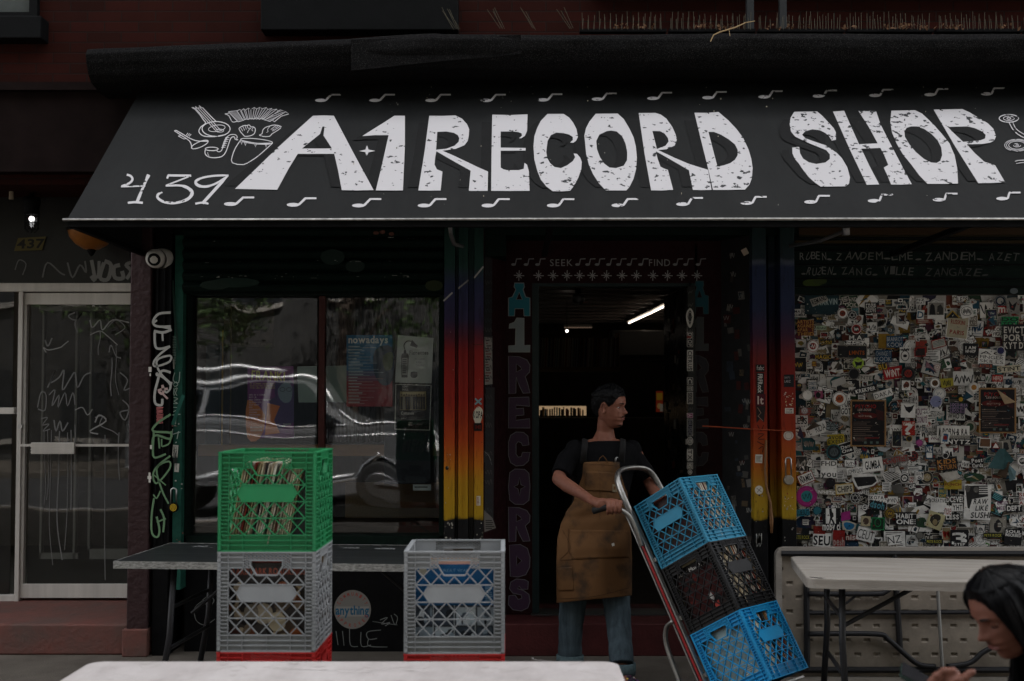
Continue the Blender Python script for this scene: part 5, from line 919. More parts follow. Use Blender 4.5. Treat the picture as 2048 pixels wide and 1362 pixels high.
polyst(Q3, [(850, 1005), (950, 1010), (945, 1115), (845, 1110)], hx('b0a484'), lambda k: k.ell(*Q3(900, 1060), 6, 7, hx('4a3a30'))); polyst(Q3, [(230, 190), (370, 185), (372, 315), (238, 318)], hx('1f4a4e'), lambda k: k.scribble(*Q3(250, 215), *Q3(350, 290), 2, hx('8a7a70'), 10, .5)); polyst(Q3, [(1160, 680), (1260, 672), (1310, 720), (1295, 770), (1190, 768)], hx('5a5854'))
polyst(Q3, [(650, 1060), (720, 1055), (800, 1085), (790, 1140), (720, 1165), (655, 1145)], hx('b8b0a0'), lambda k: k.poly(catmull([Q3(*p) for p in ((665, 1090), (700, 1070), (780, 1095), (760, 1140), (700, 1150))], 2, True), hx('1f6a96')), 'cream sticker with blue graffiti letters'); polyst(Q3, [(640, 970), (735, 950), (740, 1040), (642, 1060)], hx('9a2a78'))
polyst(Q3, [(750, 560), (1000, 570), (1030, 640), (980, 690), (820, 730), (760, 640)], W_, lambda k: k.poly([Q3(*p) for p in ((770, 600), (990, 590), (1015, 640), (965, 680), (815, 700))], K)); polyst(Q2, [(1165, 90), (1260, 75), (1325, 110), (1310, 240), (1205, 255)], hx('8a8680'), lambda k: k.poly([Q2(1200, 100), Q2(1240, 160), Q2(1290, 120), Q2(1260, 220), Q2(1215, 200)], K))
# standing silver flap, torn curls
def curl(Q, pts, c, lift=.03, label=None):
    k = MB(); b = [SMAP(*Q(*p), OFF[0]) for p in pts[:2]]; t_ = [SMAP(*Q(*p), OFF[0]+lift) for p in pts[2:]]; k.add(b+t_, [tuple(range(len(pts)))], c); o = k.build('sticker', PAINT, sw)
curl(Q2, [(1080, 1040), (1280, 1175), (1160, 1195)], hx('a08868')); curl(Q3, [(310, 165), (520, 180), (470, 225), (380, 225)], hx('a8a49e'), .02); curl(Q3, [(1010, 280), (1165, 290), (1100, 335), (1040, 320)], hx('a8aaac'), .02); curl(Q3, [(655, 55), (665, 62), (590, 128)], hx('b07a50'), .02); curl(Q2, [(745, 1235), (760, 1240), (850, 1340), (740, 1300)], hx('a8a49e'), .03)
curl(Q4, [(1100, 300), (1160, 300), (1260, 420), (1150, 520), (980, 500)], hx('3a5a5c'), .04); curl(Q4, [(1080, 560), (1180, 430), (1215, 440), (1175, 610)], hx('5a4a3c'), .05); curl(Q4, [(1190, 450), (1280, 540), (1270, 620), (1210, 640)], hx('5a7478'), .04); curl(Q4, [(470, 560), (660, 530), (690, 600), (560, 655)], hx('b8b2a8'), .02); curl(Q3, [(270, 100), (360, 20), (420, 60), (300, 110)], hx('6a6258'), .03)
# the two dark gig posters in tan frames
def gig(Q, x0, y0, x1, y1, label):
    def fn(k):
        k.rect(*bx(Q, x0, y0, x1, y1), hx('a07a50')); k.rect(*bx(Q, x0+16, y0+16, x1-16, y1-14), hx('141012')); w_ = x1-x0; h_ = y1-y0; f = lambda u, v, u2, v2: bx(Q, x0+w_*u, y0+h_*v, x0+w_*u2, y0+h_*v2)
        k.text('PSYCHO', *f(.14, .10, .72, .18), hx('8a1a1a'), 1); k.text('LES-SOUS', *f(.2, .19, .58, .235), hx('c0aaa0'), 1, skew=.2); k.ell(*Q(x0+w_*.42, y0+h_*.34), w_*.35/5.24, h_*.07/5.24, hx('5a1412'))
        k.text('NOVT BAND', *f(.22, .33, .58, .365), hx('b09a90'), 1)
        for i in range(11): k.rect(*f(.08, .47+i*.04, ru(.35, .85), .485+i*.04), hx(random.choice(('6a5c54', '5a4a44', '7a6a60')))); 
        k.poly([Q(x0+w_*p, y0+h_*q) for p, q in ((.7, .2), (.93, .25), (.93, .45), (.75, .42))], hx('3a1414')); k.rect(*f(.4, .8, .8, .83), hx('6a1a1a'))
        for u in (.38, .55, .72): k.rect(*f(u, .89, u+.07, .94), hx('5a6a64'))
    st(fn, label)
gig(Q1, 738, 1150, 1112, 1640, 'dark red and black gig poster with tan border, left one'); gig(Q2, 890, 1025, 1280, 1500, 'dark red and black gig poster with folded corner, right one')
# small marks over everything: tiny scraps
fine = Ink(SMAP, OFF[0]+.001, .000008)
for i in range(1500):
    fine.o = OFF[0]+.0008+(i % 40)*.00003; x, y = ru(1592, 2100), ru(596, 1102); a_ = ru(.5, 1.3); fine.poly([(x+ru(-3.2, 3.2)*a_, y+ru(-2.6, 2.6)*a_) for _ in range(3)], hx(random.choice(('c8c2b8', 'a8a298', '1a1a1a', '2a2a2a', '5a5650', '8a8278', '7a2a22', '2a4a5a'))))
clip_panel(fine); o = fine.build('paper_scraps', INK, sw); o['kind'] = 'stuff'
# ---------------- inside of the shop
random.seed(5)
ins = thing('shop_interior', (1, 10, 0), 'dim interior of the record shop seen through door and window', 'interior')
dkw = mat('interior_wall', (.045, .036, .028), .8, nz=.4); dkc = mat('interior_ceiling', (.16, .13, .11), .3, spec=.5, nz=.5, nscale=3, stretch=(.4, 3, 1))
X0, X1, Y0, Y1, ZC = XW(368, FY)-.02, 4.2, FY+.33, 15.5, 2.62
mb = MB(); mb.bb(X0, X1, Y0, Y1, -.02, .13); mb.build('floor', mat('interior_floor', (.012, .010, .008), .5, nz=.4), ins)
mb = MB(); mb.bb(X0, X1, Y0, Y1, ZC, ZC+.1)
for i in range(16): mb.bb(X0, X1, Y0+.5+i*.48, Y0+.53+i*.48, ZC-.02, ZC)
mb.build('ceiling', dkc, ins)
mb = MB(); mb.bb(X0-.1, X0, Y0, Y1, 0, ZC); mb.bb(X1, X1+.1, Y0, Y1, 0, ZC); mb.bb(X0, X1, Y1, Y1+.1, 0, ZC); mb.bb(-.2, -.12, Y0, 9.0, 0, ZC); mb.bb(XW(1430, DS), XW(1430, DS)+.06, DS+.1, 9.4, 0, ZC); mb.build('wall', dkw, ins)
mb = MB(); slab(690, 965, 885, 1100, 7.8, .03, mb); mb.build('pegboard', mat('pegboard', (.30, .20, .12), .7, nz=.5, nscale=120), ins)
TUBE = mat('lit_tube', (1, .86, .72), emit=1.0)
def tubelight(a, b, label, dim=0):
    r_ = thing('tube_light', (a+b)/2, label, 'ceiling light', 'tube lights on the shop ceiling'); k = MB(); k.tube([a, b], .0075, 8); k.build('tube', mat('dim_tube', (1, .7, .5), emit=.012) if dim else TUBE, r_)
    k = MB(); k.beam(a+Vector((0, 0, .03)), b+Vector((0, 0, .03)), .08, .03); k.build('housing', mat('lamp_housing', (.3, .28, .25), .5), r_)
for i, (q0, q1) in enumerate((((1258, 646), (1302, 626)), ((1304, 625), (1350, 602)))):
    y0_ = (ZC-.06-CAMH)*FPX/(805-q0[1]); y1_ = (ZC-.06-CAMH)*FPX/(805-q1[1]); tubelight(P(*q0, y0_), P(*q1, y1_), ('farther lit tube of the slanted ceiling row', 'nearer lit tube of the slanted ceiling row')[i])
tubelight(P(1128, 655, 15.2), P(1184, 655, 15.2), 'dim horizontal tube at the far end of the shop', 1)
bb_ = thing('bare_bulb', P(1134, 660, 12), 'small bare bulb glowing inside the doorway', 'bulb'); k = MB(); k.ball(P(1134, 662, 12), .015); k.build('bulb', TUBE, bb_); k = MB(); k.tube([P(1134, 658, 12), Vector((P(1134, 662, 12).x, 12, ZC))], .004, 5); k.build('wire', BLK, bb_)
cam2 = thing('security_camera', P(1157, 598, 10), 'grey dome camera on the shop ceiling inside the doorway', 'camera'); c_ = P(1157, 600, 10); k = MB(); k.lathe([(0, .05), (.05, .05), (.055, .0), (.035, -.03), (0, -.045)], c_); k.build('dome', mat('grey_plastic', (.2, .2, .2), .4), cam2, smooth=True); k = MB(); k.tube([c_+Vector((0, 0, .05)), Vector((c_.x, 10, ZC))], .03, 8); k.build('mount', BLK, cam2)
ac = thing('air_conditioner', P(1270, 680, 13), 'pale wall mounted air conditioner deep in the shop', 'air conditioner'); mb = MB(); a = P(1222, 722, 13); b = P(1335, 660, 13); mb.bb(a.x, b.x, 13, 13.3, a.z, b.z); mb.build('housing', mat('ac_white', (.05, .047, .042), .5), ac, bevel=.02); mb = MB(); mb.bb(a.x+.03, b.x-.03, 12.985, 13, a.z+.03, a.z+.07); mb.build('vent', BLK, ac)
RECC = ['c8b89a', 'a89878', '8a2a20', '1c2a3a', 'b0a48c', '2a2a2a', '6a5a40', 'd0c8b8', '4a3a2a', '94602c', '30485a', '5a1c18', 'bfae8a', '7a7468']
def spine_block(mb_, x0, x1, y0, y1, z0, z1, tilt=0., cm_=1.):
    x = x0
    while x < x1:
        t = ru(.003, .007)
        c = tuple(v*cm_ for v in hx(random.choice(RECC))); h_ = (z1-z0)*ru(.97, 1.); s_ = tilt*h_
        mb_.hexa([Vector(q) for q in ((x, y0, z0), (x+t, y0, z0), (x+t, y1, z0), (x, y1, z0), (x+s_, y0, z0+h_), (x+s_+t, y0, z0+h_), (x+s_+t, y1, z0+h_), (x+s_, y1, z0+h_))], c); x += t+.0008
sh_ = thing('wall_shelf', P(1140, 733, 11.5), 'wooden shelf of records high on the wall inside the doorway', 'shelf'); mb = MB(); a = P(1076, 742, 11.5); b = P(1240, 734, 11.5); mb.bb(a.x, b.x, 11.5, 11.85, a.z, b.z+.0); mb.bb(b.x-.02, b.x, 11.5, 11.85, b.z, b.z+.35); mb.build('board', mat('shelf_wood', (.3, .18, .09), .6, nz=.3), sh_)
mb = MB(); spine_block(mb, a.x+.02, b.x-.04, 11.52, 11.83, b.z+.001, b.z+.3, .05, .9); tag(mb.build('record_row', INK), 'row of record spines standing on the high wooden shelf', 'records', kind='stuff')
# lit counter display in the back
ct = thing('counter', P(1130, 840, 12.8), 'long shop counter with a lit display strip deep inside', 'counter'); mb = MB(); a = P(1070, 990, 12.8); b = P(1210, 836, 12.8); mb.bb(a.x-.5, 3.8, 12.8, 13.3, .13, b.z); mb.build('base', dkw, ct); mb = MB(); a = P(1050, 812, 13.25); b = P(1172, 831, 13.25); mb.bb(a.x, b.x, 13.2, 13.3, b.z, a.z); mb.build('light_strip', mat('display_glow', (.9, .62, .35), emit=.045), ct)
k = Ink(ymap(13.19), .002)
for i in range(21):
    x = 1070+i*4.7; y = ru(814, 820); k.rect(x, y, x+ru(2, 5), 833, tuple(v*1.0 for v in hx(random.choice(('b8c4c0', '6a8a90', '3a2a20', 'b08a3a', '7a4a20', '90403a', 'c8b890', '2a2a2a', '504840')))))
tag(k.build('display_items', INK), 'small coloured boxes and covers against the lit counter display', 'goods', kind='stuff')
k = Ink(ymap(12.5)); k.rect(1312, 782, 1326, 824, hx('a83a20')); k.rect(1313, 786, 1325, 800, hx('b08a2a')); k.ell(1319, 812, 5, 6, hx('c8a060')); k.rect(1320, 808, 1326, 823, hx('a8a090')); tag(k.build('small_poster', mat('glowing_print', (1, 1, 1), .6, attr=True, emit=.012)), 'small red and yellow poster on the back wall of the shop', 'poster')  # print glows faintly to stand in for light falling on it
# record bins and clutter as dark boxes with detail
for (x0, x1, y, z, l) in ((.55, 1.05, 11.8, .95, 'record bin standing deep inside the shop'),):
    r_ = thing('record_bin', ((x0+x1)/2, y, .13), l, 'record bin', 'wooden record bins on the shop floor'); mb = MB(); mb.bb(x0, x1, y, y+.03, .13, z); mb.bb(x0, x1, y+.5, y+.53, .13, z); mb.bb(x0, x0+.03, y+.03, y+.5, .13, z); mb.bb(x1-.03, x1, y+.03, y+.5, .13, z); mb.bb(x0+.03, x1-.03, y+.03, y+.5, z-.3, z-.28); mb.build('box', mat('bin_wood', (.09, .055, .03), .6, nz=.4), r_)
    mb = MB(); spine_block(mb, x0+.04, x1-.05, y+.06, y+.37, z-.275, z+.04, .1, .3); tag(mb.build('record_row', INK), 'records filed in the %s' % l, 'records', kind='stuff')
# open door leaf with sticker edge
dl_ = thing('open_door', (XW(1388, DS), DS+.15, .15), 'open shop door standing inwards, its edge covered in stickers', 'door')
xe = XW(1378, DS+.02); mb = MB(); mb.bb(xe-.012, xe+.035, DS-.03, DS+.05, ZW(1236, DS), ZW(573, DS)); mb.bb(xe-.035, xe+.02, DS+.925, DS+.94, .17, 2.3)
mb.hexa([Vector(q) for q in ((xe, DS+.05, .17), (xe+.045, DS+.05, .17), (xe+.02, DS+.92, .17), (xe-.035, DS+.92, .17), (xe, DS+.05, 2.3), (xe+.045, DS+.05, 2.3), (xe+.02, DS+.92, 2.3), (xe-.035, DS+.92, 2.3))]); mb.build('leaf', mat('door_leaf', (.012, .012, .013), .25, nz=.3), dl_)
k = Ink(ymap(DS-.032), .001); ww = hx('c8c4be')
k.poly(catmull([(1380, 616), (1387, 626), (1386, 645), (1380, 656), (1374, 646), (1372, 628)], 3, True), ww); k.poly(catmull([(1380, 620), (1384, 630), (1380, 650), (1375, 632)], 3, True), (.03, .03, .03)); k.ring(1380, 634, 4, 10, .8, ww)
for a, tx, y0, y1, bc, ic in ((0, 'DROP', 664, 694, K, ww), (0, 'CITRUS', 700, 742, ww, K), (0, 'C', 755, 770, K, ww), (0, 'TEST', 772, 782, hx('4a4a48'), ww), (0, 'SOUL', 784, 808, hx('8a8680'), K), (0, 'A', 826, 836, hx('8a3a6a'), ww), (0, 'MUSIC', 838, 872, hx('1c1c24'), hx('7a7a84')), (0, 'TX', 898, 922, ww, K), (0, 'MS', 925, 938, hx('6a6862'), ww)):
    k.rect(1374, y0, 1386, y1, ww); k.rect(1374.8, y0+.8, 1385.2, y1-.8, bc); vword(k, tx, 1376, 1384, y0+2, y1-2, ic)
k.ell(1380, 882, 6.4, 8.5, ww); k.ring(1380, 882, 4.6, 6.4, 1, K); vword(k, 'QUIX', 1377.5, 1382.5, 876, 888, K); k.ell(1380, 944, 4.5, 5, ww); k.ring(1380, 944, 2.6, 3, 1, K); k.rect(1371, 878, 1374, 889, hx('8a8680')); k.rect(1374, 672, 1382, 676, hx('8a2a24'))
for i in range(14): k.scribble(1375, 580+i*26, 1385, 588+i*26, .9, hx('5a5a58'), 4, .2)
_split(k, 'sticker', INK, dl_)
lfm = vmap(xe, DS+.05, xe-.035, DS+.92); k = Ink(lambda x, y, o: lfm(x, y, 0)+Vector((-.002-o, 0, 0)), .0005)
for i in range(46):
    x, y = ru(1332, 1362), ru(590, 1150); k.rect(x, y, x+ru(2, 6), y+ru(5, 20), tuple(v*.7 for v in hx(random.choice(('5a4a3c', '8a8680', '3a3430', '4a4a48', '2a2a2a', '6a2a20', '9a948a')))), 0)
_split(k, 'sticker', INK, dl_)
mb = MB(); mb.tube([P(1208, 571, 7.4), P(1262, 571, 7.42), P(1345, 569, 7.45), P(1375, 568, 7.5)], .006, 6); mb.tube([P(1206, 571, 7.4), P(1262, 571, 7.42)], .012, 8); mb.build('closer_arm', mat('steel', (.5, .5, .5), .3, metal=1), dl_)
# ---------------- posters taped inside the window
def poster(name, fn, label, cat='poster', d=WD+.04, emb=None):
    k = Ink(ymap(d), .001); fn(k); o = k.build(name, INK); return tag(o, label, cat)
PW = hx('cfcdc8')
def p_now(k):
    n_ = 14
    for i in range(n_):
        t = i/(n_-1); c = tuple(a*(1-s)+b*s for a, b, s in zip(hx('1c6a94'), hx('8f2330'), [min(1, max(0, (t-.45)*4))]*3)); k.rect(693, 670+i*10.2, 785, 670+(i+1)*10.2+.3, c)
    k.poly(catmull([(750, 700), (785, 695), (785, 760), (765, 770), (748, 745)], 3, True), hx('1a3448')); k.poly(catmull([(766, 712), (785, 705), (784, 735), (770, 740)], 3, True), hx('4a5a34'))
    k.text('nowadays', 697, 675, 776, 686, hx('e6e6e2'), 1, track=.05)
    for i in range(19): k.rect(697, 692+i*6.2, 697+ru(16, 30), 693.6+i*6.2, hx('b8c2c4')); k.rect(697, 694.8+i*6.2, 697+ru(30, 72), 695.8+i*6.2, hx('8fa0a8') if i < 10 else hx('b08a8a'))
poster('schedule_poster', p_now, 'blue to red gradient schedule poster in the window')
def p_frank(k):
    k.poly([(495, 733), (587, 732), (588, 875), (495, 877)], hx('6b2a6c')); k.poly(catmull([(495, 800), (530, 830), (520, 876), (495, 876)], 3, True), hx('c2703a')); k.poly([(540, 800), (588, 770), (588, 845), (555, 860), (535, 830)], hx('4a3a66')); k.poly(catmull([(556, 772), (572, 760), (584, 775), (582, 800), (570, 806), (558, 795)], 3, True), hx('7a8896')); k.poly(catmull([(548, 770), (560, 758), (580, 758), (586, 770), (570, 764), (556, 778), (553, 800)], 2, True), hx('3a2a5a'))
    k.ring(565, 779, 5, 4, 1, K); k.ring(578, 779, 5, 4, 1, K); k.poly([(535, 806), (560, 812), (548, 840), (560, 866), (530, 870)], hx('c8703a'))
    k.text('FRANKI', 503, 742, 570, 760, hx('c8b86a'), 1, ang=.05); 
    for i, tx in enumerate(('A SUPER AND ILLU', 'ROCK FESTIVAL CELEBRATING', 'THE LIFE OF FRANKIE')): k.text(tx, 500, 766+i*4.2, 550, 768.8+i*4.2, hx('c8b86a'), 0)
    for i, tx in enumerate(('GIRL IN A COMA', 'BOY JR.', 'MISS CHERRY DELIGHT', 'DJ GOSH BAD', 'CAT FIGHT', 'EVA', 'CAUGHTPOTT', 'VILLING', 'THEOPHOBIA', 'THE FINK')): k.text(tx, 498, 788+i*5, 498+len(tx)*2.3, 791+i*5, hx('c8b0c0'), 1)
    for i, tx in enumerate(('BROOKLYN', 'DOORS 8PM')): k.text(tx, 501, 853+i*6, 524, 856.5+i*6, hx('d0c0b0'), 1)
    k.text('TICKETS', 566, 847, 582, 850, PW, 1)
poster('festival_poster', p_frank, 'purple and orange music festival poster in the left pane')
poster('blank_sheet', lambda k: k.poly([(594, 733), (634, 732), (634, 805), (597, 805)], hx('8a9a96')), 'blank grey paper sheet left of the mullion', 'sheet')
poster('blank_sheet', lambda k: k.poly([(652, 732), (693, 731), (693, 805), (652, 804)], hx('8a9a96')), 'blank grey paper sheet right of the mullion', 'sheet')
def p_flex(k):
    k.poly([(796, 670), (867, 676), (863, 767), (790, 765)], hx('c8ccc9')); k.stroke([(810, 700), (808, 690), (815, 682), (828, 684)], 1.8, K, n=4); k.poly([(824, 680), (836, 692), (833, 696), (820, 691)], K); k.poly([(804, 707), (816, 707), (818, 714), (815, 755), (803, 755), (802, 714)], hx('4a4a48')); k.rect(804, 716, 815, 750, hx('a8a8a4')); k.lines(805, 718, 814, 748, 8, K); k.ell(828, 750, 7, 6, K); k.ell(828, 746, 7, 3, hx('3a3a3a')); k.poly([(808, 700), (812, 700), (813, 707), (807, 707)], K)
    k.text('Florettes', 819, 701, 857, 709, (.03, .03, .03), 1)
    for i, tx in enumerate(('OIL LOCKED', '& FULL', 'TUNE MUSIC')): k.text(tx, 832-3*(i == 0), 716+i*6.5, 845+4*(i != 1), 719.5+i*6.5, (.1, .1, .1), 0)
poster('drawing_poster', p_flex, 'white poster with a drawn bottle and bent shower head')
def p_sony(k):
    k.poly([(791, 768), (863, 770), (860, 861), (789, 859)], hx('cfcdc8')); k.poly([(792.5, 769.5), (861.5, 771.5), (858.5, 859.5), (790.5, 857.5)], hx('0e1016')); k.text('SONY', 805, 771, 817, 775, PW, 1); k.text('HALL', 805, 776.5, 817, 781, PW, 1); k.rect(800, 783, 852, 820, hx('9a8a62')); k.rect(805, 784, 848, 789, hx('c4b48a'))
    for i in range(10): x = 802+i*5; k.ell(x+1, 790+ru(-1, 1), 1.6, 2, (.06, .04, .03), 8); k.poly([(x-1.5, 793), (x+3.5, 793), (x+3, 808), (x+3.5, 819), (x-1, 819), (x-1, 806)], hx(random.choice(('16141a', '22222c', '302a24', '8a8478', '1a1a20'))))
    k.text('Cymande', 802, 823, 828, 829, PW, 1); k.text('JUN 27', 802, 835, 814, 838, PW, 0); k.text('SONY', 817, 844, 825, 847, PW, 1); k.text('HALL', 817, 848, 825, 851, PW, 1); k.text('At New York City', 803, 821, 830, 822, hx('8a8a88'), 0)
poster('concert_poster', p_sony, 'black concert poster with a band photo and white border')
poster('notice_strip', lambda k: (k.rect(826, 969, 862, 981, hx('a8b0b2')), k.lines(829, 973, 860, 977, 1, K)), 'small pale notice strip taped low in the window', 'notice')
poster('old_poster', lambda k: (k.rect(448, 604, 548, 694, hx('38281c')), k.text('BLACK MAGIC', 452, 610, 540, 617, hx('6a5a48'), 1), k.ell(520, 650, 20, 18, hx('17110e')), k.text('Kofi Pana Yankum', 478, 684, 544, 690, hx('5c4c3c'), 1), k.rect(470, 662, 520, 680, hx('3e2c20'))), 'faded brown poster behind the left pane', d=WD+.35)
mb = MB(); a = P(768, 968, WD+.1); b = P(862, 814, WD+.1); mb.bb(a.x, b.x, WD+.1, WD+.4, a.z, b.z); tag(mb.build('speaker_box', mat('blue_black_box', (.016, .022, .032), .5), bevel=.005), 'dark blue black box standing behind the concert poster', 'box')
mb = MB(); a = P(378, 912, WD+.25); b = P(885, 890, WD+.25); mb.bb(a.x, b.x, WD+.25, WD+.45, a.z, b.z); o = mb.build('shelf_board', mat('window_shelf_wood', (.42, .21, .10), .5, nz=.3, stretch=(.2, 1, 1)), ins)
mb = MB(); slab(378, 964, 500, 969, WD+.5, .05, mb); slab(378, 1052, 885, 1090, WD+.12, .5, mb); mb.build('ledge', mat('window_ledge', (.05, .04, .035), .6), ins)
for px_, w_, cc, l in ((448, 4, 'b08a2e', 'tall yellow slat standing behind the left pane'), (466, 1.5, '6a5420', 'thin brass rod beside the yellow slat')):
    mb = MB(); slab(px_-6, 660 if w_ > 2 else 610, px_-6+w_, 895, WD+.3, .02, mb); tag(mb.build('slat', mat('yellow_slat_%d' % px_, hx(cc), .5)), l, 'slat')
mb = MB(); slab(404, 690, 440, 900, WD+.42, .05, mb); tag(mb.build('blue_board', mat('blue_board', (.018, .05, .065), .6)), 'dark teal board leaning inside the left pane', 'board')
# curtain strips behind the right pane
cu = MB(); n_ = 60
def cf(u, v): px_ = 652+u*226; return P(px_, 584+v*300, WD+.62+.03*math.sin(u*95)+.015*math.sin(u*41+v*2))
cu.grid(cf, 160, 8); tag(cu.build('curtain', mat('dark_curtain', (.05, .038, .026), .35, nz=.6, nscale=30, stretch=(1, 1, .08)), smooth=True), 'dark brown strip curtain behind the right pane', 'curtain')
mb = MB(); mb.tube(catmull([tuple(P(*q, WD+.2)) for q in ((390, 800), (388, 860), (392, 920), (388, 980), (390, 1060))], 4), .004, 6); tag(mb.build('hanging_wire', mat('pale_cable', (.3, .28, .24), .6), smooth=True), 'pale cable hanging inside the left edge of the window', 'cable')
# ---------------- across the street (seen only as reflections and as the source of the soft light)
random.seed(11)
ob = thing('opposite_building', (0, -14, 0), 'sunlit brick building across the street', 'building')
mb = MB(); mb.bb(-40, 40, -15, -14, 0, 20); mb.build('wall', mat('grey_render', (.055, .054, .052), .85, nz=.5, nscale=1.5), ob)  # out of view; height raised to cut sky light below the awning
mb = MB(); mb.bb(-40, 40, -14.0, -13.7, 19.6, 20); mb.build('cornice', mat('stone', (.3, .28, .25), .8), ob)
for fz in (.6, 4.2, 7.2, 10.0, 13.0, 16.0):
    for i in range(-9, 10):
        k = MB(); x = i*2.4+.3; k.bb(x, x+1.1, -13.998, -13.95, fz, fz+1.7); o = k.build('window', glass_dark, ob); k = MB(); k.bb(x-.1, x+1.2, -13.998, -13.85, fz-.14, fz); k.build('sill', MATS['stone'], o)
m_bark = mat('bark', (.06, .045, .035), .9, nz=.4); m_leaf = mat('leaves', (.05, .085, .025), .6, nz=.5, nscale=2)
def tree(x, y, h, seed, label):
    random.seed(seed); r_ = thing('street_tree', (x, y, 0), label, 'tree', 'street trees across the road'); k = MB(); lf = MB()
    k.tube([(x, y, 0), (x+.05, y, h*.2), (x-.05, y, h*.42), (x, y, h*.7)], [.16, .13, .11, .05], 9)
    for i in range(9):
        a = i*2.4; L = ru(1.2, 2.4); s_ = Vector((x, y, h*ru(.35, .65))); e = s_+Vector((math.cos(a)*L, math.sin(a)*L, ru(.6, 1.8))); k.tube([s_, (s_+e)/2+Vector((0, 0, .2)), e], [.06, .04, .015], 6)
        for j in range(5):
            c_ = e+Vector((ru(-.8, .8), ru(-.8, .8), ru(-.6, .7)))
            for q in range(80):
                p = c_+Vector((random.gauss(0, .32), random.gauss(0, .32), random.gauss(0, .26))); u = Vector((ru(-1, 1), ru(-1, 1), ru(-1, 1))).normalized()*.08; v = u.cross(Vector((ru(-1, 1), ru(-1, 1), ru(-1, 1)))).normalized()*.05; lf.add([p-u, p-v, p+u, p+v], [(0, 1, 2, 3)])
    k.build('trunk', m_bark, r_, smooth=True); lf.build('crown', m_leaf, r_)
for i, x in enumerate((-8.2, -3.6, 1.4, 6.5)): tree(x, -10.6+.3*i % .5, 6.2+.4*(i % 2), 30+i, ('street tree farthest left', 'street tree behind the parked car', 'street tree right of the parked car', 'street tree farthest right')[i])
random.seed(3)
# parked car whose reflection shows in the window
car = thing('parked_car', (-3.6, -3.9, -.13), 'silver white sport utility vehicle parked at the kerb, reflected in the window', 'car')
prof = [(-1.05, .55), (-1.0, .95), (-1.15, 1.16), (-2.3, 1.28), (-2.75, 1.62), (-3.15, 1.90), (-3.7, 1.97), (-5.6, 1.94), (-6.1, 1.80), (-6.35, 1.2), (-6.35, .5), (-5.95, .42), (-5.75, .42), (-5.6, .62), (-5.3, .76), (-5.0, .62), (-4.85, .4), (-2.35, .4), (-2.2, .62), (-1.95, .76), (-1.62, .62), (-1.45, .42)]
def carside(y, inset): return [Vector((x+(0 if z < 1.3 else 0), y-(inset*max(0, (z-1.2))/.7 if z > 1.2 else 0)*(1 if y > -3.9 else -1), z-.05)) for x, z in prof]
k = MB(); ya, yb = -3.0, -4.85; A, B = carside(ya, .2), carside(yb, .2); n_ = len(prof)
A2 = [p+Vector((0, -.07, 0)) for p in A]
tri = [tuple(t) for t in geometry.tessellate_polygon([[Vector((x, z, 0)) for x, z in prof]])]
k.add(A+B, [t for t in tri]+[tuple(i+n_ for i in t) for t in tri]+[(i, (i+1) % n_, n_+(i+1) % n_, n_+i) for i in range(n_)])
k.build('body', mat('silver_paint', (.42, .43, .44), .3, metal=.85, coat=.6), car, bevel=.11, smooth=False)
k = MB()
for q in ([(-2.62, 1.30), (-3.18, 1.80), (-3.55, 1.86), (-3.7, 1.33)], [(-3.78, 1.33), (-3.66, 1.87), (-4.7, 1.86), (-4.75, 1.33)], [(-4.83, 1.33), (-4.8, 1.86), (-5.55, 1.84), (-6.0, 1.68), (-6.1, 1.34)]):
    pts = [Vector((x, ya-.2*max(0, z-1.2)/.7+.006, z-.05)) for x, z in q]; k.add(pts, [tuple(range(len(pts)))])
k.build('side_window', mat('car_glass', (.01, .012, .014), .04), car)
for x in (-1.95, -5.3):
    for y in (ya-.02, yb+.02):
        k = MB(); k.lathe([(0, -.11), (.34, -.11), (.37, -.06), (.37, .06), (.34, .11), (0, .11)], (x, y, .25), (0, 1, 0), 28); w1 = k.build('wheel', mat('tyre_rubber', (.02, .02, .02), .8), car, smooth=False); k = MB(); k.lathe([(0, .12), (.2, .12), (.22, .10)], (x, y, .25), (0, 1, 0)); k.build('rim', mat('alloy', (.5, .5, .5), .3, metal=1), w1)
TRM = mat('highlight_and_rail', (.80, .81, .82), .4, metal=.6)
sy = lambda z: ya-.2*max(0, z-.05-1.2)/.7-.0
for nm_, pts, r_ in (('roof_highlight', [(-2.78, 1.63), (-3.15, 1.86), (-3.7, 1.93), (-5.6, 1.90), (-6.1, 1.77)], .024), ('window_highlight', [(-2.6, 1.29), (-3.7, 1.315), (-4.8, 1.31), (-6.1, 1.30)], .013), ('hood_highlight', [(-1.02, 1.0), (-1.2, 1.14), (-1.7, 1.21), (-2.3, 1.265), (-2.72, 1.57)], .016), ('crease_highlight', [(-1.15, .98), (-2.4, 1.06), (-3.8, 1.05), (-5.2, 1.06), (-6.3, 1.08)], .008), ('sill_highlight', [(-2.4, .46), (-4.8, .46)], .022)):  # bright strips added along the car's edges to draw its highlight lines
    k = MB(); k.tube([Vector((x, sy(z)+.004, z-.03)) for x, z in catmull(pts, 5)], r_, 8); k.build(nm_, TRM, car, smooth=True)
k = MB(); k.tube([(-3.4, -3.2, 2.0), (-3.5, -3.2, 2.05), (-5.7, -3.2, 2.04), (-5.8, -3.2, 1.97)], .025, 8); k.build('roof_rail', TRM, car, smooth=True)
k = MB(); k.bb(-1.3, -1.0, -3.2, -2.99, .78, .95); k.build('headlight', mat('headlamp', (.8, .8, .8), .1), car); k = MB(); k.bb(-2.95, -2.75, -3.0, -2.8, 1.2, 1.36); k.build('mirror', BLK, car, bevel=.03)
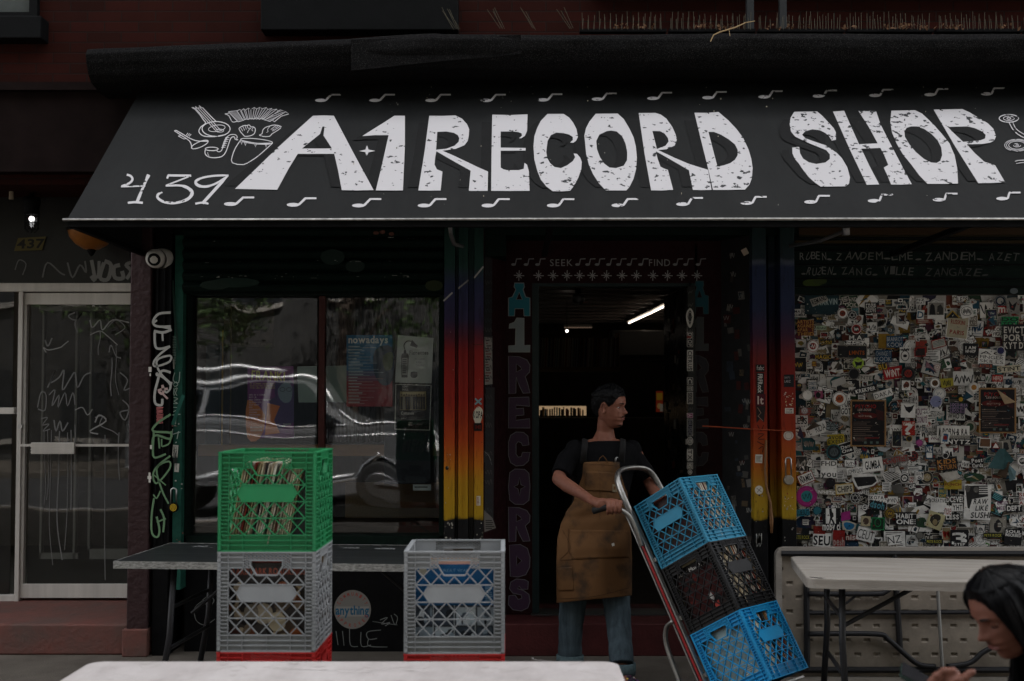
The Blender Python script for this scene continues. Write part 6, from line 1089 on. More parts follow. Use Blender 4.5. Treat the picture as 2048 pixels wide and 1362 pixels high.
# ---------------- milk crates
CW, CH = .34, .343
def crate_mesh():
    bodies = MB(); plates = []
    def panel(T, plate=True):
        def B(u0, u1, v0, v1, d0, d1, mb=bodies):
            p = [T(u, v, d) for v in (v0, v1) for u, d in ((u0, d0), (u1, d0), (u1, d1), (u0, d1))]; mb.hexa(p)
        def bar(a, b, w_, d0, d1):
            (x0, y0), (x1, y1) = a, b; dx, dy = x1-x0, y1-y0; l = math.hypot(dx, dy)
            if l < .003: return
            nx, ny = -dy/l*w_/2, dx/l*w_/2
            q = [(x0-nx, y0-ny), (x1-nx, y1-ny), (x1+nx, y1+ny), (x0+nx, y0+ny)]; bodies.hexa([T(*k_, d0) for k_ in q]+[T(*k_, d1) for k_ in q])
        hw = CW/2
        # solid recessed sheets: columns, bottom band, top band ends
        B(-hw+.004, -.132, .004, CH-.004, -.0125, -.0095); B(.132, hw-.004, .004, CH-.004, -.0125, -.0095)
        B(-.132, .132, .004, .055, -.0125, -.0095)
        B(-.132, -.082, CH-.055, CH-.004, -.0125, -.0095); B(.082, .132, CH-.055, CH-.004, -.0125, -.0095)
        # rims
        B(-hw, hw, CH-.005, CH, -.014, .001); B(-hw, hw, 0, .005, -.014, .0)
        for v in (.020, .037, .055): B(-hw+.001, hw-.001, v, v+.0034, -.011, 0)
        for v in (CH-.021, CH-.039):
            B(-hw+.001, -.082, v, v+.0034, -.011, 0); B(.082, hw-.001, v, v+.0034, -.011, 0)
        B(-hw+.001, -.058, CH-.0575, CH-.055, -.010, 0); B(.058, hw-.001, CH-.0575, CH-.055, -.010, 0)
        v = .068
        while v < CH-.06:
            B(-hw+.001, -.134, v, v+.0034, -.011, 0); B(.134, hw-.001, v, v+.0034, -.011, 0); v += .0128
        for s_ in (-1, 1):
            for u in (.1335, .0825): B(min(s_*u, s_*u+.0025), max(s_*u, s_*u+.0025), .005 if u > .1 else CH-.056, CH-.005, -.010, .0)
            B(s_*.083-.001, s_*.083+.001, .005, .056, -.010, 0)
            # rounded looking corner post
            B(s_*hw-.0045 if s_ > 0 else -hw, s_*hw if s_ > 0 else -hw+.0045, .004, CH-.004, -.0115, -.002)
        B(-.001, .001, .005, .056, -.010, -.004)
        # lattice: rows of crossed bars
        v0, v1 = .0575, CH-.056; rows = 4; rh = (v1-v0)/rows; nx_ = 5; cw = .264/nx_
        hexp = lambda u, v: plate and abs(v-(v0+2.5*rh)) < rh*.48 and abs(u) < .104-abs(v-(v0+2.5*rh))*.62
        hole = lambda u, v: v > CH-.080 and v < CH-.030 and abs(u) < (.054 if v > CH-.048 else .054-(CH-.048-v)*.62)
        def clipbar(a, b, w_, d0, d1, ok):
            n = max(4, int(math.hypot(b[0]-a[0], b[1]-a[1])/.003)); st_ = None
            for i in range(n+1):
                p = (a[0]+(b[0]-a[0])*i/n, a[1]+(b[1]-a[1])*i/n); g = ok(*p)
                if g and st_ is None: st_ = p
                if (not g or i == n) and st_ is not None: bar(st_, p, w_, d0, d1); st_ = None
        ok1 = lambda u, v: not hexp(u, v) and not hole(u, v) and not (v > CH-.085 and abs(u) < .058-(CH-.048-v)*.62 and v > CH-.083)
        for r_ in range(rows):
            a_, b_ = v0+r_*rh, v0+(r_+1)*rh
            for i in range(nx_):
                x0, x1 = -.132+i*cw, -.132+(i+1)*cw; clipbar((x0, a_), (x1, b_), .0032, -.009, -.001, ok1); clipbar((x0, b_), (x1, a_), .0032, -.009, -.001, ok1)
            if r_: clipbar((-.132, a_), (.132, a_), .0035, -.009, -.001, ok1)
        # small grip mesh round the handle
        okg = lambda u, v: v > CH-.056-(0 if abs(u) > .06 else .0) and v < CH-.005 and abs(u) < .081 and not hole(u, v)
        i = -.17
        while i < .17:
            clipbar((i, CH-.056), (i+.051*1.5, CH-.005), .0026, -.010, -.001, okg); clipbar((i, CH-.056), (i-.051*1.5, CH-.005), .0026, -.010, -.001, okg); i += .0135
        # handle rim
        hp = [(-.056, CH-.030), (.056, CH-.030), (.056, CH-.048), (.036, CH-.081), (-.036, CH-.081), (-.056, CH-.048)]
        for i in range(6): bar(hp[i], hp[(i+1) % 6], .0038, -.014, 0)
        bar((-.06, CH-.0555), (-.082, CH-.0555), .003, -.01, 0); bar((.06, CH-.0555), (.082, CH-.0555), .003, -.01, 0)
        if not plate: return
        pl_ = MB(); c0 = v0+2.5*rh; q = [(-.104, c0), (-.086, c0+rh*.5), (.086, c0+rh*.5), (.104, c0), (.086, c0-rh*.5), (-.086, c0-rh*.5)]
        pl_.add([T(*k_, -.008) for k_ in q]+[T(*k_, -.002) for k_ in q], [tuple(range(6))[::-1], tuple(range(6, 12))]+[(i, (i+1) % 6, 6+(i+1) % 6, 6+i) for i in range(6)]); plates.append(pl_)
        for i in range(6): bar(q[i], q[(i+1) % 6], .003, -.009, .0)
    h = CW/2
    panel(lambda u, v, d: Vector((u, -h-d, v))); panel(lambda u, v, d: Vector((h+d, u, v)), False); panel(lambda u, v, d: Vector((-u, h+d, v))); panel(lambda u, v, d: Vector((-h-d, -u, v)), False)
    # bottom grid
    for i in range(9):
        t = -h+.01+i*(CW-.02)/8; bodies.bb(t-.002, t+.002, -h+.01, h-.01, .006, .012); bodies.bb(-h+.01, h-.01, t-.002, t+.002, .0125, .0185)
    return bodies, plates
_cb, _cp = crate_mesh(); CRATE_MESH = {}
def make_crate(M4, cname, label, group=None, sz=1.):
    r_ = thing('milk_crate', (0, 0, 0), label, 'milk crate', group); r_.matrix_world = M4 @ Matrix.Diagonal((1, 1, sz, 1)); 
    cc = {'green': ('0d5a30', 'a'), 'grey': ('6a6c6e', 'b'), 'red': ('8a1416', 'c'), 'blue': ('1c5f7e', 'd'), 'brightblue': ('0a6aa0', 'e'), 'black': ('0b0b0c', 'f')}[cname]
    base_c = {'green': (.020, .25, .09), 'grey': (.31, .325, .335), 'red': (.50, .022, .022), 'blue': (.028, .23, .37), 'brightblue': (.010, .29, .60), 'black': (.007, .007, .008)}[cname]
    m = mat('crate_plastic_'+cname, base_c, .45, spec=.35, nz=.38, nscale=5, bump=.05, bscale=60, c2=tuple(v*.80+.006 for v in base_c))
    if cname not in CRATE_MESH:
        b = _cb.build('body', m, r_, local=True, bevel=0); ps = [p.build('label_panel', m, r_, local=True) for p in _cp]; CRATE_MESH[cname] = (b.data, [p.data for p in ps])
    else:
        for nm_, me in [('body', CRATE_MESH[cname][0])]+[('label_panel', q) for q in CRATE_MESH[cname][1]]:
            o = bpy.data.objects.new(nm_, me); col.objects.link(o); o.parent = r_
    return r_
def sleeve_mats():
    return [mat('sleeve_%d' % i, hx(c), .6, nz=.35, nscale=30, spec=.3) for i, c in enumerate(('d8ccb0', 'b8a47e', 'c7b79a', '8a2e22', '2c2a28', 'c9bfae', '7e6a4c', 'ab7a46', 'd6cfc0', '3a4a4a', '95806a', '5a2018'))]
SLV = sleeve_mats(); SLM = {}
def record(Mw, t, i, label, group, parentless=True, h=.295):
    """one sleeve: a thin card box standing on its edge with the disc's edge showing"""
    if i not in SLM:
        k = MB(); k.bb(-.0019, .0019, -.1575, .1575, 0, h); o = k.build('record', SLV[i]); SLM[i] = o
        o.matrix_world = Mw
    else:
        o = bpy.data.objects.new('record', SLM[i].data); col.objects.link(o); o.matrix_world = Mw
    return tag(o, label, 'record', group)
def fill_records(CM, n, x0, x1, tilt, label, group, axis='x', sz=1., seed=1):
    random.seed(seed); step = (x1-x0)/n
    for i in range(n):
        t = tilt+ru(-.015, .015); Mx = Matrix.Translation((x0+i*step, ru(-.004, .004), .02)) @ Matrix.Rotation(t, 4, 'Y') @ Matrix.Diagonal((ru(.8, 1.5), 1, ru(.97, 1.0), 1))
        if axis == 'y': Mx = Matrix.Rotation(R(90), 4, 'Z') @ Mx
        record(CM @ Mx, 0, random.choice((0, 1, 2, 4, 5, 6, 7, 8, 10, 0, 8, 3, 9, 11)), label, group)
def cover(CM, y, fn, label, x=0., front=True, tilt=.0, size=.28):
    """a record sleeve facing the crate side, with its printed front"""
    Mx = CM @ Matrix.Translation((x, y, .021)) @ Matrix.Rotation(tilt, 4, 'X'); s_ = size
    r_ = bpy.data.objects.new('record', None); col.objects.link(r_); r_.matrix_world = Mx; tag(r_, label, 'record', None)
    k = MB(); k.bb(-s_/2, s_/2, 0, .003, 0, s_); k.build('sleeve', SLV[5], r_, local=True)
    f = Ink(lambda u, v, o: Vector((-s_/2+u*s_, -o, s_-v*s_)), .0004, .00004); fn(f); f.build('cover_print', INK, r_, local=True); return r_
def coverx(CM, x, fn, label, size=.312):
    return cover(CM @ Matrix.Rotation(R(90), 4, 'Z'), x, fn, label, size=size)
# front stacks (behind the near white table)
GC = P(535, 1100, 3.94); SC = 3.94
def cm_at(px_left, d, z, rz=0.): return Matrix.Translation((XW(px_left, d)+CW/2, d+CW/2, z)) @ Matrix.Rotation(rz, 4, 'Z')
ztop = ZW(904, SC); zs = [ztop-CH*i for i in range(1, 5)]
ML = [cm_at(438, SC, z, R(-.6)) for z in zs]
make_crate(ML[0], 'green', 'green milk crate of records on top of the left stack'); make_crate(ML[1], 'grey', 'grey milk crate under the green one in the left stack'); make_crate(ML[2], 'red', 'red milk crate under the grey one in the left stack'); make_crate(ML[3], 'red', 'lowest red milk crate of the left stack, hidden by the table')
ztr = ZW(1103, 3.86); MR = [cm_at(808.5, 3.86, ztr-CH*i, R(.3)) for i in range(1, 4)]
make_crate(MR[0], 'grey', 'grey milk crate on top of the right stack'); make_crate(MR[1], 'red', 'red milk crate under the top one of the right stack'); make_crate(MR[2], 'red', 'lowest red milk crate of the right stack, hidden by the table')
fill_records(ML[0], 26, -.135, .085, .20, 'record sleeve leaning in the green milk crate', 'records in the green milk crate', seed=4)
rr_ = lambda a, b: (a, b)
def cv_roadkings(f):
    f.rect(0, 0, 1, 1, hx('3a3634'))
    f.text('AARDVARK ROADKINGS', .04, .06, .96, .14, hx('a85a48'), 1)
    for i in range(44):
        x, y = ru(.0, 1), ru(.3, 1); f.ell(x, y, ru(.03, .12), ru(.03, .1), hx(random.choice(('8a7a64', '6a5c4c', '2a241e', 'b09a78', '4a3a2c', 'a89880', '1a1614', '6a3a1e'))), 9, ru(0, 3))
    for x, y, r_, c in ((.5, .32, .05, 'b09878'), (.68, .3, .07, 'b06a4c'), (.8, .4, .06, 'c08a6a'), (.45, .62, .12, 'a89c88'), (.62, .72, .11, 'b8ab90'), (.3, .6, .09, '7a7266'), (.85, .88, .08, '8a4a24'), (.1, .9, .1, '3a1a12')): f.ell(x, y, r_, r_*1.1, hx(c), 12)
def cv_blue(f):
    f.rect(0, 0, 1, 1, hx('1a5a8c')); f.rect(.0, .52, 1, 1, hx('3a4046')); f.rect(0, 0, 1, .035, hx('d8a898'))
    f.text('GREAT WAR', .33, .09, .67, .125, hx('7aa4c4'), 0)
    for i in range(4):
        for j in range(2):
            x, y = .02+i*.25, .54+j*.235; f.rect(x, y, x+.225, y+.215, hx(random.choice(('8a98a4', '6a7884', 'b0bcc4', '3a4450', '9aa4ac'))))
            for q in range(6): f.ell(x+ru(.03, .2), y+ru(.03, .19), ru(.01, .05), ru(.02, .06), hx(random.choice(('c8d0d4', '4a545e', '22282e', '8a9aa6'))), 8)
    for i in range(5): f.rect(.25*i-.008, .52, .25*i, 1, hx('c4ccd0'))
    for i in range(8): f.rect(.86, .3+i*.022, .86+ru(.04, .1), .308+i*.022, hx('9ac0d8'))
    f.ell(.12, .12, .05, .05, hx('b8b4a4'))
def plainc(c, seed=0):
    def fn(f):
        f.rect(0, 0, 1, 1, hx(c))
        for i in range(14): f.ell(ru(0, 1), ru(0, 1), ru(.03, .14), ru(.03, .14), tuple(v*ru(.6, 1.3) for v in hx(c)), 9, ru(0, 3))
    return fn
cover(ML[1], -.148, cv_roadkings, 'dark photo record cover facing out of the left grey crate', tilt=-.02); fill_records(ML[1], 16, -.135, .13, .0, 'record sleeve standing in the left grey milk crate', 'records in the left grey milk crate', axis='y', seed=5)
cover(MR[0], -.146, cv_blue, 'blue record cover with a grid of photos in the right grey crate', tilt=-.03, size=.285); fill_records(MR[0], 5, -.13, -.09, .0, 'record sleeve behind the blue cover in the right crate', 'records in the right grey milk crate', axis='y', seed=6)
# crates on the hand truck: pose measured from the photo
TR = Matrix(((.61781157, .70126404, -.35572125), (-.61421097, .71284046, .3385312), (.49097225, .0093394, .87112515)))
TO = Vector((.64059072, 6.01728667, .99121955)); THh = .35705994
TM = Matrix.Translation(TO) @ TR.to_4x4()    # x: away from the rails, y: to the rear, z: up along the truck
MT = [TM @ Matrix.Translation((CW/2, CW/2, -THh*(i+1))) for i in range(3)]
SZ = THh/CH
for m_, cn, lb in zip(MT, ('blue', 'black', 'brightblue'), ('dull blue milk crate at the top of the hand truck', 'black milk crate in the middle of the hand truck', 'bright blue milk crate at the bottom of the hand truck')): make_crate(m_ if cn == 'blue' else m_ @ Matrix.Rotation(R(90), 4, 'Z'), cn, lb, 'milk crates strapped on the hand truck', SZ*.998)
# records stand parallel to the left (near) face
def cv_month(f):
    f.rect(0, 0, 1, 1, hx('241816')); f.rect(0, 0, 1, .14, hx('16100f')); f.text('Sonic Mouth Si', .1, .05, .8, .12, hx('d0ccc4'), 0)
    f.poly([(.05, .2), (.9, .16), (.95, .7), (.2, .95)], hx('3e1513')); f.ell(.35, .28, .05, .05, hx('c8922a'))
    for i in range(16): f.ell(ru(.1, .95), ru(.2, .95), ru(.03, .1), ru(.03, .1), hx(random.choice(('5a1c18', '2a1010', '3a1c18', '6a2620', '1a1e20'))), 8)
    f.poly([(.55, .6), (.63, .58), (.66, .72), (.6, .78)], hx('b8b4b0')); f.poly([(.6, .8), (.72, .76), (.7, .92), (.63, .9)], hx('b8463c'))
def cv_pale(f):
    f.rect(0, 0, 1, 1, hx('9aa8a4')); f.rect(.02, .02, .98, .98, hx('8f9f9c'))
    for i in range(10): f.ell(ru(.1, .9), ru(.3, .9), ru(.02, .07), ru(.02, .06), hx(random.choice(('7c8c8a', 'a6b2ae', '6f7f7e'))), 9)
    for i in range(5): f.rect(.6, .7+i*.03, .6+ru(.1, .3), .712+i*.03, hx('c8ccca'))
for m_, fn, lb, g in ((MT[0], plainc('3c2a28'), 'dark sleeve facing the near side of the top truck crate', 'records in the top truck crate'), (MT[1], cv_month, 'red record cover in the black truck crate', 'records in the black truck crate'), (MT[2], cv_pale, 'pale grey green record cover in the bottom truck crate', 'records in the bottom truck crate')):
    Mz = m_ @ Matrix.Diagonal((1, 1, SZ, 1)); cover(Mz, -.140, fn, lb, size=.28); fill_records(Mz, 26, -.13, .14, .0, 'record sleeve edge showing in the %s' % g[15:], g, axis='y', seed=len(lb))
# ---------------- hand truck
ht = thing('hand_truck', TM @ Vector((-.04, CW/2, -3*THh-.02)), 'aluminium hand truck with red decal rails loaded with three crates', 'hand truck')
L = lambda x, y, z: TM @ Vector((x, y, z))
m_al = mat('worn_aluminium', (.36, .35, .33), .35, metal=.9, nz=.4, nscale=20, bump=.05); ZB = -3*THh-.02
for y in (-.012, .342):
    k = MB(); a, b = L(-.032, y, ZB), L(-.032, y, -.02)
    for dx, w_ in ((-.018, .010), (.018, .010), (.0, .012)): k.beam(L(-.032+dx, y, ZB), L(-.032+dx, y, -.02 if y < 0 else .02), .028 if dx else .016, .009, up=TR @ Vector((1, 0, 0)))
    rl = k.build('rail', m_al, ht, bevel=.002)
    k = MB(); k.beam(L(-.032, y-.0095 if y < 0 else y+.0095, -.09), L(-.032, y-.0095 if y < 0 else y+.0095, ZB), .0045, .014, up=TR @ Vector((1, 0, 0))); k.build('decal', mat('red_decal', (.30, .018, .02), .5, nz=.3, nscale=60), rl)
# decal lettering as small pale marks
for z in (-.3, -.62, -.92): k = MB(); k.beam(L(-.012, CW/2-.18, z), L(-.012, CW/2+.18, z), .02, .03, up=TR @ Vector((1, 0, 0))); k.build('cross_brace', m_al, ht)
def pathL(pts, n=6): return [L(*p) for p in catmull(pts, n)]
hl = [(-.032, -.005, -.03), (-.032, -.002, .13), (-.034, .03, .205), (-.036, .10, .235), (-.036, .24, .235), (-.034, .31, .205), (-.032, .335, .13), (-.032, .342, -.02)]
k = MB(); k.tube(pathL(hl), .013, 10, flat=1.5, up=TR @ Vector((1, 0, 0))); k.tube(pathL([(x+.014, y, z) for x, y, z in hl]), .004, 6); k.build('top_handle', m_al, ht, smooth=True)
# side grip that leaves the near rail and curls back towards the man
gp = [P(1283, 1092, 5.93), P(1274, 1062, 5.93), P(1262, 1036, 5.94), P(1246, 1022, 5.95), P(1228, 1016, 5.96)]
k = MB(); k.tube([Vector(q) for q in catmull([tuple(p) for p in gp], 5)], .0135, 10); k.build('side_handle', m_al, ht, smooth=True)
GRIP = [P(1234, 1018, 5.955), P(1215, 1014, 5.97), P(1186, 1022, 6.0)]
k = MB(); k.tube([Vector(q) for q in catmull([tuple(p) for p in GRIP], 4)], .0185, 12); k.build('rubber_grip', mat('black_rubber', (.012, .012, .012), .7), ht, smooth=True)
k = MB(); k.hexa([L(x, y, z) for z in (ZB-.012, ZB-.002) for x, y in ((-.03, -.03), (.28, -.02), (.28, .36), (-.03, .37))]); k.build('toe_plate', m_al, ht)
# wheel bracket and wheels
for y, s_ in ((-.075, 1), (.415, -1)):
    k = MB(); wc = L(-.155, y, ZB+.075); k.lathe([(.05, -.024), (.10, -.028), (.118, -.02), (.122, 0), (.118, .02), (.10, .028), (.05, .024)], wc, TR @ Vector((0, 1, 0)), 32); wh_ = k.build('wheel', mat('tyre_rubber', (.02, .02, .02), .8), ht, smooth=True)
    k = MB(); k.lathe([(0, -.02), (.05, -.024), (.078, -.027), (.08, -.02)], wc, TR @ Vector((0, 1, 0)), 24); k.build('rim', m_al, wh_, smooth=True)
    k = MB(); k.tube([Vector(q) for q in catmull([tuple(L(-.04, y+.045*s_, -.62)), tuple(L(-.09, y+.045*s_, -.63)), tuple(L(-.135, y+.045*s_, -.70)), tuple(L(-.15, y+.045*s_, -.85)), tuple(L(-.155, y+.045*s_, ZB+.075))], 5)], .017, 8, flat=.6); k.build('wheel_bracket', m_al, ht, smooth=True)
k = MB(); k.tube([L(-.155, -.09, ZB+.075), L(-.155, .43, ZB+.075)], .009, 8); k.build('axle', BLK, ht)
# ---------------- tables
def rrect(x0, x1, y0, y1, r_, n=6):
    out = []
    for cx, cy, a0 in ((x1-r_, y1-r_, 0), (x0+r_, y1-r_, 90), (x0+r_, y0+r_, 180), (x1-r_, y0+r_, 270)):
        for i in range(n+1): a = R(a0+90*i/n); out.append((cx+r_*math.cos(a), cy+r_*math.sin(a)))
    return out
def plate(mb, loop, z0, z1, lip=.006):
    n = len(loop); cx = sum(p[0] for p in loop)/n; cy = sum(p[1] for p in loop)/n
    sc_ = lambda s_: [(cx+(x-cx)*(1-s_/abs((x-cx) or 1)) if abs(x-cx) > s_ else x, cy+(y-cy)*(1-s_/abs((y-cy) or 1)) if abs(y-cy) > s_ else y) for x, y in loop]
    rings = [[Vector((x, y, z0)) for x, y in loop], [Vector((x, y, z1-lip)) for x, y in loop], [Vector((x, y, z1-lip*.3)) for x, y in sc_(lip*.3)], [Vector((x, y, z1)) for x, y in sc_(lip)]]
    vs_ = [p for g in rings for p in g]; fs = [(i*n+k, i*n+(k+1) % n, (i+1)*n+(k+1) % n, (i+1)*n+k) for i in range(3) for k in range(n)]+[tuple(range(n))[::-1], tuple(3*n+k for k in range(n))]
    mb.add(vs_, fs)
def legset(root, x, y0, y1, ztop, m, lean=0., r_=.014, spread=.0, brace=None):
    for y in (y0, y1):
        k = MB(); k.tube([(x, y+(.04 if y == y0 else -.04), ztop), (x, y+(.03 if y == y0 else -.03), ztop*.45), (x+lean, y, ztop*.36), (x+lean, y, .006)], r_, 10); k.build('leg', m, root, smooth=True)
    k = MB(); k.tube([(x, y0+.03, ztop*.62), (x, y1-.03, ztop*.62)], r_*.8, 8); k.tube([(x+lean*.8, y0, ztop*.34), (x+lean*.8, y1, ztop*.34)], r_*.8, 8)
    if brace: k.tube([(x, (y0+y1)/2, ztop*.6), (brace, (y0+y1)/2, ztop-.01)], .009, 8)
    k.build('brace', m, root)
# near white table
wt = thing('folding_table', (-.55, 3.2, 0), 'pale white plastic folding table in the foreground', 'table')
yb = 3.52; x0, x1 = XW(188, yb), XW(1234, yb); TZ = ZW(1322, yb)
m_wt = mat('white_table_plastic', (.50, .465, .455), .5, nz=.10, nscale=7, stretch=(1, .4, 1), bump=.12, bscale=500, c2=(.37, .335, .325))
mb = MB(); plate(mb, rrect(x0, x1, yb-.76, yb, .045, 8), TZ-.04, TZ, .007); mb.build('tabletop', m_wt, wt, smooth=False)
k = Ink(lambda u, v, o: Vector((u, v, TZ+o)), .0004, .00001); random.seed(12)
for i in range(130):
    u, v = ru(x0+.05, x1-.05), ru(yb-.7, yb-.02)
    if i % 3: k.stroke([(u, v), (u+ru(-.09, .09), v+ru(-.05, .05)), (u+ru(-.12, .12), v+ru(-.08, .08))], ru(.0006, .0018), random.choice(((.36, .33, .32), (.55, .52, .51), (.30, .27, .25))), n=3)
    else: k.poly(catmull([(u+ru(.004, .02)*math.cos(t), v+ru(.004, .018)*math.sin(t)) for t in (0, 1, 2, 3, 4, 5)], 2, True), random.choice(((.42, .385, .37), (.45, .41, .40))))
k.build('scuffs', INK, wt)['kind'] = 'stuff'
dark_leg = mat('charcoal_tube', (.022, .022, .024), .4, metal=.2)
for x in (x0+.28, x1-.28): legset(wt, x, yb-.66, yb-.1, TZ-.04, dark_leg, brace=x+(.3 if x < -.5 else -.3))
# black table with worn metal edge
bt = thing('black_table', (-1.1, 6.0, 0), 'black topped folding table with a worn metal edge behind the crates', 'table')
fl = P(230, 1122, 5.72); fr_ = P(955, 1150, 5.52); bz = .745; bl = P(312, 1087, 6.42)
a = Vector((XW(230, 5.72), 5.72)); ang = math.atan2(-.14, 1.83); ux = Vector((math.cos(ang), math.sin(ang))); uy = Vector((-math.sin(ang), math.cos(ang)))
def BT(u, v, z): q = a+ux*u+uy*v; return Vector((q.x, q.y, z))
m_bt = mat('black_laminate', (.020, .023, .024), .38, nz=.45, nscale=7, stretch=(.4, 3, 1), bump=.1, bscale=40)
mb = MB(); mb.hexa([BT(u, v, z) for z in (bz-.02, bz) for u, v in ((.006, .006), (1.83, .006), (1.83, .75), (.006, .75))]); mb.build('tabletop', m_bt, bt)
mb = MB(); e_ = mat('worn_metal_edge', (.42, .42, .40), .5, metal=.6, nz=.7, nscale=45, stretch=(1, 1, 3), bump=.25, bscale=80)
for (u0, u1, v0, v1) in ((0, 1.836, 0, .006), (0, .006, .006, .756), (1.83, 1.836, .006, .756), (.006, 1.83, .75, .756)): mb.hexa([BT(u, v, z) for z in (bz-.034, bz+.002) for u, v in ((u0, v0), (u1, v0), (u1, v1), (u0, v1))])
mb.build('edge_trim', e_, bt)
k = Ink(lambda u, v, o: BT(u, v, bz+o), .0008)
for u, v, w_, h_, c in ((.18, .60, .09, .05, '9a9c9c'), (.34, .55, .08, .03, '7a5c50'), (.47, .62, .09, .04, '8a8c8a'), (.56, .56, .12, .05, '9c9e9c'), (1.02, .6, .1, .05, '8c8e8c'), (1.2, .58, .12, .05, 'a0a2a2'), (1.36, .6, .06, .05, '5a6a6c'), (1.5, .57, .14, .04, '8a8a88'), (1.62, .63, .1, .03, '4a4c4c')): k.poly([(u, v), (u+w_, v-.01), (u+w_*.95, v+h_), (u+.01, v+h_*.9)], tuple(q*.6 for q in hx(c))); k.scribble(u, v, u+w_, v+h_, .006, (.03, .03, .03), 5, .3)
for i in range(60): u, v = ru(.02, 1.8), ru(.05, .72); k.stroke([(u, v), (u+ru(-.1, .1), v+ru(-.03, .03))], .0012, (.06, .065, .066))
_split(k, 'sticker', INK, bt)
for u in (.26, 1.56):
    for v in (.09, .66):
        k = MB(); k.tube([BT(u+.02, v, bz-.03), BT(u, v, .36), BT(u-.06*(1 if u < 1 else -1), v, .006)], .016, 10); k.build('leg', dark_leg, bt, smooth=True)
    k = MB(); k.tube([BT(u, .09, .5), BT(u, .66, .5)], .011, 8); k.tube([BT(u, .09, .3), BT(u, .66, .3)], .011, 8); k.tube([BT(u, .4, .42), BT(u+(.35 if u < 1 else -.35), .4, bz-.03)], .009, 8); k.build('brace', dark_leg, bt)
# standing beige table on the right
m_bg = mat('beige_table_plastic', (.33, .30, .265), .5, nz=.3, nscale=9, stretch=(.3, 2, 1), bump=.2, bscale=90)
m_ugly = m_bg
gt_ = thing('folding_table', (1.335, 5.18, 0), 'scuffed beige folding table standing in front of the sticker wall', 'table')
gy0, gy1 = 5.18, 5.94; gz = .745; gx0 = 1.335
mb = MB(); plate(mb, rrect(gx0, gx0+1.83, gy0, gy1, .05, 8), gz-.045, gz, .006)
mb.build('tabletop', m_bg, gt_)
k = Ink(plane_map((0, gy0-.0005, 0), (0, -1, 0)), .0006); k.poly([(1617, 1153), (1628, 1154), (1652, 1155.5), (1640, 1156.6), (1622, 1155)], (.03, .03, .028))
for yy in (1158, 1162, 1166): k.rect(1625, yy, 2300, yy+.8, (.30, .27, .23))
k.build('edge_wear', INK, gt_)
lx = gx0+.17
for y in (gy0+.12, gy1-.12):
    k = MB(); k.tube([(lx, y, gz-.045), (lx+.0, y, .42), (lx-.03 if y > 5.6 else lx+.02, y-.02, .006)], .0155, 10); k.build('leg', dark_leg, gt_, smooth=True)
k = MB(); k.tube([(lx, 5.34, .55), (lx, 5.86, .55)], .011, 8); k.tube([(lx+.01, 5.34, .28), (lx, 5.86, .28)], .011, 8); k.tube([(lx, 5.34, .5), (lx+.46, 5.6, gz-.05)], .011, 8); k.build('brace', dark_leg, gt_)
for y in (gy0+.12, gy1-.12): k = MB(); k.tube([(gx0+1.55, y, gz-.045), (gx0+1.58, y, .006)], .0155, 10); k.build('leg', dark_leg, gt_, smooth=True)
gt_.rotation_euler = (0, 0, R(-8))
# second beige table folded and leaning on its long edge, underside outwards
lt_ = thing('folded_table', (2.3, 6.3, 0), 'folded beige table leaning on edge, underside and black legs outwards', 'table')
LY = 6.28; lz0, lz1 = .008, ZW(1095, LY); lx0 = XW(1549, LY); lx1 = lx0+1.83
outer = rrect(lx0, lx1, lz0, lz1, .05, 8); inner = rrect(lx0+.034, lx1-.034, lz0+.03, lz1-.03, .03, 8); n = len(outer)
mb = MB(); A = [Vector((x, LY, z)) for x, z in outer]; A2 = [Vector((x, LY+.045, z)) for x, z in outer]; B_ = [Vector((x, LY, z)) for x, z in inner]; B2 = [Vector((x, LY+.022, z)) for x, z in inner]
fs = []
for i in range(n):
    j = (i+1) % n; fs += [(i, j, 2*n+j, 2*n+i), (i, n+i, n+j, j), (2*n+i, 2*n+j, 3*n+j, 3*n+i)]
mb.add(A+A2+B_+B2, fs+[tuple(range(n, 2*n))]); mb.build('rim', m_bg, lt_)
# dimpled underside
px0_, px1_ = lx0+.034, lx1-.034; pz0_, pz1_ = lz0+.03, lz1-.03
dim = []; sp = .106
for r_ in range(9):
    for c_ in range(18): dim.append((px0_+.045+c_*sp+(r_ % 2)*sp/2, pz0_+.04+r_*.078))
def uf(u, v):
    x = px0_+(px1_-px0_)*u; z = pz0_+(pz1_-pz0_)*v; r_ = round((z-pz0_-.04)/.078); best = 0
    if 0 <= r_ < 9:
        zz = pz0_+.04+r_*.078; c_ = round((x-px0_-.045-(r_ % 2)*sp/2)/sp); xx = px0_+.045+c_*sp+(r_ % 2)*sp/2
        dx, dz = abs(x-xx)/.017, abs(z-zz)/.0085; best = max(0, min(1, 3.0-2.6*max(dx, dz)))
    return Vector((x, LY+.0225+.011*best, z))
mb = MB(); mb.grid(uf, 560, 210); mb.build('underside', mat('dusty_underside', (.27, .23, .185), .65, nz=.4, nscale=6, bump=.1), lt_, smooth=True)
mb = MB(); fz = LY+.004
def bar(x0, z0, x1, z1, r_=.013, y=fz): mb.tube([(x0, y, z0), (x1, y, z1)], r_, 8)
PX = lambda px, py: (XW(px, LY), ZW(py, LY))
for q in ((1560, 1107, 2060, 1107), (1560, 1340, 2100, 1340), (1610, 1165, 1610, 1340), (1785, 1107, 1795, 1300)): bar(*PX(*q[:2]), *PX(*q[2:]), .017)
bar(*PX(1610, 1226), *PX(2100, 1224), .012)
mb.build('steel_frame', dark_leg, lt_)
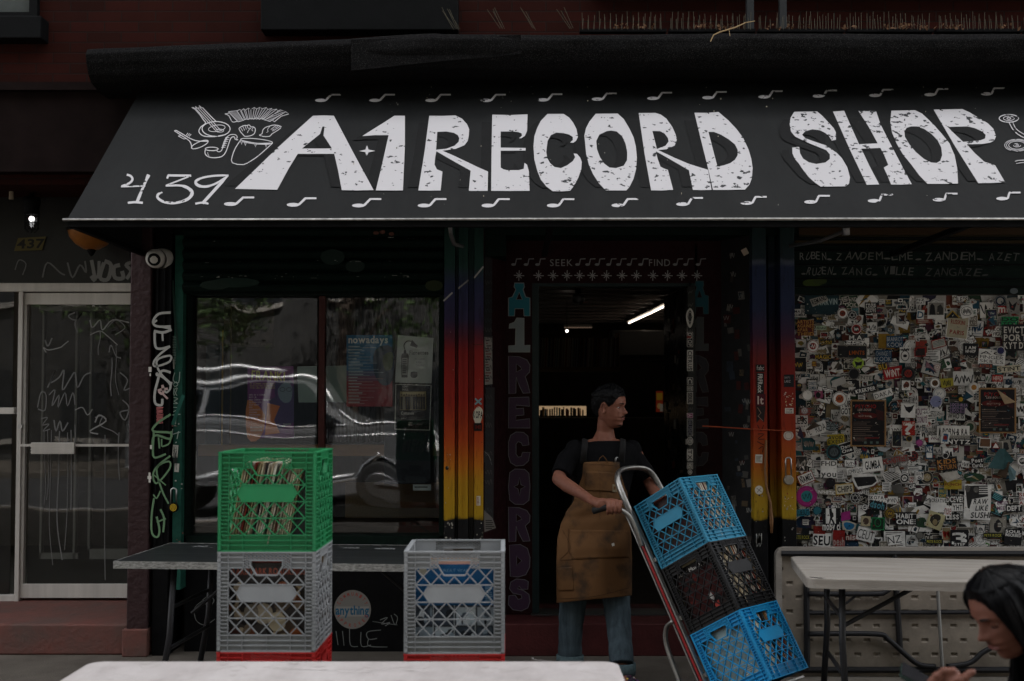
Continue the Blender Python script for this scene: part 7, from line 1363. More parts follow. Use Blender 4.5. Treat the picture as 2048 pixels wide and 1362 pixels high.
for pts in (((1613, 1187), (1740, 1187), (1765, 1183), (1785, 1165)), ((1613, 1267), (1745, 1267), (1770, 1278), (1800, 1305), (1830, 1328), (1862, 1332)), ((2000, 1250), (1985, 1285), (1955, 1305), (1930, 1325), (1885, 1332))):
    k = MB(); k.tube([Vector(q) for q in catmull([(PX(*p)[0], LY-.012, PX(*p)[1]) for p in pts], 5)], .0145, 10); k.build('folded_leg', dark_leg, lt_, smooth=True)
k = MB(); k.tube([(*PX(1672, 1218)[:1], LY-.01, PX(1672, 1218)[1]), (PX(1705, 1192)[0], LY-.01, PX(1705, 1192)[1])], .007, 6); k.build('lock_bar', dark_leg, lt_); k = MB(); k.tube([(PX(1866, 1170)[0], LY-.03, PX(1866, 1170)[1]), (PX(1874, 1342)[0], LY-.03, PX(1874, 1342)[1])], .010, 8); k.build('lock_bar', mat('zinc_rod', (.30, .30, .29), .4, metal=.7), lt_)
# wall below the window: round sticker and scribbles
k = Ink(ymap(FY+.099), .001); cx, cy = 705, 1219
k.ell(cx, cy, 37, 39, hx('78746e'), 40); k.rect(672, 1213, 738, 1233, hx('8a8680')); k.text('anything', 671, 1215, 738, 1229, hx('17536e'), 1, track=.04)
def arctext(k, tx, r_, a0, a1, c, h=7, flip=False):
    n = len(tx)
    for i, ch in enumerate(tx):
        if ch == ' ': continue
        t = a0+(a1-a0)*i/(n-1); x = cx+r_*math.sin(t); y = cy-r_*1.05*math.cos(t); an = t if not flip else t+math.pi
        k.text(ch, x-2.2, y-h/2, x+2.2, y+h/2, c, 1, ang=an)
arctext(k, 'COMMUNITY', 30, -1.15, 1.15, hx('93413a')); arctext(k, 'APPROVED', 30, 1.15+math.pi, math.pi-1.15, hx('93413a'), flip=True)
sc_c = hx('6e706e')
for q, w_ in ((((672, 1262), (676, 1290)), 1.6), (((685, 1262), (688, 1291)), 1.4), (((699, 1258), (701, 1290), (716, 1293)), 1.6), (((722, 1264), (723, 1292), (742, 1290)), 1.6), (((762, 1260), (735, 1264), (737, 1278), (754, 1277)), 1.6), (((737, 1278), (738, 1292), (775, 1294)), 1.6), (((760, 1240), (775, 1235), (763, 1248), (780, 1245), (770, 1252)), 1.6), (((782, 1230), (790, 1250), (795, 1235), (788, 1228)), 1.4), (((745, 1243), (795, 1250)), 1), (((405, 1200), (418, 1192), (428, 1200), (420, 1212), (408, 1206)), 1.2), (((408, 1200), (390, 1215), (392, 1240), (410, 1250), (430, 1238)), 1.3)): k.stroke(q, w_, sc_c, n=4)
for i in range(40): x = ru(305, 340); k.ell(x, ru(1165, 1300) if rnd() < .8 else 1172, ru(.8, 4), ru(.8, 3), hx(random.choice(('6e706c', '55564f', '8a8a84'))), 7)
_split(k, 'sticker', INK, sf)
# ---------------- people
def lerp_tab(tab, z):
    if z <= tab[0][0]: return tab[0][1]
    for (a, b), (c_, d) in zip(tab, tab[1:]):
        if z <= c_: t = (z-a)/(c_-a); t = t*t*(3-2*t)*.5+t*.5; return b+(d-b)*t
    return tab[-1][1]
class Head:
    def __init__(s, M4, female=False):
        s.M = M4; f_ = female
        s.F = [(-.117, .0), (-.114, .045), (-.104, .070), (-.092, .079 if not f_ else .075), (-.078, .075), (-.070, .079), (-.062, .086), (-.0565, .083), (-.0545, .079), (-.052, .084), (-.045, .089), (-.036, .082), (-.02, .080), (-.005, .078), (.008, .077), (.022, .083 if not f_ else .081), (.045, .085 if not f_ else .077), (.068, .077 if not f_ else .066), (.09, .056), (.106, .028), (.117, 0)]
        s.Bk = [(-.117, .0), (-.10, -.015), (-.08, -.045), (-.05, -.074), (-.02, -.090), (.02, -.100), (.06, -.093), (.09, -.066), (.107, -.032), (.117, 0)]
        s.Wd = [(-.117, .0), (-.112, .02), (-.10, .033), (-.085, .044), (-.06, .056 if not f_ else .053), (-.03, .064), (0, .070), (.03, .075), (.06, .073), (.085, .060), (.105, .034), (.117, 0)]
    def front(s, y, z, off=0.):
        a = lerp_tab(s.F, z); w_ = max(1e-4, lerp_tab(s.Wd, z)); q = min(1, abs(y)/w_); x = a*(1-q**2.25)**(1/2.25)
        return x+s.disp(y, z)+off
    def disp(s, y, z):
        n = lerp_tab([(-.040, 0), (-.035, .012), (-.029, .027), (-.021, .031), (-.012, .024), (0, .015), (.012, .008), (.024, 0)], z); sg = .0135 if z < -.018 else .0085
        d = n*math.exp(-(y/sg)**2)
        d += .006*math.exp(-((abs(y)-.013)/.006)**2-((z+.030)/.006)**2)      # nostril wings
        d -= .012*math.exp(-((abs(y)-.031)/.013)**2-((z-.006)/.010)**2)      # eye sockets
        d += .006*math.exp(-((abs(y)-.028)/.018)**2-((z-.024)/.006)**2)      # brow
        d += .003*math.exp(-((abs(y)-.045)/.015)**2-((z+.018)/.014)**2)      # cheekbone
        d -= .003*math.exp(-((abs(y)-.030)/.006)**2-((z+.052)/.01)**2)
        return d
    def pt(s, th, z, off=0.):
        w_ = lerp_tab(s.Wd, z); c_, n_ = math.cos(th), math.sin(th); p = 2/2.25
        y = w_*abs(n_)**p*(1 if n_ > 0 else -1); a = lerp_tab(s.F, z) if c_ > 0 else -lerp_tab(s.Bk, z)
        x = a*abs(c_)**p*(1 if c_ > 0 else -1)
        if c_ > 0: x += s.disp(y, z)*min(1, c_*3)
        v = Vector((x, y, z))
        if off: v += Vector((x, y, z*.9)).normalized()*off
        return v
    def mesh(s, mb):
        NT, NZ = 120, 90; vs_ = []
        for j in range(NZ+1):
            z = -.1165+.233*(.5-.5*math.cos(math.pi*j/NZ))
            vs_ += [s.M @ s.pt(2*math.pi*i/NT, z) for i in range(NT)]
        fs = [(j*NT+i, j*NT+(i+1) % NT, (j+1)*NT+(i+1) % NT, (j+1)*NT+i) for j in range(NZ) for i in range(NT)]+[tuple(range(NT))[::-1], tuple(NZ*NT+i for i in range(NT))]
        mb.add(vs_, fs)
        for sd in (-1, 1):   # ears
            c_ = Vector((-.006, sd*.071, -.004)); pts = []
            for i in range(15):
                t = math.pi*(-.45+1.6*i/14); pts.append(s.M @ (c_+Vector((-.013*math.sin(t)*1.1-.003, sd*(.009+.004*math.sin(t)), .026*math.cos(t)*1.1))))
            mb.tube(pts, [.003]+[.0036]*12+[.004, .005], 8); mb.ball(s.M @ (c_+Vector((-.003, sd*.001, .001))), 1, 12, sc_=(.011, .0035, .022), M=s.M.to_3x3()); mb.ball(s.M @ (c_+Vector((.004, sd*.005, -.022))), .0062, 8)
    def patch(s, y0, y1, zf0, zf1, off, nu=12, nv=6, mb=None):
        mb = mb or MB(); return mb.grid(lambda u, v: s.M @ Vector((s.front(y0+(y1-y0)*u, zf0(u)+(zf1(u)-zf0(u))*v, off), y0+(y1-y0)*u, zf0(u)+(zf1(u)-zf0(u))*v)), nu, nv)
    def face(s, root, brow_m, lip_m, lash_m, shut=False):
        for sd in (-1, 1):
            ec = s.M @ Vector((.0585, sd*.0310, .006)); k = MB(); k.ball(ec, .0116, 16); e = k.build('eye', mat('eye_white', (.55, .50, .47), .2), root, smooth=True)
            look = (s.M.to_3x3() @ Vector((1, .12, -.05 if not shut else -.6))).normalized(); k = MB(); k.lathe([(0, .0123), (.004, .0120), (.0066, .0106)], ec, look, 14); k.build('iris', mat('iris_dark', (.012, .008, .006), .1), e, smooth=True)
            for nm, a0, a1, rr in (('upper_lid', .16 if not shut else -.42, .95, .0130), ('lower_lid', -1.1, -.40, .0128)):
                k = MB()
                def lf_(u, v, a0=a0, a1=a1, rr=rr):
                    az = -1.25+2.5*u; el = a0*(1-abs(az)*.25)+(a1-a0*(1-abs(az)*.25))*v; return s.M @ (Vector((.0585, sd*.0310, .006))+Vector((math.cos(el)*math.cos(az), math.cos(el)*math.sin(az), math.sin(el)))*rr)
                k.grid(lf_, 12, 5); k.build(nm, SKIN, root, smooth=True)
            k = MB(); k.tube([s.M @ (Vector((.0585, sd*.0310, .006))+Vector((math.cos(.12)*math.cos(az), math.cos(.12)*math.sin(az), math.sin((.16 if not shut else -.44)-.1*abs(az))))*.0134) for az in [-1.2+2.4*i/10 for i in range(11)]], .0009, 5); k.build('eyelash', lash_m, root)
            k = s.patch(sd*.012, sd*.046, lambda u: .0205+.006*math.sin(u*2.2), lambda u: .0275+.0045*math.sin(u*2.4)-.003*u, .0022, 14, 3); k.build('eyebrow', brow_m, root, smooth=True)
        k = s.patch(-.0235, .0235, lambda u: -.0655+.006*abs(2*u-1)**2, lambda u: -.0555+.0*u, .0018, 16, 4); k.build('lower_lip', lip_m, root, smooth=True)
        k = s.patch(-.0235, .0235, lambda u: -.0545, lambda u: -.0455-.006*abs(2*u-1)**1.5, .0016, 16, 4); k.build('upper_lip', lip_m, root, smooth=True)
def skinmat(name, c, c2): 
    m = mat(name, c, .55, nz=.3, nscale=22, c2=c2, bump=.08, bscale=300); m.node_tree.nodes['Principled BSDF'].inputs['Subsurface Weight'].default_value = .12; m.node_tree.nodes['Principled BSDF'].inputs['Subsurface Radius'].default_value = (.01, .004, .002); return m
SKIN = skinmat('skin', (.205, .084, .054), (.15, .056, .035))
def fuse(mb, name, m, root, vox=.005, sm=6):
    o = mb.build(name, m, root, smooth=True); r_ = o.modifiers.new('remesh', 'REMESH'); r_.mode = 'VOXEL'; r_.voxel_size = vox; r_.use_smooth_shade = True
    if sm: q = o.modifiers.new('smooth', 'SMOOTH'); q.iterations = sm; q.factor = .5
    return o
def finger(mb, pts, r0, r1): 
    n = len(pts)*4; q = catmull([tuple(p) for p in pts], 4); mb.tube([Vector(p) for p in q], [r0+(r1-r0)*i/(len(q)-1)+.0008*math.sin(i*math.pi/2) for i in range(len(q))], 8); mb.ball(q[-1], r1, 8)
def blobs(mb, seq, seg=14):
    """a chain of elliptical sections: (centre, half width, half depth)"""
    rings = []
    for (c_, a, b) in seq: rings.append([Vector(c_)+Vector((a*math.cos(t), b*math.sin(t), 0)) for t in [2*math.pi*k/24 for k in range(24)]])
    vs_ = [p for g in rings for p in g]; n = len(rings)
    mb.add(vs_, [(i*24+k, i*24+(k+1) % 24, (i+1)*24+(k+1) % 24, (i+1)*24+k) for i in range(n-1) for k in range(24)]+[tuple(range(24))[::-1], tuple((n-1)*24+k for k in range(24))])
def smooth_seq(seq, n=4): 
    q = catmull([(*c_, a, b) for c_, a, b in seq], n); return [((x, y, z), a, b) for x, y, z, a, b in q]
# --- the man in the doorway
DM = 6.35
man = thing('person', (XW(1195, DM), DM, 0), 'man in black tee and brown canvas apron gripping the hand truck, head turned right', 'person')
fw = Vector((.86, -.50, -.06)).normalized(); lf2 = Vector((0, 0, 1)).cross(fw).normalized(); up2 = fw.cross(lf2)
HM = Matrix.Translation(P(1221, 815, DM-.02)) @ Matrix((fw, lf2, up2)).transposed().to_4x4() @ Matrix.Scale(.98, 4)
hd = Head(HM); b = MB(); hd.mesh(b)
q = lambda px, py, d: P(px, py, d)
b.tube([HM @ Vector((-.025, 0, -.03)), HM @ Vector((-.028, 0, -.10)), q(1211, 862, DM+.01), q(1208, 885, DM+.01)], [.044, .044, .048, .07], 18)
tors = [(q(1208, 878, DM+.01), .08, .06), (q(1207, 890, DM+.01), .155, .075), (q(1206, 906, DM), .175, .09), (q(1205, 945, DM), .160, .105), (q(1202, 985, DM), .145, .10), (q(1196, 1025, DM), .145, .10), (q(1190, 1070, DM), .165, .115), (q(1189, 1110, DM), .16, .11)]
blobs(b, smooth_seq(tors))
shR, elR, wrR = q(1150, 899, DM), q(1117, 958, 6.22), q(1180, 999, 6.05)
shL, elL, wrL = q(1264, 899, DM+.04), q(1300, 962, 6.40), q(1330, 1020, 6.22)
b.tube([shR, (shR+elR)/2+Vector((-.015, 0, 0)), elR], [.048, .042, .036], 14); b.ball(shR, .049); b.ball(elR, .036)
fa = [elR, elR+(wrR-elR)*.3+Vector((.0, 0, -.004)), elR+(wrR-elR)*.75, wrR]; b.tube(fa, [.036, .038, .029, .025], 14)
b.tube([shL, elL], [.047, .036], 14); b.ball(shL, .048); b.tube([elL, (elL+wrL)/2, wrL], [.04, .038, .027], 14); b.ball(elL, .04)
# right hand closed round the grip
gd = (GRIP[0]-GRIP[2]).normalized(); gc = (GRIP[0]*.25+GRIP[1]*.75); pc_ = q(1199, 1009, 5.99)
Mh = Matrix((Vector((.9, -.25, -.25)), Vector((.0, .6, .0)), Vector((0, 0, 1)))).transposed()
b.tube([wrR, wrR+(pc_-wrR)*.6, pc_+Vector((.012, -.0, 0))], [.0265, .033, .034], 14, flat=.8); b.ball(pc_+Vector((.012, -.003, .002)), 1, 14, sc_=(.041, .024, .034))
for i in range(4):
    o_ = gc+gd*(-.034+i*.0225)+Vector((.020, 0, 0)); rr = .0315
    pts = [pc_+Vector((.004+i*.009, -.012, .022-.004*i))]+[o_+Vector((0, -math.cos(a)*rr, math.sin(a)*rr)) for a in (1.2, .45, -.35, -1.15)]
    finger(b, pts, .0108-.0006*(i % 3), .0088)
finger(b, [pc_+Vector((-.01, .0, .018)), gc+Vector((.0, .02, .036)), gc+Vector((.028, .006, .035)), gc+Vector((.05, -.014, .03))], .0125, .0095)
# left hand on the loop handle
lh = pathL(hl)[41]; b.tube([wrL, lh+Vector((.0, .03, .01))], [.027, .033], 12)
for i in range(4): o_ = lh+Vector((-.004, 0, -.03+i*.021)); finger(b, [lh+Vector((.0, .03, -.025+i*.02)), o_+Vector((-.024, .004, 0)), o_+Vector((-.018, -.022, 0)), o_+Vector((.008, -.026, 0))], .0105, .0088)
finger(b, [lh+Vector((0, .03, .03)), lh+Vector((.022, .012, .05)), lh+Vector((.022, -.012, .055))], .012, .0095)
# legs
aR, aL = Vector((XW(1139, DM+.02), DM+.02, .09)), Vector((XW(1241, 6.22), 6.2, .085))
kR, kL = q(1140, 1215, DM), q(1236, 1210, 6.36); hR, hL = q(1160, 1100, DM), q(1220, 1100, DM)
for h_, k_, a_ in ((hR, kR, aR), (hL, kL, aL)): b.tube([h_, (h_+k_)/2, k_, (k_+a_)/2, a_], [.085, .072, .052, .05, .034], 16); b.ball(k_, .052); b.tube([a_, a_+Vector((.03, -.13, -.06))], [.035, .028], 10)
fuse(b, 'body', SKIN, man, .0046, 4)
hairm = mat('black_hair', (.003, .003, .0034), .6, spec=.12, nz=.4, nscale=120)
hd.face(man, hairm, mat('lip_brown', (.20, .075, .06), .45), hairm)
# hair: short, cut above the ears
def hair_t(th, z):
    a = abs(((th+math.pi) % (2*math.pi))-math.pi)   # 0 front, pi back
    lim = lerp_tab([(0, .070), (.5, .066), (.8, .050), (1.1, .018), (1.35, .004), (1.6, .026), (1.9, .0), (2.3, -.055), (3.15, -.065)], a); return z-lim
g = MB(); NT, NZ = 200, 120
def hp_(u, v):
    th = 2*math.pi*u; z = .1168-(.1168+.075)*v; t = hair_t(th, z); t += .004*noise.noise(Vector((th*14, z*90, 4))); th_ = min(.018, max(-.006, t*.42))*(1+.3*noise.noise(Vector((th*6, z*60, 1))))*(1.2 if z > .05 else .8); return HM @ hd.pt(th, z, th_)
g.grid(hp_, NT, NZ)
g.build('hair', hairm, man, smooth=True)
g = MB(); random.seed(9)
for i in range(900):
    th, z = ru(0, 6.283), ru(-.05, .113); t = hair_t(th, z)
    if t < .004: continue
    p0 = hd.pt(th, z, min(.012, t*.4)); n_ = Vector((p0.x, p0.y, p0.z+.02)).normalized(); d_ = (n_*.5+Vector((ru(-.4, .6), ru(-.5, .5), ru(-.6, .3)))).normalized(); L_ = ru(.008, .02)
    a = HM @ p0; c_ = HM @ (p0+n_*.004+d_*L_); sd = (c_-a).cross(Vector((0, 1, 0))).normalized()*.0009; g.add([a-sd, a+sd, c_], [(0, 1, 2)])
g.build('hair_strands', hairm, man)
for nm, y0, y1, f0, f1, o_ in (('moustache', -.021, .021, lambda u: -.0465-.004*abs(2*u-1), lambda u: -.0385-.006*abs(2*u-1)**2, .0013), ('goatee', -.026, .022, lambda u: -.104+.006*abs(2*u-1), lambda u: -.093+.002*math.sin(u*9)-.004*abs(2*u-1), .0012)):
    k = hd.patch(y0, y1, f0, f1, o_, 16, 4); k.build(nm, mat('stubble', (.012, .008, .006), .8, nz=.5, nscale=200), man, smooth=True)
# t-shirt
blk_cl = mat('black_cotton', (.0035, .0035, .0042), .9, spec=.1, nz=.3, bump=.3, bscale=30)
k = MB(); tt = [(q(1211, 881, DM-.0), .080, .066)]+[(c_, a+.014, b_+.014) for c_, a, b_ in tors[1:7]]; blobs(k, smooth_seq(tt))
slR = shR+(elR-shR)*.86; k.tube([shR+Vector((.03, 0, .01)), shR+(elR-shR)*.4+Vector((-.01, 0, 0)), slR], [.058, .060, .056], 16); k.ball(shR, .057); slL = shL+(elL-shL)*.86; k.tube([shL+Vector((-.03, 0, .01)), slL], [.058, .055], 16); k.ball(shL, .056)
o = fuse(k, 't_shirt', blk_cl, man, .007, 5)
# apron
ER = [(925, 1161, 1248), (945, 1159.5, 1250), (975, 1157, 1252), (1000, 1149, 1255), (1030, 1131, 1257), (1050, 1122, 1259), (1080, 1115.5, 1262), (1120, 1114, 1263), (1160, 1114, 1263), (1206, 1114, 1263)]
def apron(u, v, off=0.):
    py = 925+v*281; l_ = lerp_tab([(a, b_) for a, b_, c_ in ER], py); r_ = lerp_tab([(a, c_) for a, b_, c_ in ER], py); px = l_+(r_-l_)*u; py2 = py-15*u*max(0, (v-.6)/.4)-2*math.sin(u*3.1)*(1-v)
    t = 2*u-1; bulge = lerp_tab([(0, .122), (.3, .122), (.5, .128), (.62, .16), (1, .16)], v)
    fold = (.010*math.sin(u*9+v*4)+.006*math.sin(u*21-v*6))*max(0, v-.35)*1.4+.005*math.sin(v*40+u*5)*math.exp(-((v-.38)/.07)**2)+.004*noise.noise(Vector((u*5, v*7, 2)))
    d = DM-bulge*math.sqrt(max(.02, 1-(t*.93)**2))-.012-fold-off; return P(px, py2, d)
k = MB(); k.grid(lambda u, v: apron(u, v), 60, 90)
m_ap = mat('brown_duck_canvas', (.11, .05, .017), .85, spec=.2, bump=.35, bscale=260)
n = m_ap.node_tree.nodes; l = m_ap.node_tree.links; tc = n.new('ShaderNodeTexCoord'); ns = n.new('ShaderNodeTexNoise'); ns.inputs['Scale'].default_value = 7.5; ns.inputs['Detail'].default_value = 5; l.new(tc.outputs['Object'], ns.inputs['Vector']); cr = n.new('ShaderNodeValToRGB'); e_ = cr.color_ramp.elements; e_[0].position = .32; e_[0].color = (.03, .02, .013, 1); e_[1].position = .50; e_[1].color = (.125, .06, .023, 1); l.new(ns.outputs[0], cr.inputs[0]); l.new(cr.outputs[0], n['Principled BSDF'].inputs['Base Color'])
ap = k.build('apron', m_ap, man, smooth=True); s_ = ap.modifiers.new('thick', 'SOLIDIFY'); s_.thickness = .004; s_.offset = -1
def apx(px, py):
    v = (py-925)/281; l_ = lerp_tab([(a, b_) for a, b_, c_ in ER], py); r_ = lerp_tab([(a, c_) for a, b_, c_ in ER], py); return (px-l_)/(r_-l_), v
def pocket(pts, name='pocket'):
    k = MB(); x0 = min(p[0] for p in pts); x1 = max(p[0] for p in pts); 
    (ax, ay), (bx_, by), (cx_, cy_), (dx_, dy_) = pts
    k.grid(lambda u, v: apron(*apx((ax+(bx_-ax)*u)*(1-v)+(dx_+(cx_-dx_)*u)*v, (ay+(by-ay)*u)*(1-v)+(dy_+(cy_-dy_)*u)*v), .004), 14, 14); o = k.build(name, m_ap, ap, smooth=True); s_ = o.modifiers.new('thick', 'SOLIDIFY'); s_.thickness = .004; s_.offset = -1
pocket([(1172, 944), (1232, 947), (1231, 985), (1170, 982)]); pocket([(1140, 1060), (1260, 1062), (1258, 1118), (1144, 1120)]); pocket([(1116, 1135), (1145, 1135), (1148, 1184), (1117, 1182)])
k = MB()
def seam(pts): 
    q_ = catmull(pts, 6); k.tube([apron(*apx(*p), .0075) for p in q_], .0011, 4)
for s_ in ([(1137, 1058), (1137, 1100), (1150, 1120)], [(1120, 1121), (1180, 1119), (1256, 1118)], [(1160, 930), (1246, 933)], [(1200, 948), (1200, 1040)], [(1172, 957), (1228, 960)], [(1117, 1141), (1145, 1141)], [(1141, 1066), (1256, 1070)], [(1125, 1060), (1140, 1095), (1120, 1120)], [(1116, 1198), (1190, 1200), (1258, 1188)]): seam(s_)
k.build('stitching', mat('dark_thread', (.045, .022, .010), .9), ap)
k = MB(); k.tube([apron(*apx(1196, 926), .006), P(1200, 916, DM-.14), P(1206, 911, DM-.14), P(1211, 917, DM-.14), apron(*apx(1215, 927), .006)], .0042, 6, flat=.5); k.build('loop', m_ap, ap, smooth=True)
k = MB(); k.grid(lambda u, v: apron(*apx(1225+9*u, 970+15*v), .0095), 3, 3); k.build('label_patch', mat('cream_patch', (.24, .19, .12), .8, nz=.4, nscale=90), ap)
k = MB(); k.grid(lambda u, v: apron(*apx(1227.5+4.5*u*(1-.3*v), 974+6*v), .0108), 3, 3); k.build('patch_mark', mat('patch_brown', (.14, .06, .02), .8), ap)
k = MB(); k.grid(lambda u, v: apron(*apx(1223+5*u+1.5*v, 1088+5.5*v-2*u), .0095), 2, 2); k.build('paper_bit', mat('paper_bit', (.5, .48, .44), .8), ap)
k = MB(); k.tube([apron(*apx(1229, 926), .008), P(1230.5, 917, DM-.15), P(1233, 914.5, DM-.15), P(1236, 915, DM-.15)], .0022, 6); k.tube([P(1231, 924, DM-.15), P(1233, 915, DM-.15)], .0016, 5); k.build('pen_clip', mat('steel', (.5, .5, .5), .3, metal=1), ap, smooth=True)
for sx, tx_ in ((1166, 1170), (1243, 1246)):
    k = MB(); pp = catmull([tuple(apron(*apx(sx, 928), .004)), tuple(P((sx+tx_)/2, 905, DM-.118)), tuple(P(tx_, 890, DM-.10)), tuple(P(tx_, 879, DM-.04)), tuple(P(tx_, 880, DM+.06))], 4); k.tube([Vector(p) for p in pp], .017, 8, flat=.22, up=(0, 1, .3)); k.build('strap', mat('faded_black_strap', (.009, .0085, .0085), .9), man, smooth=True)
# jeans, shoes
jm = mat('washed_denim', (.075, .105, .125), .85, spec=.2, nz=.55, nscale=6, stretch=(6, 6, .8), c2=(.035, .052, .065), bump=.5, bscale=50)
k = MB()
for h_, k_, a_ in ((hR, kR, aR), (hL, kL, aL)): 
    n_ = 16; pts = []; rr = []
    for i in range(n_+1):
        t = i/n_; p = h_*(1-t)*(1-t)+k_*2*t*(1-t)+(a_+Vector((0, 0, .045)))*t*t; pts.append(p); rr.append(lerp_tab([(0, .095), (.4, .078), (.8, .066), (1, .067)], t)*(1+.03*math.sin(t*38+h_.x*9)))
    k.tube(pts, rr, 18)
blobs(k, smooth_seq([(q(1190, 1060, DM), .165, .118), (q(1189, 1110, DM), .172, .122), (q(1190, 1135, DM), .15, .10)]))
fuse(k, 'jeans', jm, man, .007, 3)
for a_ in (aR, aL): k = MB(); k.lathe([(.060, .0), (.073, .0), (.077, .03), (.076, .062), (.070, .066), (.062, .06)], a_+Vector((0, .0, -.012)), (0, 0, 1), 26); k.build('rolled_cuff', mat('cuff_denim', (.10, .15, .165), .85, nz=.4, nscale=60), man, smooth=True)
for a_, dr in ((aR, Vector((-.1, -1, 0))), (aL, Vector((.45, -1, 0)))):
    dr = dr.normalized(); sd = Vector((-dr.y, dr.x, 0)); Ms = Matrix((dr, sd, Vector((0, 0, 1)))).transposed(); k = MB(); base_ = Vector((a_.x, a_.y, 0))
    for x, w_, h_, z in ((-.05, .038, .045, .05), (0, .040, .052, .055), (.06, .043, .042, .048), (.12, .046, .034, .042), (.165, .040, .026, .036)): k.ball(base_+dr*x+Vector((0, 0, z)), 1, 14, sc_=(.05, w_, h_), M=Ms)
    o = fuse(k, 'shoe', mat('patterned_shoe', (.05, .03, .06), .6, nz=.8, nscale=34, c2=(.012, .012, .014)), man, .005, 4)
    k = MB()
    k.tube([base_+dr*x+sd*y+Vector((0, 0, .014)) for x, y in ((-.09, 0), (-.07, .03), (0, .035), (.10, .044), (.17, .036), (.2, 0), (.17, -.036), (.10, -.044), (0, -.035), (-.07, -.03))], .014, 8, closed=True); k.build('sole', mat('purple_sole', (.09, .02, .10), .5), o, smooth=True)
    k = MB(); random.seed(4)
    for i in range(46):
        x, a2 = ru(-.06, .18), ru(-1.3, 1.3); c_ = base_+dr*x+sd*(.046*math.sin(a2))+Vector((0, 0, .048+.040*math.cos(a2)-max(0, x)*.12)); u_ = (dr*ru(-1, 1)+sd*ru(-1, 1)).normalized()*ru(.004, .011); v_ = Vector((0, 0, 1)).cross(u_)*.45
        k.ball(c_, 1, 6, random.choice([hx(c) for c in ('c8b83a', 'b83a6a', '3a8a5a', 'd0c8b8', '7a3a9a', 'c06a2a')]), sc_=(ru(.003, .008), ru(.003, .008), .004))
    k.build('shoe_print', INK, o)
# --- the woman at the lower right
DW = 2.85
wom = thing('person', (XW(2040, DW), DW, 0), 'woman with long black hair looking down at her hands, lower right corner', 'person')
fw = Vector((-.85, -.16, -.50)).normalized(); lf2 = Vector((0, 0, 1)).cross(fw).normalized(); up2 = fw.cross(lf2)
WM = Matrix.Translation(P(2013, 1221, DW)) @ Matrix((fw, lf2, up2)).transposed().to_4x4() @ Matrix.Scale(.96, 4)
wh = Head(WM, True); b = MB(); wh.mesh(b); q = lambda px, py, d=DW: P(px, py, d)
nb_ = WM @ Vector((-.05, 0, -.10)); ch_ = nb_+Vector((.07, .02, -.11))
b.tube([WM @ Vector((-.03, 0, -.02)), nb_, ch_], [.048, .046, .058], 16)
seqw = [(ch_+Vector((0, 0, .01)), .07, .07), (ch_+Vector((.01, 0, -.03)), .10, .17), (ch_+Vector((.02, 0, -.12)), .105, .165), (ch_+Vector((.04, 0, -.28)), .10, .14), (ch_+Vector((.07, 0, -.42)), .12, .16), (ch_+Vector((.07, 0, -.50)), .12, .165)]
blobs(b, smooth_seq(seqw))
shw = ch_+Vector((.0, -.165, -.04)); elw = shw+Vector((-.06, -.04, -.26)); wrw = q(1938, 1402, 2.66); b.tube([shw, elw], [.048, .038], 12); b.ball(elw, .037); b.tube([elw, (elw+wrw)/2, wrw], [.037, .034, .025], 12)
sh2 = ch_+Vector((.0, .165, -.04)); el2 = sh2+Vector((-.08, .02, -.26)); wr2 = q(1858, 1420, 2.95); b.tube([sh2, el2], [.048, .038], 12); b.ball(el2, .037); b.tube([el2, wr2], [.037, .025], 12)
pm = q(1917, 1374, 2.66); b.tube([wrw, pm, q(1900, 1352, 2.66)], [.025, .031, .030], 14, flat=.75)
for k_, pts in enumerate((((1914, 1352), (1906, 1340), (1897, 1352), (1893, 1372)), ((1904, 1354), (1890, 1340), (1879, 1352), (1874, 1374)), ((1894, 1360), (1875, 1350), (1865, 1360), (1861, 1380)), ((1888, 1368), (1866, 1362), (1855, 1372), (1852, 1388)))): finger(b, [P(x, y, 2.66-.012*(i > 0)) for i, (x, y) in enumerate(pts)], .0098, .0076)
finger(b, [P(1922, 1372, 2.64), P(1929, 1357, 2.63), P(1938, 1348, 2.63), P(1946, 1343.5, 2.63)], .0120, .0082)
p2 = q(1850, 1395, 2.92); b.tube([wr2, p2], [.025, .03], 12)
for i in range(4): finger(b, [p2+Vector((-.01, -.02, .0)), P(1838-i*3, 1375+i*7, 2.86), P(1826-i*2, 1380+i*7, 2.84)], .009, .0075)
hpw = ch_+Vector((.07, 0, -.47)); 
for sy in (-1, 1):
    kn = hpw+Vector((-.42, sy*.1, .06)); an = Vector((kn.x+.08, kn.y, .08)); b.tube([hpw+Vector((0, sy*.08, 0)), kn], [.085, .055], 14); b.ball(kn, .055); b.tube([kn, an], [.052, .034], 12); b.tube([an, an+Vector((-.16, 0, -.05))], [.036, .026], 10)
fuse(b, 'body', skinmat('skin_fair', (.145, .060, .041), (.115, .045, .030)), wom, .0042, 4)
hm2 = mat('long_black_hair', (.0016, .0017, .0022), .34, spec=.07, nz=.3, nscale=90, stretch=(1, 1, .1))
SKIN_old = SKIN; SKIN = MATS['skin_fair']; wh.face(wom, hm2, mat('lip_rose', (.13, .045, .04), .45), hm2, True); SKIN = SKIN_old
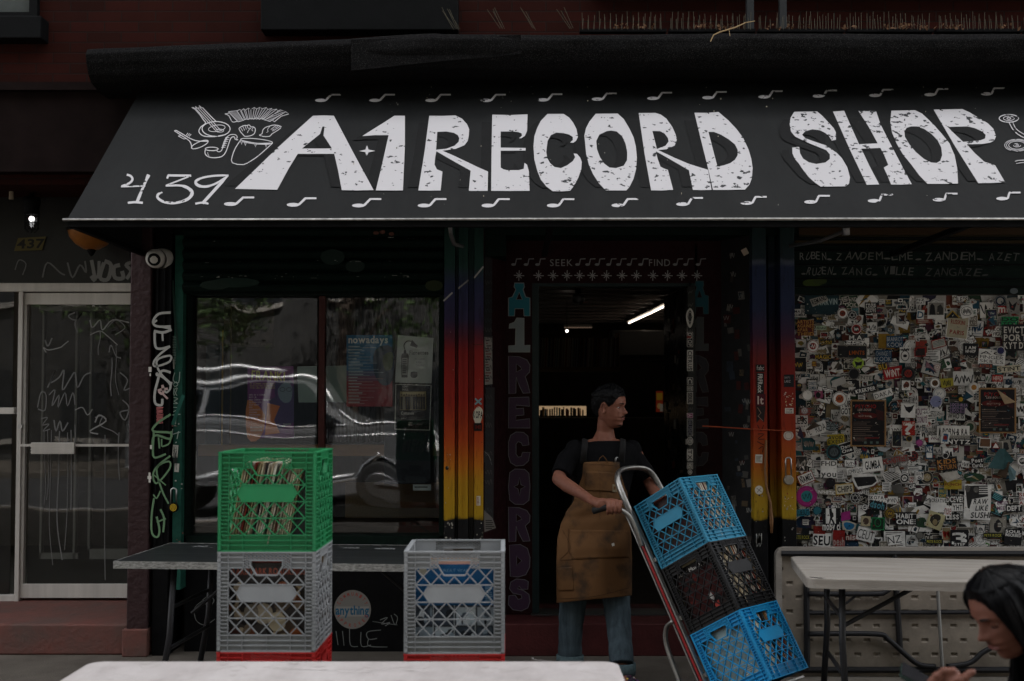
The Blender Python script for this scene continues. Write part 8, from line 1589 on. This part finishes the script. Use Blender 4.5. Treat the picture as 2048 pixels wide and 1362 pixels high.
# hair: shell over the skull and locks falling to the chest
lh_ = lambda th: lerp_tab([(0, .072), (.4, .066), (.7, .046), (.95, .010), (1.15, -.05), (1.4, -.12), (3.2, -.12)], abs(((th+math.pi) % (2*math.pi))-math.pi))
g = MB()
def wp(u, v):
    th = 2*math.pi*u; z = .1168-(.1168+.118)*v; t = z-lh_(th); e_ = min(.008, max(-.006, t*.4))+.0015*noise.noise(Vector((th*14, z*6, 0))); return WM @ wh.pt(th, max(z, -.113), e_)
g.grid(wp, 200, 120); g.build('hair', hm2, wom, smooth=True)
random.seed(2); g = MB()
for i in range(520):
    sd = -1 if rnd() < .25 else 1; th = sd*ru(.55, 3.1); z0 = ru(.02, .114)
    zs_ = [z0]; pts = []
    st0 = WM @ wh.pt(sd*abs(th)*.35 if rnd() < .5 else th, .112, .018)
    for j in range(6):
        z = .112-(.112+.10)*j/5; thj = sd*max(abs(th), abs(lerp_tab([(0, .5), (.25, .75), (.5, 1.0), (.75, 1.2), (1, 1.35)], j/5))); pts.append(WM @ wh.pt(thj, z, .0080+ru(-.001, .0015)+.0035*max(0, noise.noise(Vector((th*5.5, 0, 7)))*2+.3)))
    last = pts[-1]; dn = Vector((.02*ru(-1, 1), 0, -1)); fall = ru(.15, .42)
    pts += [last+Vector((.012*ru(-.2, 1), .01*ru(-1, 1)*1, -.06)), last+Vector((.02*ru(-.5, 1.6), .015*ru(-1, 1), -.06-fall*.5)), last+Vector((.03*ru(-.6, 1.6), .02*ru(-1, 1), -.06-fall))]
    g.tube([Vector(p) for p in catmull([tuple(p) for p in pts], 3)], [.0022 if k_ < 20 else .0016 for k_ in range((len(pts)-1)*3+1)], 4, caps=False)
g.build('hair_locks', mat('hair_gloss', (.0016, .0017, .0024), .36, spec=.10, nz=.3, nscale=60, stretch=(1, 1, .1)), wom, smooth=True)
# curtain of hair behind the locks, so no light shows through
g = MB()
def hc(u, v):
    th = 1.25+(2*math.pi-2.5)*u; p0 = WM @ wh.pt(th, -.06-.04*(v > 0), .008); return p0+Vector((.045*v*(1 if math.cos(th) < 0 else .3), 0, -.40*v))+Vector((.004*math.sin(u*60), .004*math.cos(u*43), 0))*v
g.grid(hc, 80, 16); g.build('hair_fall', hm2, wom, smooth=True)
k = MB(); k.tube([WM @ wh.pt(.10, z, .0115+.001*(z > .1)) for z in (.112, .115)]+[WM @ wh.pt(3.0, z, .0125) for z in (.115, .110, .102, .092)], .0009, 5); k.build('parting', mat('scalp_line', (.05, .026, .018), .7), wom)
k = MB(); blobs(k, smooth_seq([(seqw[0][0]+Vector((0, 0, .012)), .078, .085)]+[(c_+Vector((0, 0, .012)), a+.018, b_+.02) for c_, a, b_ in seqw[1:]])); k.tube([shw, elw], [.06, .05], 12); k.ball(shw, .058); k.tube([elw, elw+(wrw-elw)*.8], [.05, .038], 12); k.ball(elw, .049); k.tube([sh2, el2], [.06, .05], 12); k.ball(sh2, .058); k.tube([el2, el2+(wr2-el2)*.8], [.05, .038], 12); k.ball(el2, .049); fuse(k, 'dark_top', blk_cl, wom, .008, 4)
k = MB()
for sy in (-1, 1): kn = hpw+Vector((-.42, sy*.1, .06)); an = Vector((kn.x+.08, kn.y, .12)); k.tube([hpw+Vector((0, sy*.08, 0)), kn], [.1, .068], 14); k.ball(kn, .067); k.tube([kn, an], [.066, .05], 12)
k.ball(hpw, .14); fuse(k, 'trousers', blk_cl, wom, .009, 3)
for sy in (-1, 1): kn = hpw+Vector((-.34, sy*.1, 0)); k = MB(); k.ball((kn.x-.07, kn.y, .05), 1, 14, sc_=(.13, .045, .045)); k.build('shoe', BLK, wom, smooth=True)
ph = thing('phone', P(1815, 1352, 2.8), 'dark green edged phone held low in the corner by the seated woman', 'phone')
c0, c1 = P(1801, 1339, 2.8), P(1870, 1378, 2.78); ax_ = (c1-c0); up_p = Vector((.2, .9, -.15))
k = MB(); k.beam(c0, c1, .072, .009, up=Vector((.35, -.35, .85))); k.build('case', mat('green_case', (.012, .028, .022), .5), ph, bevel=.003)
k = MB(); k.beam(c0+ax_*.03+Vector((0, -.002, .006)), c1+Vector((0, -.002, .006)), .066, .002, up=Vector((.35, -.35, .85))); k.build('screen', mat('screen_glass', (.02, .02, .022), .08), ph)
